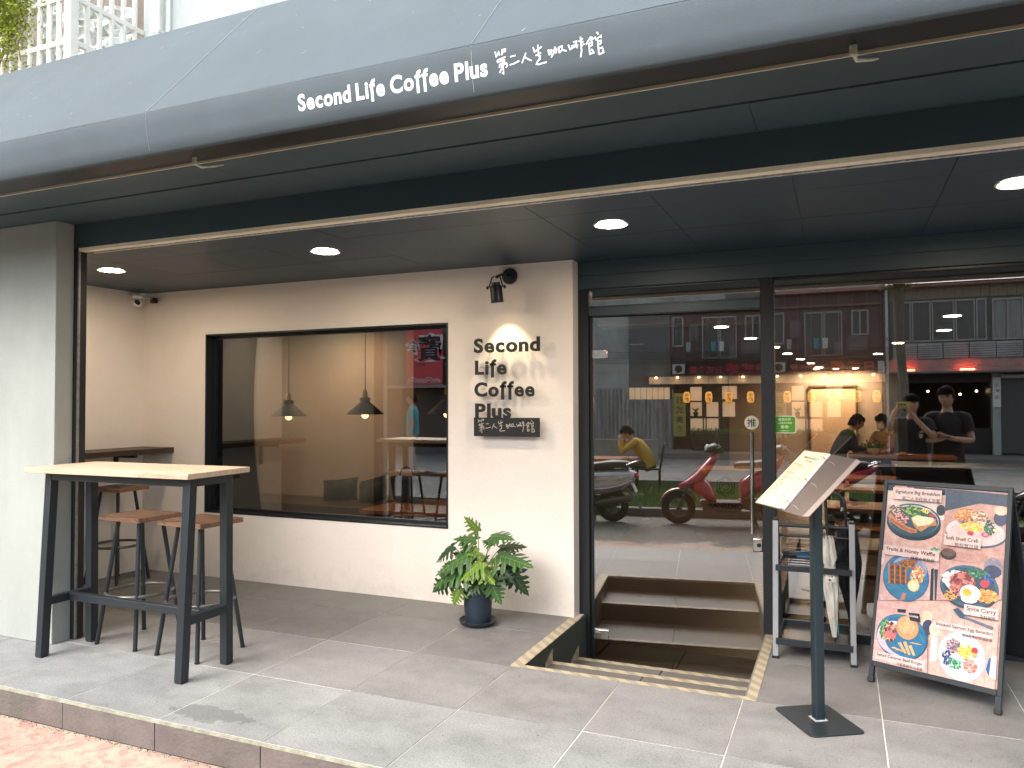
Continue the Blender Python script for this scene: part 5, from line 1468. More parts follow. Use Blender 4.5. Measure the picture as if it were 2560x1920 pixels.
for it in SPEC:
    k = it[0]
    if k == 'p': ppoly(it[1], it[2])
    elif k == 'e':
        _, cx, cy, rx, ry, c, j = it
        if rx > .12:   # crockery: rim light and inner tone
            pell(cx, cy, rx, ry, c, 40); pell(cx - .006, cy + .006, rx * .96, ry * .95, shade(c, 1.25), 40); pell(cx, cy - .004, rx * .92, ry * .91, c, 40)
        else:
            pell(cx, cy, rx, ry, c, 20, wob=.03)
            for q in range(10):
                a = rp_.uniform(0, 6.28); r = rp_.random() ** .5 * .7
                pell(cx + rx * r * math.cos(a), cy + ry * r * math.sin(a), rx * rp_.uniform(.1, .3), ry * rp_.uniform(.08, .25), shade(c, rp_.uniform(.86, 1.16)), 7, wob=.2)
    elif k == 'b':
        _, cx, cy, rx, ry, cs, n = it
        for q in range(int(n * 1.6)):
            a = rp_.uniform(0, 6.28); r = rp_.random() ** .5
            pell(cx + rx * r * math.cos(a), cy + ry * r * math.sin(a), rx * rp_.uniform(.08, .26), ry * rp_.uniform(.08, .24), shade(rp_.choice(cs), rp_.uniform(.8, 1.2)), 7, wob=.35)
    elif k == 'x':
        _, x0, y0, x1, y1, c = it
        ppoly([(x0, y0), (x1, y0), (x1, y1), (x0, y1)], c)
        if c == 'D9B3A6':      # wood table grain under everything
            for q in range(160):
                yy = rp_.random(); xx = rp_.random(); ww = rp_.uniform(.05, .3)
                ppoly([(xx, yy), (min(1, xx + ww), yy - .006), (min(1, xx + ww), yy - .004), (xx, yy + .003)], shade('D9B3A6', rp_.uniform(.8, 1.12)))
    elif k == 't':
        s_ = it[1]; ptext(s_, it[2], it[3] - .008, it[4], '14161A', .016 if ord(s_[0]) < 200 else .004)
    elif k == 'w': ptext(it[1], it[2], it[3], it[4], 'E8E8E8')
pm.build('poster_print', vcol_mat('glossy_poster', rough=.35, mottle=True), bdn)
# ================================================================== inside the cafe
IZ = -.36
m_ifloor = pbr('dark_interior_floor', (.11, .07, .048), .4, var=.25, vscale=2, world=True)
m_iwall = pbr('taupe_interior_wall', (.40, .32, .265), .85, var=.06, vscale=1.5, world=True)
m_iceil = pbr('black_interior_ceiling', (.02, .02, .022), .7)
m_table = wood('orange_brown_table_wood', (.42, .17, .06), (.30, .11, .04), axis=0, rough=.3, rings=6)
B(-7.3, 6, 5.605, 21.2, IZ - .1, IZ - .001).build('interior_floor', m_ifloor, kind='structure')
B(-7.3, SX0 - .02, 5.2005, 5.6045, IZ - .1, IZ - .001).build('interior_floor', m_ifloor, kind='structure')
B(SX1 + .02, 6, 5.2005, 5.6045, IZ - .1, IZ - .001).build('interior_floor', m_ifloor, kind='structure')
room = thing('cafe_interior', (-2, 12, IZ), 'dim long cafe room behind the glass with a lit beige far wall', 'interior')
B(-7.3, 6, 5.12, 21.2, 2.262, 2.36).build('ceiling', m_iceil, room)
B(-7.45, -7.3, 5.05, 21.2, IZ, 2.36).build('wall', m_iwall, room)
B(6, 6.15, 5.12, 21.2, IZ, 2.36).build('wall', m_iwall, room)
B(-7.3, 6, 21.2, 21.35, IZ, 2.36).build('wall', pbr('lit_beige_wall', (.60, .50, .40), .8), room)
B(-7.2995, -4.30, 7.2, 7.32, IZ, 2.2615).build('partition', m_iwall, room)
B(-4.30, -4.16, 7.06, 7.32, IZ, 2.2615).build('partition_end', m_iwall, room)
B(-2.9, -2.75, 7.4, 21.19, IZ, 2.2615).build('partition', pbr('dark_teal_wall', (.03, .04, .04), .8), room)
B(.95, 1.1, 15.5, 21.19, IZ, 2.2615).build('partition', MATS['dark_teal_wall'], room)
# door panel with frame on the far wall
B(-.70, .34, 21.14, 21.19, IZ, 1.80).build('door_panel', pbr('pale_door_panel', (.72, .52, .34), .6), room)
MB().box(-.76, -.705, 21.1, 21.19, IZ, 1.86).box(.345, .40, 21.1, 21.19, IZ, 1.86).box(-.7045, .3445, 21.1, 21.19, 1.805, 1.86).build('door_frame', pbr('bronze_frame', (.12, .08, .05), .5), room)
m_il = pbr('lit_interior_lamp', (1, .9, .7), .5, emit=(1, .82, .56), estr=110)
idl = [(1.0, 8.45), (1.11, 10.1), (-.90, 12.05), (-.82, 13.8), (-.70, 15.7), (-.575, 17.4), (-.465, 19.6), (-1.19, 8.6), (-1.06, 10.3), (.75, 12.0), (.6, 14.6), (-5.9, 6.1), (-4.9, 6.6)]  # last two added out of view to light the side room
IDL = ['largest interior downlight seen in the shop window, highest of the right hand group', 'second interior downlight of the right hand group in the shop window',
  'nearest interior downlight of the receding row beside the door post', 'second interior downlight of the receding row beside the door post', 'third interior downlight of the receding row right of the door post',
  'fourth interior downlight of the receding row right of the door post', 'farthest interior downlight of the receding row above the lit wall', 'larger interior downlight seen through the glass door', 'smaller interior downlight seen through the glass door beside the post',
  'interior downlight above the dark counter end of the cafe room', 'interior downlight in front of the inner serving counter', 'left lamp added out of view to light the room behind the side window', 'right lamp added out of view to light the room behind the side window']
for i, (x, y) in enumerate(idl):
    t = thing('downlight', (x, y, 2.261), IDL[i], 'ceiling light', 'downlights inside the cafe')
    r = .075 if y < 18 else .09
    MB().lathe([(r + .012, 0), (r + .010, -.006), (r, -.008)], (x, y, 2.261), 24, caps=False).build('rim', m_white, t, smooth=40)
    MB().lathe([(r, -.007), (.001, -.010)], (x, y, 2.261), 24, caps=False).build('diffuser', m_il if i < 11 else pbr('added_side_room_lamp', (1, .85, .6), .5, emit=(1, .72, .46), estr=110), t, smooth=40)
# three lamps added only to brighten the far wall
for i, x in enumerate((-.55, -.1, .35)):
    t = thing('downlight', (x, 20.7, 2.261), ('left', 'middle', 'right')[i] + ' one of three lamps added to brighten the far beige wall', 'ceiling light', 'added lamps at the far end of the cafe')
    MB().lathe([(.09, -.002), (.001, -.006)], (x, 20.7, 2.261), 20, caps=False).build('diffuser', pbr('added_far_wall_lamp', (1, .9, .7), .5, emit=(1, .74, .50), estr=190), t)
    MB().lathe([(.10, 0), (.10, -.005), (.0905, -.006)], (x, 20.7, 2.261), 20, caps=False).build('rim', m_white, t)

# pendants behind the side window
m_brass = pbr('aged_brass', (.55, .33, .10), .3, metal=1)
m_shade = pbr('black_enamel_shade', (.006, .006, .010), .6, spec=.2)
m_bulb = pbr('glowing_bulb', (1, .8, .5), .3, emit=(1, .72, .35), estr=1.6)
def pendant(x, y, z, label):
    t = thing('pendant_lamp', (x, y, z), label, 'lamp', 'black cone pendants behind the side window')
    r = .172
    MB().lathe([(r, 0), (r * .97, .004), (r * .22, .118), (.048, .128), (.046, .150), (.020, .154)], (x, y, z), 36, caps=False).build('shade', m_shade, t, smooth=30)
    MB().lathe([(r * .985, .0005), (r * .20, .112)], (x, y, z), 36, caps=False).build('shade_lining', pbr('shade_lining', (.10, .08, .05), .5), t, smooth=50)
    MB().lathe([(.020, .154), (.024, .160), (.024, .200), (.018, .206), (.010, .222), (.004, .235)], (x, y, z), 20, caps=False).build('socket', m_brass, t, smooth=30)
    MB().tube([(x + .022, y, z + .19), (x + .040, y, z + .19)], .004, 8).build('switch', m_brass, t)
    MB().lathe([(.010, .05), (.024, .02), (.033, -.005), (.026, -.026), (.010, -.036), (.001, -.038)], (x, y, z), 20, caps=False).build('bulb', m_bulb, t, smooth=60)
    MB().tube([(x, y, z + .23), (x + .001, y, 2.26)], .0035, 6).build('cord', m_black, t)
pendant(-4.79, 5.83, 1.312, 'black cone pendant with a brass socket, left one behind the side window')
pendant(-3.935, 5.83, 1.332, 'black cone pendant with a brass socket, middle one behind the side window')
pendant(-3.03, 5.70, 1.345, 'black cone pendant cut by the right edge of the side window frame')
# bench, table and cushions behind the side window
be = thing('bench', (-5.8, 6.9, IZ), 'long dark bench along the taupe wall behind the side window', 'bench')
B(-7.2, -4.35, 6.55, 7.19, .30, .375).build('seat', m_darkwood, be, bevel=.005)
B(-7.2, -4.35, 6.60, 7.19, IZ, .2995).build('base', m_black, be)
def table(x0, x1, y0, y1, top, label, leg=m_black, group='tables inside the cafe', mt=None):
    t = thing('cafe_table', ((x0 + x1) / 2, (y0 + y1) / 2, IZ), label, 'table', group)
    B(x0, x1, y0, y1, top - .035, top).build('tabletop', mt or m_table, t, bevel=.003)
    for x in (x0 + .06, x1 - .06):
        for y in (y0 + .06, y1 - .06): B(x - .02, x + .02, y - .02, y + .02, IZ, top - .0355).build('leg', leg, t)
    return t
table(-7.1, -3.5, 5.25, 5.75, .42, 'long dark counter under the side window inside the cafe', mt=m_darkwood, group=None)
table(-4.15, -2.95, 6.05, 6.95, .44, 'orange brown wooden table seen low at the right of the side window', group=None)
def cushion(x, y, z, w, h, tilt, yaw, label, pat=None, roll=0):
    mb = MB(); n = 12
    M = Matrix.Translation((x, y, z)) @ Matrix.Rotation(yaw, 4, 'Z') @ Matrix.Rotation(tilt, 4, 'X') @ Matrix.Rotation(roll, 4, 'Y')
    for s_ in (-1, 1):
        base = len(mb.v)
        for i in range(n + 1):
            for j in range(n + 1):
                u, v = i / n * 2 - 1, j / n * 2 - 1
                th_ = .075 * (1 - u ** 4) ** .6 * (1 - v ** 4) ** .6 + .004 * math.sin(i * 2.2 + j * 1.3)
                pin = 1 - .07 * (1 - abs(u)) - 0
                mb.v.append(M @ Vector((u * w / 2 * (1 - .06 * (1 - v * v)), s_ * th_, v * h / 2 * (1 - .06 * (1 - u * u)) + h / 2)))
        for i in range(n):
            for j in range(n):
                f = [base + i * (n + 1) + j, base + (i + 1) * (n + 1) + j, base + (i + 1) * (n + 1) + j + 1, base + i * (n + 1) + j + 1]
                mb.f.append(f if s_ < 0 else f[::-1]); mb.c.append(None)
    t = thing('cushion', (x, y, z), label, 'cushion', None)
    mb.build('cover', pat or pbr('black_cushion_cloth', (.006, .006, .008), .85), t, smooth=60)
    return t
m_pat = pbr('black_and_grey_print_cloth', (.008, .008, .009), .8, grime=.8, gscale=12, gcol=(.14, .14, .14))
cushion(-5.0, 6.93, .372, .42, .25, -.30, .12, 'black patterned cushion lying left on the bench behind the side window', m_pat, -.12)
cushion(-4.58, 6.93, .372, .36, .28, -.30, -.2, 'black cushion with a pale leaf print, beside the other cushion on the bench', m_pat, -.28)
bg2 = thing('black_bag', (-4.02, 6.75, .44), 'upright black tote bag standing on the table behind the cushions', 'bag')
MB().hull8([(-4.14, 6.62, .441), (-3.88, 6.62, .441), (-3.88, 6.76, .441), (-4.14, 6.76, .441)], [(-4.20, 6.64, .70), (-3.84, 6.64, .70), (-3.84, 6.74, .70), (-4.20, 6.74, .70)]).build('body', pbr('black_cushion_cloth', (.006, .006, .008), .85), bg2, bevel=.03, seg=3)
MB().tube([(-4.1, 6.69, .69), (-4.08, 6.69, .77), (-4.02, 6.69, .79), (-3.96, 6.69, .77), (-3.94, 6.69, .69)], .008, 8).build('handle', MATS['black_cushion_cloth'], bg2, smooth=50)

# tables and benches behind the shop window and the door
table(-.20, .85, 5.75, 6.25, .43, 'orange wooden table just inside the shop window behind the umbrella rack')
table(-.15, 1.0, 7.9, 8.5, .43, 'orange wooden table in the second row behind the shop window')
table(-.2, 1.2, 9.6, 10.3, .43, 'orange wooden table in the third row behind the shop window')
table(.05, 1.15, 11.0, 11.6, .43, 'orange wooden table in the row farthest from the shop window')
for (x0, x1, y0, y1, lb) in ((-.25, .8, 6.6, 6.95, 'low orange wooden bench between the first and second tables behind the shop window'), (-.15, 1.0, 8.9, 9.2, 'low orange wooden bench between the second and third tables behind the shop window')):
    t = thing('wooden_bench', ((x0 + x1) / 2, y0, IZ), lb, 'bench', None)
    B(x0, x1, y0, y1, .05, .085).build('seat', m_table, t, bevel=.003)
    for x in (x0 + .05, x1 - .05): B(x - .02, x + .02, y0 + .02, y1 - .02, IZ, .0495).build('leg', m_table, t)
# dark espresso counter at the right
ct = thing('bar_counter', (1.1, 7.2, IZ), 'dark bar counter with a thick black top behind the menu board', 'counter')
B(.42, 1.9, 7.25, 7.9, .80, .885).build('counter_top', m_black, ct, bevel=.004)
B(.46, 1.86, 7.3, 7.85, IZ, .7995).build('counter_body', pbr('near_black_panel', (.008, .009, .014), .5), ct)
# kraft crate with logo
cr = thing('crate', (-1.27, 9.6, IZ), 'large kraft brown crate with a black hexagon logo inside behind the glass door', 'crate')
m_kraft = pbr('kraft_board', (.36, .21, .11), .7, var=.12, vscale=4, stretch=(1, 1, .3))
B(-1.66, -.88, 9.5, 10.1, IZ + .12, .62).build('box', m_kraft, cr, bevel=.006)
MB().box(-1.62, -.92, 9.55, 9.65, IZ, IZ + .1195).box(-1.62, -.92, 9.95, 10.05, IZ, IZ + .1195).build('pallet_skid', m_darkwood, cr, kind='stuff')
lg = MB(); flat_text(lg, 'SANREMO', (-1.28, 9.496, .16), (1, 0, 0), (0, 0, 1), (0, -1, 0), .085, .03, 'c'); flat_text(lg, 'COFFEE MACHINES', (-1.28, 9.496, .11), (1, 0, 0), (0, 0, 1), (0, -1, 0), .028, .01, 'c')
for r0_, r1_, nn_ in ((.125, .108, 6), (.085, .070, 24), (.05, .035, 24)):
    for k in range(nn_):
        a0, a1 = 2 * math.pi * k / nn_ + .52, 2 * math.pi * (k + 1) / nn_ + .52
        if nn_ == 24 and k in (3, 4): continue
        lg.add([(-1.28 + r0_ * math.cos(a0), 9.496, .42 + r0_ * math.sin(a0)), (-1.28 + r0_ * math.cos(a1), 9.496, .42 + r0_ * math.sin(a1)), (-1.28 + r1_ * math.cos(a1), 9.496, .42 + r1_ * math.sin(a1)), (-1.28 + r1_ * math.cos(a0), 9.496, .42 + r1_ * math.sin(a0))], [(3, 2, 1, 0)])
lg.build('logo', pbr('black_ink', (.012, .012, .014), .6), cr)

# ================================================================== people
m_skin = pbr('skin', (.50, .31, .22), .5, var=.05, vscale=20)
m_hair = pbr('black_hair', (.008, .007, .007), .75, bump=.1, bscale=90, spec=.08)
m_blackcloth = pbr('black_cotton', (.012, .013, .016), .85, bump=.3, bscale=40)
DEF = dict(pelvis=(0, 0, .93), waist=(0, 0, 1.08), chest=(0, 0, 1.27), nb=(0, -.01, 1.42), neck=(0, .0, 1.49), hb=(0, .01, 1.54),
           shL=(-.178, 0, 1.362), shR=(.178, 0, 1.362), elL=(-.235, -.03, 1.12), elR=(.235, -.03, 1.12), wrL=(-.25, .05, .89), wrR=(.25, .05, .89), haL=(-.25, .07, .82), haR=(.25, .07, .82),
           hiL=(-.09, 0, .88), hiR=(.09, 0, .88), knL=(-.10, .02, .50), knR=(.10, .02, .50), anL=(-.10, -.02, .08), anR=(.10, -.02, .08), toL=(-.11, .15, .035), toR=(.11, .15, .035))
RAD = dict(pelvis=.125, waist=.112, chest=.108, nb=.066, neck=.052, hb=.055, shL=.046, shR=.046, elL=.042, elR=.042, wrL=.029, wrR=.029, haL=.03, haR=.03,
           hiL=.088, hiR=.088, knL=.056, knR=.056, anL=.038, anR=.038, toL=.032, toR=.032)
def skinmesh(name, J, edges, rad, mat, parent, root='pelvis', grow=0.0, k=1.0, lvl=2):
    names = []
    for e in edges:
        for n in e:
            if n not in names: names.append(n)
    names.remove(root); names.insert(0, root)
    o = off(parent)
    me = bpy.data.meshes.new(name); me.from_pydata([tuple(J[n] - o) for n in names], [(names.index(a), names.index(b)) for a, b in edges], [])
    ob = bpy.data.objects.new(name, me); C.objects.link(ob); ob.parent = parent; me.materials.append(mat)
    md = ob.modifiers.new('skin', 'SKIN'); md.use_smooth_shade = True
    sl = me.skin_vertices[0].data if me.skin_vertices else None
    if sl is None:
        bm = bmesh.new(); bm.from_mesh(me); bm.verts.layers.skin.verify(); bm.to_mesh(me); bm.free(); sl = me.skin_vertices[0].data
    for i, n in enumerate(names):
        r = (rad[n] + grow) * k; sl[i].radius = (r, r); sl[i].use_root = (i == 0)
    sb = ob.modifiers.new('sub', 'SUBSURF'); sb.levels = lvl; sb.render_levels = lvl
    return ob
ARM = [('chest', 'shL'), ('shL', 'elL'), ('elL', 'wrL'), ('wrL', 'haL'), ('chest', 'shR'), ('shR', 'elR'), ('elR', 'wrR'), ('wrR', 'haR')]
TORSO = [('pelvis', 'waist'), ('waist', 'chest'), ('chest', 'nb'), ('nb', 'neck'), ('neck', 'hb')]
LEG = [('pelvis', 'hiL'), ('hiL', 'knL'), ('knL', 'anL'), ('anL', 'toL'), ('pelvis', 'hiR'), ('hiR', 'knR'), ('knR', 'anR'), ('anR', 'toR')]
def person(loc, yaw, height, label, pose=None, top=None, bottom=None, shoe=None, hair='short', glasses=False, mask=None, head_yaw=0, head_pitch=0, sleeve=.62, fingers=None, group=None, skin=None):
    k = height / 1.72
    t = thing('person', loc, label, 'person', group)
    M = Matrix.Translation(loc) @ Matrix.Rotation(yaw, 4, 'Z') @ Matrix.Scale(k, 4)
    P_ = dict(DEF); P_.update(pose or {})
    J = {n: M @ Vector(p) for n, p in P_.items()}
    sk = skin or m_skin
    skinmesh('body', J, TORSO + ARM + LEG, RAD, sk, t, k=k)
    # clothes: shaped rings along the spine, sleeves and trouser legs
    U_ = (M.to_3x3() @ Vector((1, 0, 0)));
    sp_ = (J['shR'] - J['shL']).normalized()
    def ring(c_, d_, w_, h_, n=20):
        d_ = d_.normalized(); x_ = (sp_ - d_ * sp_.dot(d_)).normalized(); y_ = d_.cross(x_)
        return [c_ + x_ * math.cos(2 * math.pi * q / n) * w_ * k * (1 + .015 * math.sin(q * 3.1 + c_.z * 40)) + y_ * math.sin(2 * math.pi * q / n) * h_ * k for q in range(n)]
    pe, wa, chn, nb_, ne = J['pelvis'], J['waist'], J['chest'], J['nb'], J['neck']
    up1, up2, up3 = wa - pe, chn - wa, nb_ - chn
    tm = MB()
    tm.loft([ring(pe - up1.normalized() * .07 * k, up1, .172, .130), ring(pe - up1.normalized() * .068 * k, up1, .178, .136), ring(pe, up1, .172, .132), ring(wa, up1 + up2, .156, .122), ring(wa.lerp(chn, .5), up2, .166, .128), ring(chn, up2 + up3, .172, .126),
             ring(chn.lerp(nb_, .45), up3, .178, .112), ring(chn.lerp(nb_, .72), up3, .150, .090), ring(chn.lerp(nb_, .92), up3, .115, .080), ring(nb_.lerp(ne, .12), ne - nb_, .072, .070), ring(nb_.lerp(ne, .30), ne - nb_, .062, .062)])
    for s_ in 'LR':
        sh, el, wr = J['sh' + s_], J['el' + s_], J['wr' + s_]; inn = sh.lerp(chn.lerp(nb_, .6), .45)
        hi_ = chn.lerp(nb_, .70); tan = sh.lerp(hi_, .22) + (nb_ - chn).normalized() * .012 * k; crn = sh.lerp(el, .10)
        pre = [hi_, sh.lerp(hi_, .55) + (nb_ - chn).normalized() * .010 * k, tan, sh, crn]; rad_ = [.050 * k, .058 * k, .064 * k, .068 * k, .070 * k]
        if sleeve <= 1: tm.tube(pre + [sh.lerp(el, sleeve * .6), sh.lerp(el, sleeve), sh.lerp(el, sleeve - .01)], rad_ + [.066 * k, .066 * k, .045 * k], 18)
        else: tm.tube(pre + [sh.lerp(el, .5), el, el.lerp(wr, .5), el.lerp(wr, min(.95, sleeve - 1))], rad_ + [.062 * k, .055 * k, .046 * k, .038 * k], 16)
    tm.build('top', top or m_blackcloth, t, smooth=70)
    tm = MB(); dn = -up1.normalized(); seated = (J['knL'] - J['hiL']).normalized().z > -.6
    tm.loft([ring(pe + up1 * .3, up1, .150, .112), ring(pe, up1, .158, .118), ring(pe + dn * .08 * k, up1, .156, .118), ring(pe + dn * .13 * k, up1, .10, .09)])
    for s_ in 'LR':
        hi, kn, an = J['hi' + s_], J['kn' + s_], J['an' + s_]
        tm.tube([hi + (pe - hi) * .35, hi, hi.lerp(kn, .5), kn, kn.lerp(an, .5), kn.lerp(an, .93)], [.070 * k, .080 * k, .080 * k, .070 * k, .066 * k, .062 * k], 16)
    tm.build('trousers', bottom or m_blackcloth, t, smooth=70)
    for s_ in 'LR':
        a, b_ = J['an' + s_], J['to' + s_]
        d = (b_ - a); d.z = 0; d.normalize(); sd_ = Vector((-d.y, d.x, 0))
        base = Vector((a.x, a.y, min(a.z, b_.z) - .035 * k)) + d * .06 * k
        Mx = Matrix((( sd_.x, d.x, 0), (sd_.y, d.y, 0), (0, 0, 1)))
        MB().ball(base + Vector((0, 0, .045 * k)), (.045 * k, .135 * k, .048 * k), 14, 8, Mx).build('shoe', shoe or m_black, t, smooth=60)
    # head
    hc_ = J['hb'] + (M.to_3x3() @ (Matrix.Rotation(head_yaw, 3, 'Z') @ Matrix.Rotation(head_pitch, 3, 'X') @ Vector((0, .012, .058))))
    H3 = M.to_3x3() @ Matrix.Scale(1.07, 3) @ Matrix.Rotation(head_yaw, 3, 'Z') @ Matrix.Rotation(head_pitch, 3, 'X')
    def hp(x, y, z): return hc_ + H3 @ Vector((x, y, z))
    mb = MB(); seg, rg = 28, 20; vs = []
    for i in range(rg + 1):
        th_ = math.pi * i / rg
        for q in range(seg):
            a = 2 * math.pi * q / seg
            x, y, z = math.sin(th_) * math.cos(a), math.sin(th_) * math.sin(a), -math.cos(th_)
            jaw = 1 - .28 * max(0, -z) ** 1.5
            px_, py_, pz_ = x * .074 * jaw, y * .092 * (1 - .12 * max(0, -z)), z * .115
            if y > .2:   # brow, nose, lips, chin
                g = lambda cx, cz, sx, sz: math.exp(-((px_ - cx) / sx) ** 2 - ((pz_ - cz) / sz) ** 2)
                py_ += .022 * g(0, -.018, .012, .016) + .012 * g(0, .004, .009, .02) - .010 * g(-.03, .012, .016, .010) - .010 * g(.03, .012, .016, .010) + .006 * g(0, .032, .05, .010) + .008 * g(0, -.055, .022, .010) + .010 * g(0, -.095, .025, .018) + .005 * g(-.038, -.02, .018, .02) + .005 * g(.038, -.02, .018, .02)
            vs.append(hp(px_, py_, pz_))
    fs = []
    for i in range(rg):
        for q in range(seg):
            q2 = (q + 1) % seg; fs.append((i * seg + q, i * seg + q2, (i + 1) * seg + q2, (i + 1) * seg + q))
    mb.add(vs, fs); hd = mb.build('head', sk, t, smooth=70)
    ear = MB()
    for s_ in (-1, 1): ear.ball(hp(s_ * .076, -.004, -.005), (.010 * k, .018 * k, .030 * k), 10, 8, H3.normalized() if False else None)
    ear.build('ears', sk, t, smooth=70, kind='stuff')
    fa = MB()
    for s_ in (-1, 1):
        fa.ball(hp(s_ * .030, .083, .012), (.012 * k, .005 * k, .006 * k), 10, 6)
        fa.tube([hp(s_ * .014, .092, .030), hp(s_ * .030, .093, .035), hp(s_ * .048, .082, .029)], .0035 * k, 6)
    fa.build('eyes_and_brows', m_hair, t, smooth=60, kind='stuff')
    if not mask:
        MB().tube([hp(-.024, .088, -.055), hp(-.008, .097, -.053), hp(.008, .097, -.053), hp(.024, .088, -.055)], [.002, .0045, .0045, .002], 8).build('lips', pbr('lip_skin', (.40, .15, .12), .5), t, smooth=60)
    else:
        mk = MB(); rows__ = []
        for i in range(7):
            z = -.005 - .09 * i / 6; rows__.append([hp(.066 * math.sin(a) * (1 - .1 * (i / 6)), .104 * math.cos(a) * (1 - .06 * abs(i - 3) / 3) + .004, z) for a in [(-1.25 + 2.5 * q / 10) for q in range(11)]])
        for i in range(6):
            for q in range(10): mk.quad(rows__[i][q], rows__[i + 1][q], rows__[i + 1][q + 1], rows__[i][q + 1])
        mk.build('face_mask', mask, t, smooth=60)
    hr = MB()
    vs = []; seg, rg = 30, 14
    for i in range(rg + 1):
        th_ = math.pi * .62 * i / rg
        for q in range(seg):
            a = 2 * math.pi * q / seg; x, y, z = math.sin(th_) * math.cos(a), math.sin(th_) * math.sin(a), math.cos(th_)
            lim = .30 if y > .35 else (-.15 if y > -.2 else -.55)
            zz_ = max(z, lim); r = 1.0 if z >= lim else .96
            wob = 1 + .02 * math.sin(a * 9 + i) + .015 * math.sin(a * 23 + i * 2)
            vs.append(hp(x * .084 * r * wob, y * .102 * r * wob - .004, zz_ * .128 * wob + .004))
    fs = []
    for i in range(rg):
        for q in range(seg):
            q2 = (q + 1) % seg; fs.append((i * seg + q2, i * seg + q, (i + 1) * seg + q, (i + 1) * seg + q2))
    hr.add(vs, fs)
    for q in range(70):
        a = 2 * math.pi * q / 70 + random.uniform(-.05, .05); y = math.sin(a); zl = (.045 if y > .35 else (-.01 if y > -.2 else -.06))
        x0_, y0_ = .082 * math.cos(a), .100 * math.sin(a) - .004
        hr.tube([hp(x0_ * .8, y0_ * .8, zl + .055), hp(x0_ * 1.03, y0_ * 1.03, zl + .012), hp(x0_ * 1.02 + random.uniform(-.008, .008), y0_ * 1.02, zl - random.uniform(.004, .022))], [.012, .010, .002], 5)
    if hair == 'long':
        for q in range(26):
            a = math.pi * (1.0 + q / 25) * 1.0; x0_, y0_ = .078 * math.cos(a), .088 * math.sin(a) - .005
            hr.tube([hp(x0_ * .95, y0_, .05), hp(x0_ * 1.08, y0_ * 1.08, -.05), hp(x0_ * 1.1, y0_ * 1.1 - .01, -.16), hp(x0_ * .9, y0_ * 1.05 - .01, -.30)], [.014, .016, .014, .004], 6)
    hr.build('hair', m_hair, t, smooth=60)
    if glasses:
        gl_ = MB()
        for s_ in (-1, 1):
            gl_.tube([hp(s_ * .032 + .022 * math.cos(a), .103, .008 + .015 * math.sin(a)) for a in [2 * math.pi * q / 16 for q in range(16)]], .0018 * k, 5, closed=True)
            gl_.tube([hp(s_ * .054, .100, .012), hp(s_ * .078, .04, .012), hp(s_ * .080, -.005, .008)], .0016 * k, 5)
        gl_.tube([hp(-.010, .104, .012), hp(.010, .104, .012)], .0016 * k, 5); gl_.build('glasses', m_black, t, smooth=50, kind='stuff')
    # hands: palm with five separate bent fingers
    for s_ in 'LR':
        w_, h_ = J['wr' + s_], J['ha' + s_]; d = (h_ - w_).normalized(); cr_ = fingers[s_] if fingers and s_ in fingers else None
        pn_ = (M.to_3x3() @ Vector(cr_ if cr_ else ((1, 0, 0) if s_ == 'L' else (-1, 0, 0)))).normalized()
        sd_ = d.cross(pn_).normalized()
        hm = MB(); hm.loft([[c_ + sd_ * math.cos(a) * rx * k + pn_ * math.sin(a) * ry * k for a in [2 * math.pi * q / 12 for q in range(12)]] for c_, rx, ry in ((w_, .026, .02), (w_.lerp(h_, .5), .036, .017), (w_ + d * .085 * k, .040, .014), (w_ + d * .092 * k, .034, .010))])
        for fi in range(4):
            o_ = w_ + d * .088 * k + sd_ * (-.029 + fi * .0193) * k; Lf = (.062, .074, .070, .054)[fi] * k
            hm.tube([o_, o_ + d * Lf * .45 + pn_ * .006 * k, o_ + d * Lf * .75 + pn_ * .020 * k, o_ + d * Lf * .92 + pn_ * .036 * k], [.0092 * k, .0085 * k, .0075 * k, .005 * k], 8)
        o_ = w_ + d * .03 * k - sd_ * .030 * k; hm.tube([o_, o_ - sd_ * .022 * k + d * .025 * k + pn_ * .012 * k, o_ - sd_ * .028 * k + d * .055 * k + pn_ * .024 * k], [.013 * k, .0105 * k, .007 * k], 8)
        hm.build('hand', sk, t, smooth=60)
    return t, J, H3
# two people inside, at the far counter
person((-.06, 13.0, IZ), R_(-75), 1.68, 'man in black bending over a black camera inside the cafe', dict(chest=(0, .12, 1.22), nb=(0, .20, 1.36), neck=(0, .24, 1.42), hb=(0, .27, 1.46), shL=(-.17, .16, 1.32), shR=(.17, .16, 1.32), waist=(0, .03, 1.06), elL=(-.2, .22, 1.08), elR=(.2, .22, 1.08), wrL=(-.09, .42, 1.10), wrR=(.09, .42, 1.10), haL=(-.05, .47, 1.12), haR=(.05, .47, 1.12)), head_pitch=-.35, sleeve=1.8)
cm_ = thing('camera', (.42, 13.0, .74), 'black camera held by the bending man inside the cafe', 'camera')
MB().box(.40, .47, 12.92, 13.08, .72, .82).build('body', m_black, cm_, bevel=.008); MB().lathe([(.035, 0), (.038, .06), (.03, .07)], (.47, 13.0, .77), 20, (1, 0, -.2)).build('lens', m_black, cm_, smooth=40)
m_blouse = pbr('brown_print_blouse', (.38, .19, .09), .8, grime=.7, gscale=16, gcol=(.08, .05, .04))
person((.62, 13.35, IZ), R_(130), 1.60, 'woman with long black hair, white mask and brown print blouse behind the inner counter', dict(elL=(-.24, .10, 1.12), elR=(.24, .10, 1.12), wrL=(-.12, .30, 1.08), wrR=(.12, .30, 1.08), haL=(-.08, .37, 1.07), haR=(.08, .37, 1.07)), top=m_blouse, hair='long', mask=pbr('white_mask', (.8, .76, .72), .8), head_pitch=-.25, sleeve=.9)
ic = thing('serving_counter', (.5, 12.8, IZ), 'black fronted counter with a tan top between the two people inside', 'counter')
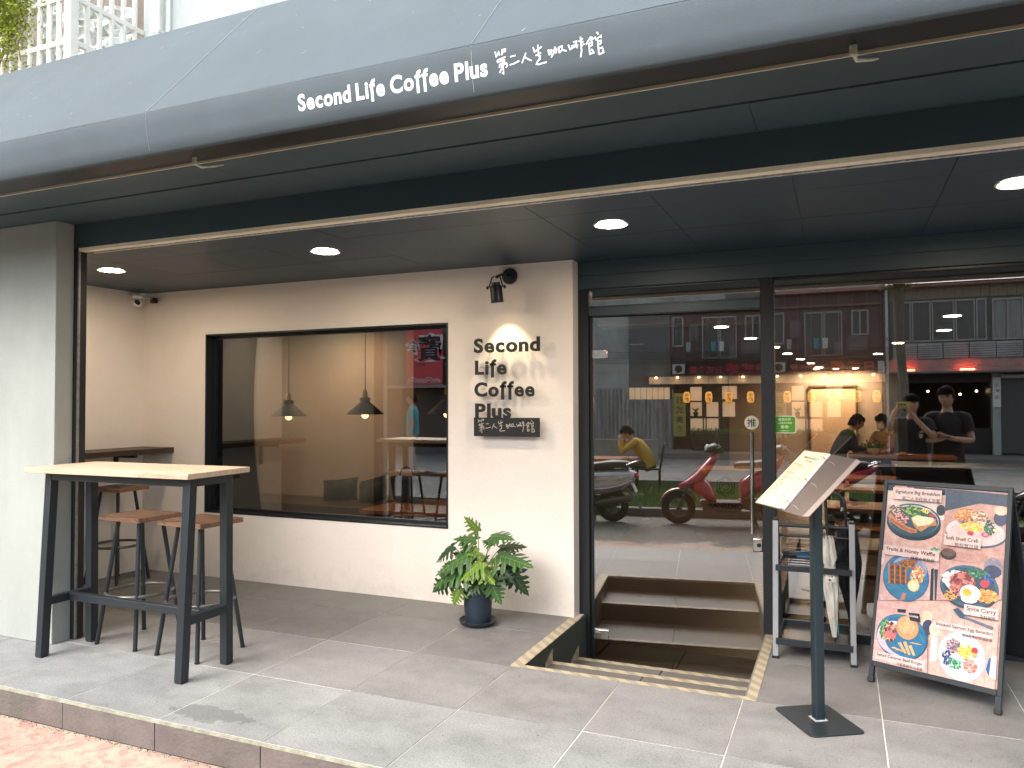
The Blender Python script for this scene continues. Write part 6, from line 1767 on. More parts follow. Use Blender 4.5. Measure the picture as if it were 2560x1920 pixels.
B(.12, 1.5, 12.55, 13.1, IZ, .60).build('counter_body', m_black, ic); B(.10, 1.52, 12.53, 13.12, .6005, .64).build('counter_top', m_table, ic)
fl_ = thing('flower_bowl', (.45, 12.75, .64), 'bowl of green and yellow flowers on the inner counter', 'flowers')
MB().lathe([(.04, 0), (.09, .05), (.10, .09)], (.45, 12.75, .641), 20).build('bowl', m_white, fl_, smooth=40)
fm = MB()
for i in range(260):
    p = Vector((.45, 12.75, .74)) + Vector((random.gauss(0, .09), random.gauss(0, .06), abs(random.gauss(0, .05)))); s_ = Vector((random.uniform(-1, 1), random.uniform(-1, 1), random.uniform(-1, 1))).normalized() * .02; q_ = s_.cross(Vector((.3, .5, .8))).normalized() * .012
    fm.cur = (.08, .18, .03) if i % 4 else (.6, .45, .08); fm.quad(p - s_, p + q_, p + s_, p - q_)
fm.build('blooms', vcol_mat('bloom_colours', .6), fl_, kind='stuff')
pt = thing('plate_of_food', (.85, 12.7, .64), 'white plate with food on the right of the inner counter', 'plate')
MB().lathe([(.05, 0), (.12, .015), (.125, .02), (.05, .006)], (.85, 12.7, .6405), 24).build('plate', m_white, pt, smooth=40); MB().ball((.85, 12.7, .665), (.06, .05, .03)).build('food', m_table, pt, smooth=60)
# ================================================================== the street opposite (seen in the glass)
m_path = pbr('grey_path_concrete', (.17, .17, .158), .9, var=.3, vscale=2, bump=.4, bscale=30, world=True, grime=.3, gscale=1.5)
m_mossk = pbr('mossy_kerb_stone', (.17, .16, .13), .9, var=.35, vscale=8, bump=.5, bscale=50, world=True, grime=.5, gscale=4, gcol=(.07, .09, .03))
kb = thing('street_kerb', (-1, -.55, RZ), kind='structure')
x = -9.0
while x < 8:
    B(x + .004, x + .996, -.66, -.50, RZ, RZ + .11).build('kerb_stone', m_mossk, kb, bevel=.008); x += 1.0
B(-4.7, 6, -3.9, -.6605, RZ, RZ + .06).build('soil', pbr('brown_soil', (.07, .10, .03), .95, var=.4, vscale=5, world=True, bump=.6), kind='structure')
MB().box(-30, 30, -9.4, -3.905, RZ, .02).box(-30, -4.705, -3.9045, -.665, RZ, RZ + .07).build('path', m_path, kind='structure')
B(-30, 30, -60, -9.405, RZ, .17).build('shop_pavement', m_path, kind='structure')
gm = MB(); gr_ = random.Random(2)
for i in range(30000):
    x = gr_.uniform(-4.65, 5); y = gr_.uniform(-3.85, -.68)
    if math.sin(x * 2.3) * math.sin(y * 1.9) > .75: continue
    h = gr_.uniform(.035, .10); a = gr_.uniform(0, 6.28); lx, ly = gr_.uniform(-.04, .04), gr_.uniform(-.04, .04)
    p = Vector((x, y, RZ + .06)); s_ = Vector((math.cos(a), math.sin(a), 0)) * gr_.uniform(.006, .012)
    gm.add([p - s_, p + s_, p + Vector((lx, ly, h))], [(0, 1, 2)])
gm.build('grass', pbr('short_green_grass', (.11, .20, .04), .8, var=.5, vscale=2.5, world=True), kind='stuff', label='patch of short green grass between the road kerb and the path', cat='grass')

# ---- street tree
tr = thing('street_tree', (.93, -4.0, 0), 'slim grey brown tree with small ferny tufts at its fork, across the road', 'tree')
m_bark = pbr('grey_brown_bark', (.15, .125, .10), .95, var=.4, vscale=6, bump=1, bscale=30)
MB().tube([(1.02, -4, 0), (.97, -4, .8), (.955, -4, 1.7), (.90, -4, 2.5), (.90, -4, 3.3)], [.13, .085, .075, .07, .085], 14).build('trunk', m_bark, tr, smooth=60)
lb_ = MB()
lb_.tube([(.90, -4, 3.25), (.80, -4, 3.7), (.62, -4.1, 4.6), (.3, -4.2, 5.6)], [.065, .05, .04, .02], 10); lb_.tube([(.90, -4, 3.25), (.96, -4, 3.8), (1.15, -3.9, 4.8), (1.5, -3.9, 5.8)], [.065, .055, .04, .02], 10)
lb_.tube([(.96, -4, 3.8), (1.3, -4.3, 4.7), (1.9, -4.6, 5.4)], [.04, .03, .015], 8)
lb_.build('limbs', m_bark, tr, smooth=60)
cl = MB()
for i in range(4200):
    c_ = random.choice([(.2, -4.2, 5.9, .9), (1.5, -3.9, 6.2, .9), (1.9, -4.6, 5.6, .7), (.8, -4.3, 6.6, .9)])
    p = Vector((c_[0] + random.gauss(0, c_[3] * .5), c_[1] + random.gauss(0, .5), c_[2] + random.gauss(0, .4))); s_ = Vector((random.gauss(0, 1), random.gauss(0, 1), random.gauss(0, .6))).normalized() * .06; q_ = s_.cross(Vector((.3, .2, 1))).normalized() * .025
    cl.quad(p - s_, p + q_, p + s_, p - q_)
cl.build('crown', pbr('street_tree_leaf', (.06, .12, .03), .6, var=.4, vscale=2), tr, kind='stuff')
tf = MB()
for i in range(420):
    a = random.uniform(0, 6.28); r = random.uniform(.05, .20); p = Vector((.90 + .12 * random.gauss(0, 1), -4 + .08 * random.gauss(0, 1), 3.35 + random.gauss(0, .04)))
    d = Vector((math.cos(a), math.sin(a) * .5, random.uniform(-.4, .4))) * r; s_ = d.cross(Vector((0, 0, 1))).normalized() * .008
    tf.quad(p - s_, p + d * .5 - s_, p + d, p + s_)
tf.build('fern_tuft', pbr('dry_fern', (.22, .20, .05), .8), tr, kind='stuff')

# ---- restaurant opposite
FY = -11.0
m_pw = pbr('purple_brown_wall', (.13, .095, .090), .85, var=.3, vscale=3, bump=.2, world=True)
m_conc2 = pbr('stained_concrete_wall', (.38, .40, .38), .9, var=.25, vscale=1.6, bump=.3, bscale=18, world=True, stretch=(1.4, 1, .5), grime=.6, gscale=1.2, gcol=(.16, .17, .16))
m_conc3 = pbr('dark_stained_concrete', (.16, .165, .155), .9, var=.35, vscale=2, bump=.3, bscale=18, world=True, grime=.4, gscale=2)
m_window = pbr('dim_window_glass', (.03, .035, .04), .08, spec=.8)
m_frm = pbr('tarnished_aluminium', (.32, .31, .29), .45, metal=.6)
m_warm = pbr('warm_lit_panel', (.8, .6, .4), .8, emit=(1, .62, .32), estr=.22)
rb = thing('restaurant_building', (-1, FY, .17), 'two storey restaurant opposite with red lettered dark sign, warm windows and purple brown upper wall', 'building')
B(-9, -2.81, FY - .3, FY, .17, 5.0).build('wall', m_conc2, rb); B(-2.8095, -1.68, FY - .3, FY, .17, 5.0).build('wall', m_conc3, rb)
B(-1.6795, 1.02, FY - 4, FY - .05, 2.60, 4.22).build('upper_wall', m_pw, rb)
B(-1.6795, 1.02, FY - 4, FY - 3, .17, 2.5995).build('rear_wall', m_black, rb)
B(-1.6795, 1.02, FY - 2.99, FY + .25, 2.131, 2.1545).build('eave', m_conc3, rb)
B(-1.70, 1.06, FY - 4, FY + .15, 4.2205, 4.30).build('roof_edge', pbr('pink_rust_roof', (.36, .19, .16), .8, var=.4, vscale=6, world=True), rb)
B(-1.70, 1.06, FY - 4, FY - .2, 4.3005, 5.1).build('roof', pbr('pale_sheet_roof', (.42, .50, .47), .7, var=.3, vscale=2, world=True), rb)
B(-2.25, 1.02, FY + .1, FY + .14, 1.93, 2.130).build('lit_fascia', pbr('cream_fascia', (.62, .50, .36), .8, var=.15, vscale=3, world=True), rb)
def window(x0, x1, z0, z1, y, par, n=1, fm_=m_frm, gm_=m_window, ft=.03):
    w_ = thing('window', (x0, y, z0)); w_.parent = par; w_.location = Vector((x0, y, z0)) - off(par); OFF[w_.name] = Vector((x0, y, z0))
    B(x0, x1, y + .002, y + .012, z0, z1).build('pane', gm_, w_)
    f = MB()
    for i in range(n + 1):
        xx = x0 + (x1 - x0 - ft) * i / n; f.box(xx, xx + ft, y + .0125, y + .045, z0, z1)
    f.box(x0, x1, y + .046, y + .055, z0 - .01, z0 + ft).box(x0, x1, y + .046, y + .055, z1 - ft, z1 + .01)
    f.build('frame', fm_, w_)
    return w_
OFF[rb.name] = Vector((-1, FY, .17))
def lattice(x0, x1, z0, z1, y, par, st=.07):
    l = MB(); n = int((x1 - x0 + z1 - z0) / st) + 1
    for i in range(-n, n):
        for sg in (-1, 1):
            pts = []
            for k in range(41):
                xx = x0 + (x1 - x0) * k / 40; zz_ = (z0 + z1) / 2 + sg * (xx - x0) + i * st
                if z0 <= zz_ <= z1: pts.append((xx, y, zz_))
            if len(pts) > 1: l.beam(pts[0], pts[-1], .006, .004, (0, 1, 0))
    if l.v: l.build('lattice', pbr('white_wire', (.55, .56, .54), .6), par, kind='stuff')
window(-1.62, -1.33, 2.95, 3.75, FY - .05, rb); window(-.84, -.40, 2.62, 3.73, FY - .05, rb, 1); window(-.38, .06, 2.62, 3.73, FY - .05, rb, 1); window(.27, .67, 3.12, 3.74, FY - .05, rb, 2)
lattice(-1.18, -.93, 3.10, 3.55, FY + .02, rb); lattice(.18, .62, 2.72, 3.10, FY + .02, rb); lattice(-.14, .06, 2.62, 2.95, FY + .03, rb)
for i, (x, c_) in enumerate(((-.55, 'teal'), (-.34, 'white'), (-1.2, 'dark'))):
    l_ = thing('laundry', (x, FY + .2, 2.95), '%s cloth hanging to dry in front of the purple brown upper wall' % {'teal': 'teal patterned', 'white': 'narrow white', 'dark': 'pale folded'}[c_], 'laundry')
    m_ = MB(); n = 8
    for a in range(n + 1):
        for b_ in range(n + 1): m_.v.append(Vector((x + (a / n - .5) * (.13 - .03 * b_ / n) , FY + .2 + .015 * math.sin(a * 1.8 + b_), 3.05 - .26 * b_ / n)))
    for a in range(n):
        for b_ in range(n): m_.f.append([a * (n + 1) + b_, (a + 1) * (n + 1) + b_, (a + 1) * (n + 1) + b_ + 1, a * (n + 1) + b_ + 1]); m_.c.append(None)
    m_.build('cloth', pbr('laundry_' + c_, {'teal': (.10, .35, .36), 'white': (.7, .7, .68), 'dark': (.4, .42, .42)}[c_], .9, var=.4, vscale=20), l_, smooth=60)
    MB().tube([(x, FY + .2, 3.05), (x, FY - .05, 3.10)], .004, 6).build('hook', m_black, l_)
for i in range(6):   # small lamps under the sign light the fascia and the front
    x = -2.05 + i * .56
    MB().ball((x, FY + .26, 2.10), (.03, .03, .012), 10, 6).build('eave_lamp', pbr('eave_lamp_glow', (1, .8, .5), .5, emit=(1, .62, .30), estr=30), rb)
B(-1.6795, 1.02, FY - .3, FY - .06, 2.155, 2.5995).build('wall', m_pw, rb)
B(-1.6795, -1.60, FY - 3.5, FY - .01, .17, 2.13).build('side_wall', m_black, rb); B(1.0, 1.095, FY - 4, FY - .01, .17, 4.2).build('side_wall', m_conc3, rb)
B(-1.5995, .9995, FY - 1.1, FY - 1.0, .17, 2.13).build('inner_wall', pbr('dim_brown_inner_wall', (.10, .06, .035), .8, var=.5, vscale=2, world=True), rb)
for i in range(9):
    x = -1.66 + i * .325
    B(x, x + .03, FY - .049, FY - .01, 2.62, 4.2).build('wall_batten', pbr('rusty_batten', (.20, .12, .10), .8, var=.3, world=True), rb)
B(-1.66, .98, FY - .048, FY + .01, 3.86, 3.92).build('wall_batten', MATS['rusty_batten'], rb)
ac = thing('air_conditioner', (-1.5, FY + .1, 2.3), 'pale air conditioner box beside the dark sign board opposite', 'air conditioner')
B(-1.62, -1.30, FY - .04, FY + .22, 2.20, 2.46).build('casing', pbr('pale_box', (.45, .47, .46), .6, var=.2, vscale=4), ac, bevel=.01); MB().lathe([(.10, 0), (.10, .006), (.03, .008)], (-1.46, FY + .2205, 2.33), 20, (0, 1, 0)).build('fan_grille', m_black, ac)
aw2 = B(.86, 1.0, FY - .04, FY + .2, 2.16, 2.44).build('meter_box', pbr('pale_box', (.45, .47, .46), .6, var=.2, vscale=4), label='small pale meter box at the right end of the dark sign board', cat='box')
wr = MB()
for i in range(7):
    z = 2.56 + .05 * i; pts = [(x, FY + .25 + .02 * i, z - .10 * math.sin(math.pi * (x + 6) / 14) + .01 * math.sin(x * 3 + i)) for x in [-6 + 14 * q / 28 for q in range(29)]]
    wr.tube(pts, .006, 5)
wr.build('overhead_cables', m_black, rb, kind='stuff')
# sign with red characters
rs = thing('restaurant_sign', (-.2, FY + .2, 2.16), 'long dark sign board with red Chinese characters above the lantern lit restaurant', 'sign')
B(-1.25, .82, FY + .06, FY + .12, 2.156, 2.52).build('board', pbr('dark_maroon_board', (.035, .008, .014), .5), rs)
mb = MB()
for ch, cx, zz_, sz_ in (('日', .66, 2.20, .30), ('式', .32, 2.20, .32), ('燒', -.06, 2.20, .34), ('日', -.42, 2.23, .20), ('式', -.64, 2.23, .20), ('食', -.86, 2.23, .20), ('堂', -1.08, 2.23, .20)):
    flat_text(mb, ch, (cx, FY + .1215, zz_), (-1, 0, 0), (0, 0, 1), (0, 1, 0), sz_, .02, 'c')
mb.build('red_characters', pbr('red_sign_paint', (.42, .015, .03), .5), rs)
mb = MB(); flat_text(mb, '02-2010', (-2.30, FY + .0015, 2.02), (-1, 0, 0), (0, 0, 1), (0, 1, 0), .19, .01, 'c'); mb.build('painted_phone_number', pbr('faded_red_paint', (.35, .06, .05), .7), rb)
# shoji windows
for (x0, x1, z0, z1) in ((-1.16, -.86, 1.47, 1.85), (-.34, .05, 1.52, 1.87), (-1.16, -.86, 1.07, 1.44), (-.74, -.43, 1.05, 1.44), (-.32, .0, 1.05, 1.45), (-1.16, -.43, .66, 1.0)):
    B(x0, x1, FY - .02, FY, z0, z1).build('paper_panel', m_warm, rb)
fr_ = MB()
for x in (-1.60, -1.19, -.84, -.77, -.40, -.36, .08, .35, .62, .98): fr_.box(x, x + .03, FY + .001, FY + .035, .17, 1.93)
for z in (1.89, 1.45, 1.02, .60): fr_.box(-1.60, 1.0, FY + .0355, FY + .05, z, z + .028)
fr_.build('timber_frame', m_black, rb)
for i in range(7):
    x = -2.80 + i * .157
    B(x + .006, x + .151, FY + .002, FY + .012, 1.52, 1.84).build('paper_panel', m_warm, rb)
pltp = MB(); pltp.lathe([(.05, 0), (.07, .12)], (-1.02, FY + .15, 1.06), 14); pltp.build('window_pot', m_black, rb)
for k in range(9):
    a = k * .7; MB().tube([(-1.02, FY + .15, 1.17), (-1.02 + .05 * math.cos(a), FY + .15 + .04 * math.sin(a), 1.24), (-1.02 + .11 * math.cos(a), FY + .15 + .08 * math.sin(a), 1.25 + .03 * (k % 3))], [.006, .014, .002], 6).build('leaf', pbr('dark_leaf', (.02, .04, .02), .6), rb)
# lanterns
m_lant = pbr('yellow_paper_lantern', (.8, .5, .15), .7, emit=(1, .45, .06), estr=.5, var=.1, vscale=3)
lo = ('leftmost in the row by the poster', 'second in the row by the window plant', 'third in the row', 'fourth in the row beside the dark gap', 'right one beside the drainpipe')
for i, x in enumerate((-1.25, -.68, -.17, .38, .81)):
    t = thing('paper_lantern', (x, FY + .32, 1.43), 'yellow paper lantern with red characters, ' + lo[i], 'lantern', 'lanterns under the restaurant eave')
    MB().lathe([(.045, 0), (.075, .02), (.090, .07), (.092, .15), (.088, .22), (.07, .27), (.045, .29)], (x, FY + .32, 1.425), 24).build('shade', m_lant, t, smooth=50)
    MB().lathe([(.048, -.015), (.048, .0)], (x, FY + .32, 1.425), 16).build('ring', m_black, t); MB().lathe([(.048, .29), (.048, .305)], (x, FY + .32, 1.425), 16).build('ring', m_black, t)
    MB().tube([(x, FY + .32, 1.73), (x, FY + .30, 2.13)], .004, 5).build('cord', m_black, t)
    mb = MB(); flat_text(mb, '燒', (x, FY + .4175, 1.575), (-1, 0, 0), (0, 0, 1), (0, 1, 0), .11, .03, 'c'); flat_text(mb, '烤', (x, FY + .4175, 1.465), (-1, 0, 0), (0, 0, 1), (0, 1, 0), .11, .03, 'c'); mb.build('red_characters', pbr('lantern_red', (.5, .01, .01), .6), t)
# yellow vertical banner
yb = thing('vertical_banner', (-1.44, FY + .3, .5), 'tall yellow green banner with dark characters left of the paper windows opposite', 'banner')
B(-1.60, -1.28, FY + .22, FY + .226, .52, 1.68).build('cloth', pbr('olive_yellow_cloth', (.34, .33, .08), .8, var=.2, vscale=5), yb)
mb = MB()
for i, ch in enumerate('日式美食'): flat_text(mb, ch, (-1.44, FY + .2275, 1.42 - i * .26), (-1, 0, 0), (0, 0, 1), (0, 1, 0), .20, .02, 'c')
mb.build('characters', pbr('brown_print', (.08, .04, .02), .7), yb)
MB().tube([(-1.62, FY + .22, .17), (-1.62, FY + .22, 1.78)], .010, 8).build('pole', m_frm, yb)
# planters, slatted fence, small poster board
pf = thing('planter_fence', (0, -10.2, .17), 'dark slatted fence with green planters along its top in front of the restaurant', 'fence')
for i in range(34): B(-1.1 + i * .062, -1.1 + i * .062 + .032, -10.22, -10.20, .17, .60).build('slat', m_black, pf)
MB().box(-1.12, 1.02, -10.24, -10.225, .56, .60).box(-1.12, 1.02, -10.24, -10.225, .20, .24).build('fence_rail', m_black, pf, kind='stuff')
B(-1.12, 1.02, -10.55, -10.245, .45, .62).build('planter_box', m_darkwood, pf)
hd_ = MB()
for i in range(2600):
    p = Vector((random.uniform(-1.15, 1.05), random.uniform(-10.5, -10.2), .62 + abs(random.gauss(0, .06)))); s_ = Vector((random.gauss(0, 1), random.gauss(0, 1), random.gauss(0, 1))).normalized() * .03; q_ = s_.cross(Vector((.3, .2, 1))).normalized() * .013
    hd_.quad(p - s_, p + q_, p + s_, p - q_)
hd_.build('planting', pbr('planter_leaf', (.06, .15, .02), .7, var=.5, vscale=6), pf, kind='stuff')
# corrugated sheet fence and low stained wall
cf = thing('corrugated_fence', (-3.2, -10.8, .17), 'weathered silver corrugated sheet fence left of the restaurant', 'fence')
mb = MB(); n = 220
for i in range(n + 1):
    x = -7.5 + 5.85 * i / n; y = -10.78 + .028 * math.sin(x * 2 * math.pi / .11)
    mb.v += [Vector((x, y, .17)), Vector((x, y, 1.42 + .3 * (x > -2.8) * 0 + (.40 if x < -2.9 else .1)))]
for i in range(n): mb.f.append([2 * i, 2 * i + 1, 2 * i + 3, 2 * i + 2]); mb.c.append(None)
mb.build('sheet', pbr('weathered_zinc', (.36, .37, .36), .5, metal=.4, var=.5, vscale=3, stretch=(3, 1, .4), world=True, grime=.6, gscale=2, gcol=(.20, .12, .07)), cf, smooth=60)
lw = thing('low_wall', (-3.6, -8.1, .02), 'low stained concrete wall on the path in front of the corrugated fence', 'wall')
B(-8, -1.86, -8.2, -8.0, .02, .56).build('wall', pbr('patchy_concrete', (.27, .26, .23), .9, var=.3, vscale=2, world=True, grime=.8, gscale=1.6, gcol=(.28, .17, .09)), lw, bevel=.01)
# drainpipe
dp = thing('street_drainpipe', (1.06, FY + .05, .17), 'pale vertical drainpipe between the two buildings opposite', 'pipe')
MB().tube([(1.07, FY + .06, .17), (1.07, FY + .06, 4.2)], .035, 12).build('pipe', pbr('pale_grey_pipe', (.50, .52, .50), .6), dp, smooth=50)
MB().tube([(1.07, FY + .06, 2.95), (1.07, FY + .06, 3.02)], .042, 12).build('pipe_collar', m_frm, dp)

B(-9, -2.4, FY - .001, FY + .004, 3.02, 3.05).build('wall_joint', m_conc2, rb); B(-9, -2.8, FY - .001, FY + .003, 2.30, 2.62).build('pale_patch', pbr('pale_render_patch', (.48, .48, .44), .9, var=.3, vscale=3, world=True, grime=.5, gscale=3), rb)
# ---- right hand old building
ob_ = thing('old_building', (3.5, FY, .17), 'old two storey building opposite with grey framed windows, tin roof and roller shutters', 'building')
m_timber = pbr('weathered_board', (.24, .20, .15), .85, var=.3, vscale=3, stretch=(6, 1, .5), world=True)
B(1.10, 12, FY - 5, FY - .06, 2.11, 4.3).build('upper_wall', m_conc3, ob_)
for i in range(60):
    x = 1.12 + i * .18; B(x, x + .174, FY - .058, FY - .03, 3.93, 4.22).build('board', m_timber, ob_)
B(1.08, 12, FY - .4, FY + .2, 4.222, 4.30).build('eave_board', pbr('faded_red_eave', (.34, .20, .17), .8, var=.2, world=True), ob_)
for i in range(54):
    x = 1.1 + i * .2
    MB().hull8([(x, FY + .28, 4.301), (x + .185, FY + .28, 4.301), (x + .185, FY - 2, 5.0), (x, FY - 2, 5.0)], [(x, FY + .28, 4.33), (x + .185, FY + .28, 4.33), (x + .185, FY - 2, 5.03), (x, FY - 2, 5.03)]).build('roof_sheet', pbr('pale_green_tin', (.50, .60, .54), .55, var=.25, vscale=4, world=True), ob_)
xs = [1.30, 1.62, 2.05, 2.55, 2.98, 3.22]
for a, b_ in zip(xs[:-1], xs[1:]): window(a + .01, b_ - .01, 2.90, 3.88, FY - .055, ob_, 1)
m_curt = pbr('pale_curtain_window', (.26, .27, .26), .6, var=.4, vscale=4, stretch=(9, 1, .2), world=True)
window(3.32, 3.95, 2.90, 3.86, FY - .055, ob_, 2, gm_=m_curt); window(3.98, 4.7, 2.90, 3.86, FY - .055, ob_, 2, gm_=m_curt); window(4.8, 5.6, 2.9, 3.86, FY - .055, ob_, 2)
for i in range(16):
    x = 1.2 + i * .55; B(x, x + .53, FY - .059, FY - .01, 2.47, 2.86).build('sill_panel', m_conc2, ob_)
B(1.105, 12, FY - .0585, FY - .03, 2.155, 2.465).build('lintel_panel', pbr('pale_red_lintel', (.50, .30, .26), .8, var=.25, vscale=3, world=True), ob_)
for a in (1.50, 1.60, 2.70, 2.86, 4.3):
    MB().tube([(a - .07, FY + .09, 2.20), (a + .07, FY + .09, 2.20)], .014, 8).build('hidden_red_lamp', pbr('hidden_red_lamp_glow', (1, .2, .1), .5, emit=(1, .12, .05), estr=28), ob_)  # added behind the awning sheet to throw a red glow on the lintel
B(1.12, 6, FY - .02, FY + .5, 2.112, 2.15).build('awning_sheet', m_conc3, ob_)
B(1.12, 1.33, FY - .3, FY - .02, .17, 2.11).build('pier', m_conc3, ob_); B(3.30, 3.46, FY - .3, FY - .02, .17, 2.11).build('pier', m_conc2, ob_)
B(1.3305, 3.2995, FY - .3, FY - .2, 1.90, 2.11).build('shop_header', m_black, ob_); B(1.1, 6.2, FY - 3, FY - 2.9, .02, 2.11).build('shop_rear_wall', pbr('shop_dark', (.03, .025, .025), .8), ob_)
B(1.3305, 3.2995, FY - .25, FY - .2, .17, .80).build('shop_counter_front', m_black, ob_)
B(3.31, 3.45, FY - 2.9, FY - .301, .17, 2.11).build('side_wall', m_black, ob_); B(1.12, 1.2, FY - 2.9, FY - .301, .17, 2.11).build('side_wall', m_black, ob_)
for i in range(22):
    z = .22 + i * .085
    B(3.4605, 6.2, FY - .10, FY - .07 + .012 * (i % 2), z, z + .078).build('shutter_slat', pbr('dark_shutter', (.09, .10, .10), .5, metal=.4), ob_)
B(3.4605, 6.2, FY - .12, FY - .105, .17, 2.11).build('shutter_backing', m_black, ob_); MB().tube([(3.47, FY + .0, 2.03), (6.2, FY + .0, 2.03)], .06, 14).build('shutter_drum', m_galv, ob_, smooth=50)
B(6.2005, 12, FY - .3, FY - .02, .17, 2.11).build('lower_wall', m_conc3, ob_)
sb_ = thing('street_number_sign', (3.38, FY + .05, 1.6), 'narrow white vertical sign on the pier beside the roller shutter opposite', 'sign')
B(3.30, 3.46, FY - .015, FY + .02, 1.30, 2.0).build('board', m_white, sb_); mb = MB()
for i, ch in enumerate('小吃店'): flat_text(mb, ch, (3.38, FY + .0215, 1.78 - i * .14), (-1, 0, 0), (0, 0, 1), (0, 1, 0), .10, .01, 'c')
mb.build('characters', m_black, sb_)
for i in range(5):   # bulbs in the dark shop
    t = thing('hanging_bulb', (1.7 + i * .36, FY - 1.2, 1.7), ('leftmost', 'second', 'middle', 'fourth', 'rightmost')[4 - i] + ' warm bulb in the dark shop opposite, as the window mirrors it', 'lamp', 'bulbs in the dark shop opposite')
    MB().ball((1.7 + i * .36, FY - 1.2, 1.62 + .08 * (i % 3)), .03).build('bulb', pbr('bulb_glow', (1, .8, .5), .5, emit=(1, .7, .35), estr=9), t); MB().tube([(1.7 + i * .36, FY - 1.2, 1.66 + .08 * (i % 3)), (1.7 + i * .36, FY - 1.2, 2.1)], .004, 5).build('cord', m_black, t)
# buildings further left: red shop banner seen in the side window
lbld = thing('corner_shop', (-12, -9.3, .17), 'dark fronted corner shop far to the left across the road behind its red banner', 'building')
B(-18, -9.01, -13, -9.3, .02, 5.5).build('wall', m_conc3, lbld); B(-15, -9.6, -9.299, -9.25, .3, 1.85).build('shopfront', pbr('brown_shopfront', (.16, .11, .08), .6, var=.4, vscale=2, world=True), lbld)
B(-18, -9.0, -9.3, -8.5, 1.86, 1.93).build('canopy', m_frm, lbld)
bn = thing('red_banner', (-11, -9.0, 2), 'big red shop banner with black and white brush characters and a wave pattern', 'banner')
B(-11.42, -10.24, -9.03, -9.0, 1.94, 3.55).build('cloth', pbr('bright_red_banner', (.80, .09, .10), .6, var=.12, vscale=3, stretch=(6, 1, .5), world=True), bn)
mb = MB(); flat_text(mb, '寶', (-10.66, -8.9985, 2.70), (-1, 0, 0), (0, 0, 1), (0, 1, 0), .78, .075, 'c'); flat_text(mb, '食', (-11.20, -8.9985, 2.86), (-1, 0, 0), (0, 0, 1), (0, 1, 0), .44, .06, 'c')
for i in range(4):
    cx = -10.42 - i * .26; r = .11 + .05 * (i % 2)
    for rr1 in (r, r * .55):
        mb.tube([(cx + rr1 * math.cos(a), -8.999, 2.0 + rr1 * math.sin(a)) for a in [math.pi * q / 12 for q in range(13)]], .014, 5)
mb.build('white_print', m_text_w, bn)
mb = MB(); flat_text(mb, '寶', (-10.66, -8.9965, 2.70), (-1, 0, 0), (0, 0, 1), (0, 1, 0), .78, .015, 'c'); flat_text(mb, '食', (-11.20, -8.9965, 2.86), (-1, 0, 0), (0, 0, 1), (0, 1, 0), .44, .01, 'c'); flat_text(mb, 'BAO B', (-10.95, -8.9965, 2.50), (-1, 0, 0), (0, 0, 1), (0, 1, 0), .10, .01, 'c')
mb.build('black_print', m_black, bn)

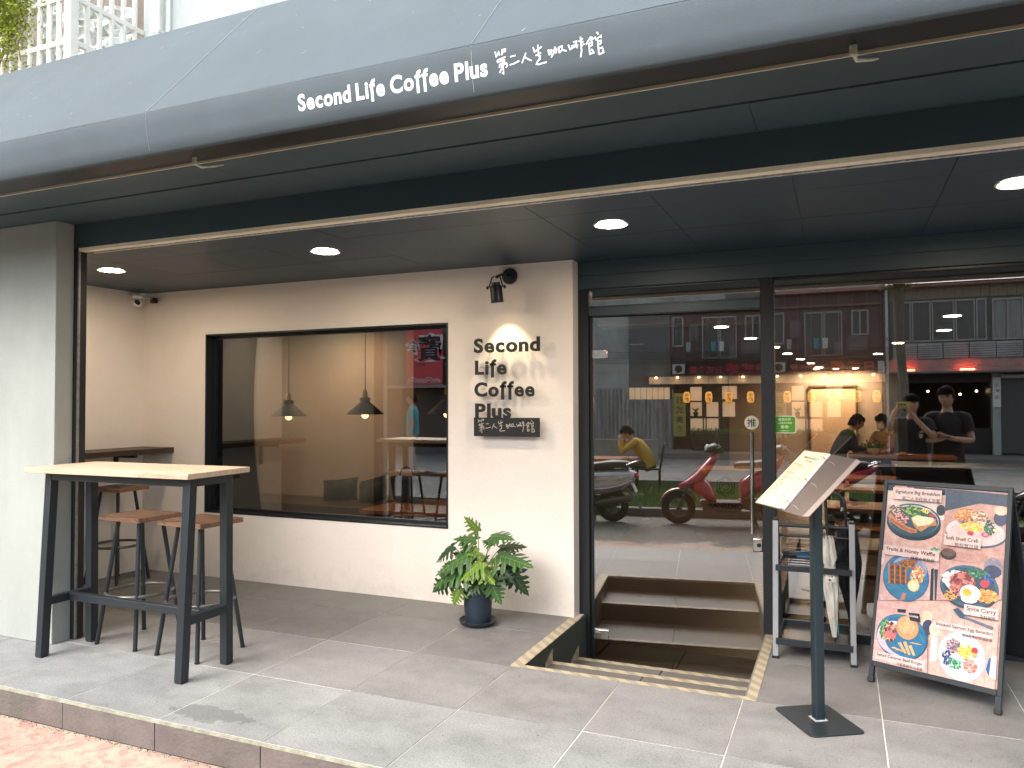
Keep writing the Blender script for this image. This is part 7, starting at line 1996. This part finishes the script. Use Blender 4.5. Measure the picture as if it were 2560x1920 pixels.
# ================================================================== scooters
m_tyre = pbr('black_rubber', (.012, .012, .013), .85, bump=.3, bscale=60)
m_seatv = pbr('dark_vinyl_seat', (.022, .018, .02), .45, bump=.2, bscale=100)
m_eng = pbr('grey_engine_metal', (.10, .09, .085), .45, metal=.6)
def se_ring(x, cz, hw, hh, p=2.6, n=20, cy=0):
    r = []
    for k in range(n):
        a = 2 * math.pi * k / n; c_, s_ = math.cos(a), math.sin(a)
        r.append(Vector((x, cy + hw * math.copysign(abs(c_) ** (2 / p), c_), cz + hh * math.copysign(abs(s_) ** (2 / p), s_))))
    return r
def scooter(loc, rz, label, paint, retro, group='scooters parked along the road'):
    t = thing('scooter', (0, 0, 0), label, 'scooter', group)
    for x in (.63, -.60):
        w_ = thing('wheel', (x, 0, .215)); w_.parent = t; w_.location = (x, 0, .215); OFF[w_.name] = Vector((x, 0, .215))
        MB().tube([(x + .165 * math.cos(a), 0, .215 + .165 * math.sin(a)) for a in [2 * math.pi * q / 36 for q in range(36)]], .050, 12, closed=True).build('tyre', m_tyre, w_, smooth=60)
        r_ = MB(); r_.lathe([(.12, -.03), (.128, -.03), (.128, .03), (.12, .03)], (x, 0, .215), 28, (0, 1, 0), caps=False); r_.lathe([(.03, -.05), (.03, .05)], (x, 0, .215), 16, (0, 1, 0))
        for q in range(5):
            a = 2 * math.pi * q / 5; r_.beam((x, 0, .215), (x + .122 * math.cos(a), 0, .215 + .122 * math.sin(a)), .022, .02, (0, 1, 0))
        r_.build('rim', m_eng, w_)
    # rear body
    if retro: rg_ = [(-.93, .62, .03, .03), (-.88, .60, .10, .08), (-.74, .56, .165, .14), (-.55, .53, .195, .17), (-.36, .52, .185, .17), (-.20, .50, .15, .15), (-.10, .46, .11, .13)]
    else: rg_ = [(-.92, .80, .03, .02), (-.84, .76, .09, .05), (-.66, .68, .13, .09), (-.46, .60, .15, .12), (-.28, .52, .15, .15), (-.14, .44, .12, .14)]
    MB().loft([se_ring(*r) for r in rg_]).build('rear_body', paint, t, smooth=60)
    tr_ = MB()
    for s_ in (-1, 1): tr_.tube([(r[0], s_ * (r[2] + .004), r[1] - r[3] * .45) for r in rg_[1:]], .010, 8)
    tr_.build('side_trim', m_chrome if retro else m_blackm, t, smooth=60, kind='stuff')
    zs = .745 if retro else .80
    MB().loft([se_ring(x, z, w, h, 3) for x, z, w, h in ((-.86, zs + .02, .05, .02), (-.78, zs + .02, .12, .045), (-.6, zs + .015, .14, .055), (-.4, zs - .01, .14, .05), (-.25, zs - .025, .12, .05), (-.12, zs - .03, .08, .045), (-.07, zs - .04, .03, .03))]).build('seat', m_seatv, t, smooth=60)
    B(-.16, .36, -.15, .15, .27, .31).build('floorboard', m_blackm, t, bevel=.015)
    B(-.15, .33, -.11, .11, .19, .2695).build('belly', m_eng, t, bevel=.02)
    # front shield, nose, apron
    MB().loft([se_ring(x, z, w, h, 2.4) for x, z, w, h in ((.30, .36, .16, .09), (.36, .46, .19, .13), (.40, .60, .20, .13), (.40, .74, .17, .10), (.37, .86, .13, .07), (.34, .93, .08, .04))] if retro else [se_ring(x, z, w, h, 2.6) for x, z, w, h in ((.62, .50, .03, .02), (.52, .53, .10, .05), (.40, .60, .17, .09), (.28, .72, .19, .11), (.18, .84, .16, .08), (.12, .92, .08, .04))]).build('leg_shield', paint, t, smooth=60)
    MB().loft([se_ring(x, z, w, h, 2.2) for x, z, w, h in ((.40, .55, .10, .16), (.47, .58, .09, .12), (.53, .60, .05, .07), (.55, .60, .02, .02))] if retro else [se_ring(x, z, w, h, 2.4) for x, z, w, h in ((.16, .34, .14, .05), (.26, .44, .17, .13), (.38, .50, .15, .12), (.48, .50, .06, .05))]).build('nose', paint, t, smooth=60)
    hx0 = 0 if retro else -.20
    fk = MB()
    for s_ in (-1, 1): fk.tube([(.63, s_ * .07, .215), (.50, s_ * .07, .52)], .018, 10)
    fk.tube([(.50, -.07, .50), (.50, .07, .50)], .016, 8); fk.tube([(.50, 0, .50), (.35 + hx0, 0, .93)], .022, 10); fk.build('fork', m_eng, t, smooth=50)
    mdg = []
    for q in range(13):
        a = R_(10 + 150 * q / 12); mdg.append([Vector((.63 + (.235 + .012 * math.cos(b_)) * math.cos(a), .066 * math.sin(b_), .225 + (.235 + .012 * math.cos(b_)) * math.sin(a))) for b_ in [2 * math.pi * j / 12 for j in range(12)]])
    MB().loft(mdg).build('front_mudguard', paint, t, smooth=60)
    MB().loft([se_ring(x + hx0, z, w, h, 2.3) for x, z, w, h in ((.26, .95, .06, .03), (.31, .97, .13, .055), (.38, .985, .14, .065), (.45, .97, .10, .05), (.49, .95, .03, .03))]).build('handlebar_cowl', paint if retro else m_blackm, t, smooth=60)
    MB().tube([(.30 + hx0, -.33, 1.00), (.33 + hx0, -.20, .99), (.36 + hx0, 0, .98), (.33 + hx0, .20, .99), (.30 + hx0, .33, 1.00)], .011, 8).build('handlebar', m_chrome, t, smooth=50)
    for s_ in (-1, 1):
        MB().tube([(.33 + hx0, s_ * .21, .992), (.30 + hx0, s_ * .34, 1.002)], .018, 10).build('grip', m_tyre, t, smooth=50)
        MB().tube([(.345 + hx0, s_ * .17, 1.0), (.35 + hx0, s_ * .23, 1.10), (.34 + hx0, s_ * .27, 1.15)], .006, 6).build('mirror_stem', m_chrome if retro else m_blackm, t)
        MB().lathe([(.001, .012), (.04, .009), (.055, 0), (.05, -.006)], (.34 + hx0, s_ * .29, 1.185), 20, (1, 0, .05), sx=.95, sy=1.35, caps=False).build('mirror_shell', m_blackm, t, smooth=50)
        MB().lathe([(.001, .001), (.050, 0)], (.333 + hx0, s_ * .29, 1.185), 20, (-1, 0, 0), sx=.95, sy=1.35, caps=False).build('mirror_glass', pbr('mirror_silver', (.8, .85, .88), .05, metal=1), t)
        MB().ball((.42 + hx0 * .6, s_ * .18, .70), (.03, .025, .03), 12, 8).build('indicator', pbr('orange_lens', (.8, .20, .02), .2), t, smooth=60)
    MB().ball((.46 + hx0, 0, .975), (.035, .065, .06), 16, 10).build('headlight', pbr('lamp_glass', (.75, .78, .8), .08), t, smooth=60)
    MB().ball((-.915, 0, .62 if retro else .74), (.03, .075, .045), 16, 10).build('tail_light', pbr('red_lens', (.5, .01, .01), .15), t, smooth=60)
    MB().tube([(-.80, -.12, zs + .01), (-.90, -.12, zs + .05), (-.95, 0, zs + .06), (-.90, .12, zs + .05), (-.80, .12, zs + .01)], .010, 8).build('grab_rail', m_chrome, t, smooth=50)
    MB().hull8([(-.80, -.07, .44), (-.98, -.07, .18), (-.98, .07, .18), (-.80, .07, .44)], [(-.79, -.07, .45), (-.97, -.07, .19), (-.97, .07, .19), (-.79, .07, .45)]).build('rear_mudguard', m_blackm, t)
    MB().hull8([(-.86, -.09, .53), (-.925, -.09, .40), (-.925, .09, .40), (-.86, .09, .53)], [(-.85, -.09, .535), (-.915, -.09, .405), (-.915, .09, .405), (-.85, .09, .535)]).build('number_plate', m_white, t)
    MB().loft([se_ring(x, z, w, h, 2.6, cy=.10) for x, z, w, h in ((-.66, .23, .03, .03), (-.60, .24, .06, .08), (-.40, .25, .07, .09), (-.22, .27, .06, .08), (-.12, .28, .04, .05))]).build('engine_case', m_eng, t, smooth=60)
    MB().loft([se_ring(x, z, w, h, 2, cy=-.14) for x, z, w, h in ((-.88, .33, .035, .035), (-.86, .33, .05, .05), (-.50, .27, .05, .05), (-.40, .25, .02, .02))]).build('silencer', m_eng, t, smooth=60)
    cs = MB()
    for s_ in (-1, 1): cs.tube([(-.28, s_ * .10, .22), (-.34, s_ * .15, .0)], .012, 8)
    cs.tube([(-.34, -.15, .008), (-.34, .15, .008)], .010, 8); cs.build('centre_stand', m_blackm, t)
    t.location = loc; t.rotation_euler.z = rz
    return t
m_silverp = pbr('silver_scooter_paint', (.50, .50, .52), .22, metal=.55, coat=.8)
m_redp = pbr('crimson_scooter_paint', (.42, .01, .05), .22, coat=1.0)
m_brp = pbr('black_scooter_paint', (.03, .02, .025), .2, coat=1.0)
scooter((-2.60, .03, RZ), R_(184), 'silver retro scooter with dark seat standing leftmost on the road by the kerb', m_silverp, True)
scooter((-.52, .06, RZ), R_(178), 'crimson sporty scooter with round mirrors standing behind the silver one by the kerb', m_redp, False)
scooter((2.35, .12, RZ), R_(180), 'black scooter standing right of the two men on the road', m_brp, False)

# ================================================================== people in the street
m_yel = pbr('mustard_sweater', (.60, .36, .06), .9, var=.1, vscale=14, bump=.5, bscale=30)
m_khaki = pbr('olive_trousers', (.10, .085, .045), .9, bump=.3, bscale=30)
gt = thing('street_table', (-2.25, -3.3, .0), 'low orange wooden table on the grass beside the man in yellow', 'table')
B(-2.75, -1.95, -3.75, -2.95, .42, .46).build('tabletop', m_table, gt)
for x in (-2.7, -2.0):
    for y in (-3.7, -3.0): B(x - .02, x + .02, y - .02, y + .02, RZ + .06, .4195).build('leg', m_black, gt)
gc = thing('garden_chair', (-1.75, -3.3, 0), 'dark green folding chair that the man in yellow sits on', 'chair')
B(-1.98, -1.56, -3.52, -3.10, .27, .30).build('seat', m_black, gc, bevel=.008)
MB().hull8([(-1.57, -3.52, .301), (-1.54, -3.52, .301), (-1.54, -3.10, .301), (-1.57, -3.10, .301)], [(-1.50, -3.50, .72), (-1.47, -3.50, .72), (-1.47, -3.12, .72), (-1.50, -3.12, .72)]).build('backrest', pbr('dark_green_canvas', (.01, .07, .05), .9), gc, bevel=.006)
for x in (-1.96, -1.57):
    for y in (-3.50, -3.12): MB().tube([(x, y, .2695), (x, y, RZ + .06)], .012, 8).build('leg', m_black, gc)
person((-1.76, -3.31, -.08), R_(90), 1.66, 'man in a mustard sweater hunched on a chair with his hand to his head', dict(
    pelvis=(0, 0, .47), waist=(0, .05, .62), chest=(0, .17, .78), nb=(0, .27, .89), neck=(0, .31, .94), hb=(0, .34, .98), shL=(-.17, .22, .86), shR=(.17, .22, .86),
    elL=(-.18, .46, .68), elR=(.18, .46, .68), wrL=(-.10, .44, .92), wrR=(.10, .50, .90), haL=(-.07, .42, .99), haR=(.06, .48, .97),
    hiL=(-.09, .06, .45), hiR=(.09, .06, .45), knL=(-.11, .44, .46), knR=(.11, .44, .46), anL=(-.11, .38, .08), anR=(.11, .38, .08), toL=(-.11, .54, .035), toR=(.11, .54, .035)),
    top=m_yel, bottom=m_khaki, head_pitch=-.6, sleeve=1.85)
# photographer
phot, _, _ = person((.78, -.22, RZ), R_(3), 1.655, 'man in a black printed T shirt holding a phone sideways up to his face', dict(
    shL=(-.18, .02, 1.368), shR=(.18, .02, 1.368), elL=(-.26, .12, 1.24), elR=(.23, .14, 1.20), wrL=(-.21, .21, 1.47), wrR=(.02, .22, 1.44), haL=(-.185, .235, 1.53), haR=(-.015, .235, 1.50)),
    fingers=dict(L=(.8, .3, 0), R=(-.8, .3, 0)))
ph = thing('phone', (.66, .03, 1.39), 'yellow and black phone held sideways by the photographer', 'phone')
MB().box(.595, .745, .022, .032, 1.355, 1.43).build('body', pbr('yellow_phone_case', (.55, .42, .12), .4), ph, bevel=.004)
for x in (.625, .655, .685): MB().lathe([(.010, 0), (.010, .004), (.001, .005)], (x, .0322, 1.40), 16, (0, 1, 0)).build('lens', m_black, ph, smooth=40)
pr_ = MB()
for i, ch in enumerate('大人氣'): flat_text(pr_, ch, (.885 - i * .012, -.086 - .004 * i, 1.13 - i * .062), (-1, 0, 0), (0, 0, 1), (0, 1, 0), .055, .012, 'c')
pr_.build('shirt_print', m_text_w, phot)
# companion
person((1.16, -.30, RZ), R_(8), 1.745, 'man with glasses in a black polo shirt looking up from the phone in his hands', dict(
    elL=(-.27, .04, 1.10), elR=(.25, .05, 1.10), wrL=(-.13, .27, 1.10), wrR=(.06, .28, 1.13), haL=(-.07, .32, 1.12), haR=(.0, .31, 1.15)), glasses=True, head_yaw=.25,
    fingers=dict(L=(.5, 0, .7), R=(-.5, 0, .7)), bottom=m_khaki)
ph2 = thing('phone', (1.08, .02, 1.04), 'dark phone held flat by the man with glasses', 'phone')
MB().hull8([(1.00, -.01, 1.045), (1.15, .0, 1.045), (1.15, .07, 1.02), (1.0, .06, 1.02)], [(1.00, -.006, 1.054), (1.15, .004, 1.054), (1.15, .074, 1.029), (1.0, .064, 1.029)]).build('body', m_black, ph2)
# passer-by in teal
m_teal = pbr('teal_shirt', (.05, .42, .46), .9, bump=.3, bscale=30)
person((-7.72, -3.1, .02), R_(60), 1.62, 'person in a teal shirt standing across the road far to the left', top=m_teal, bottom=pbr('pale_trousers', (.45, .45, .42), .9), sleeve=.8)
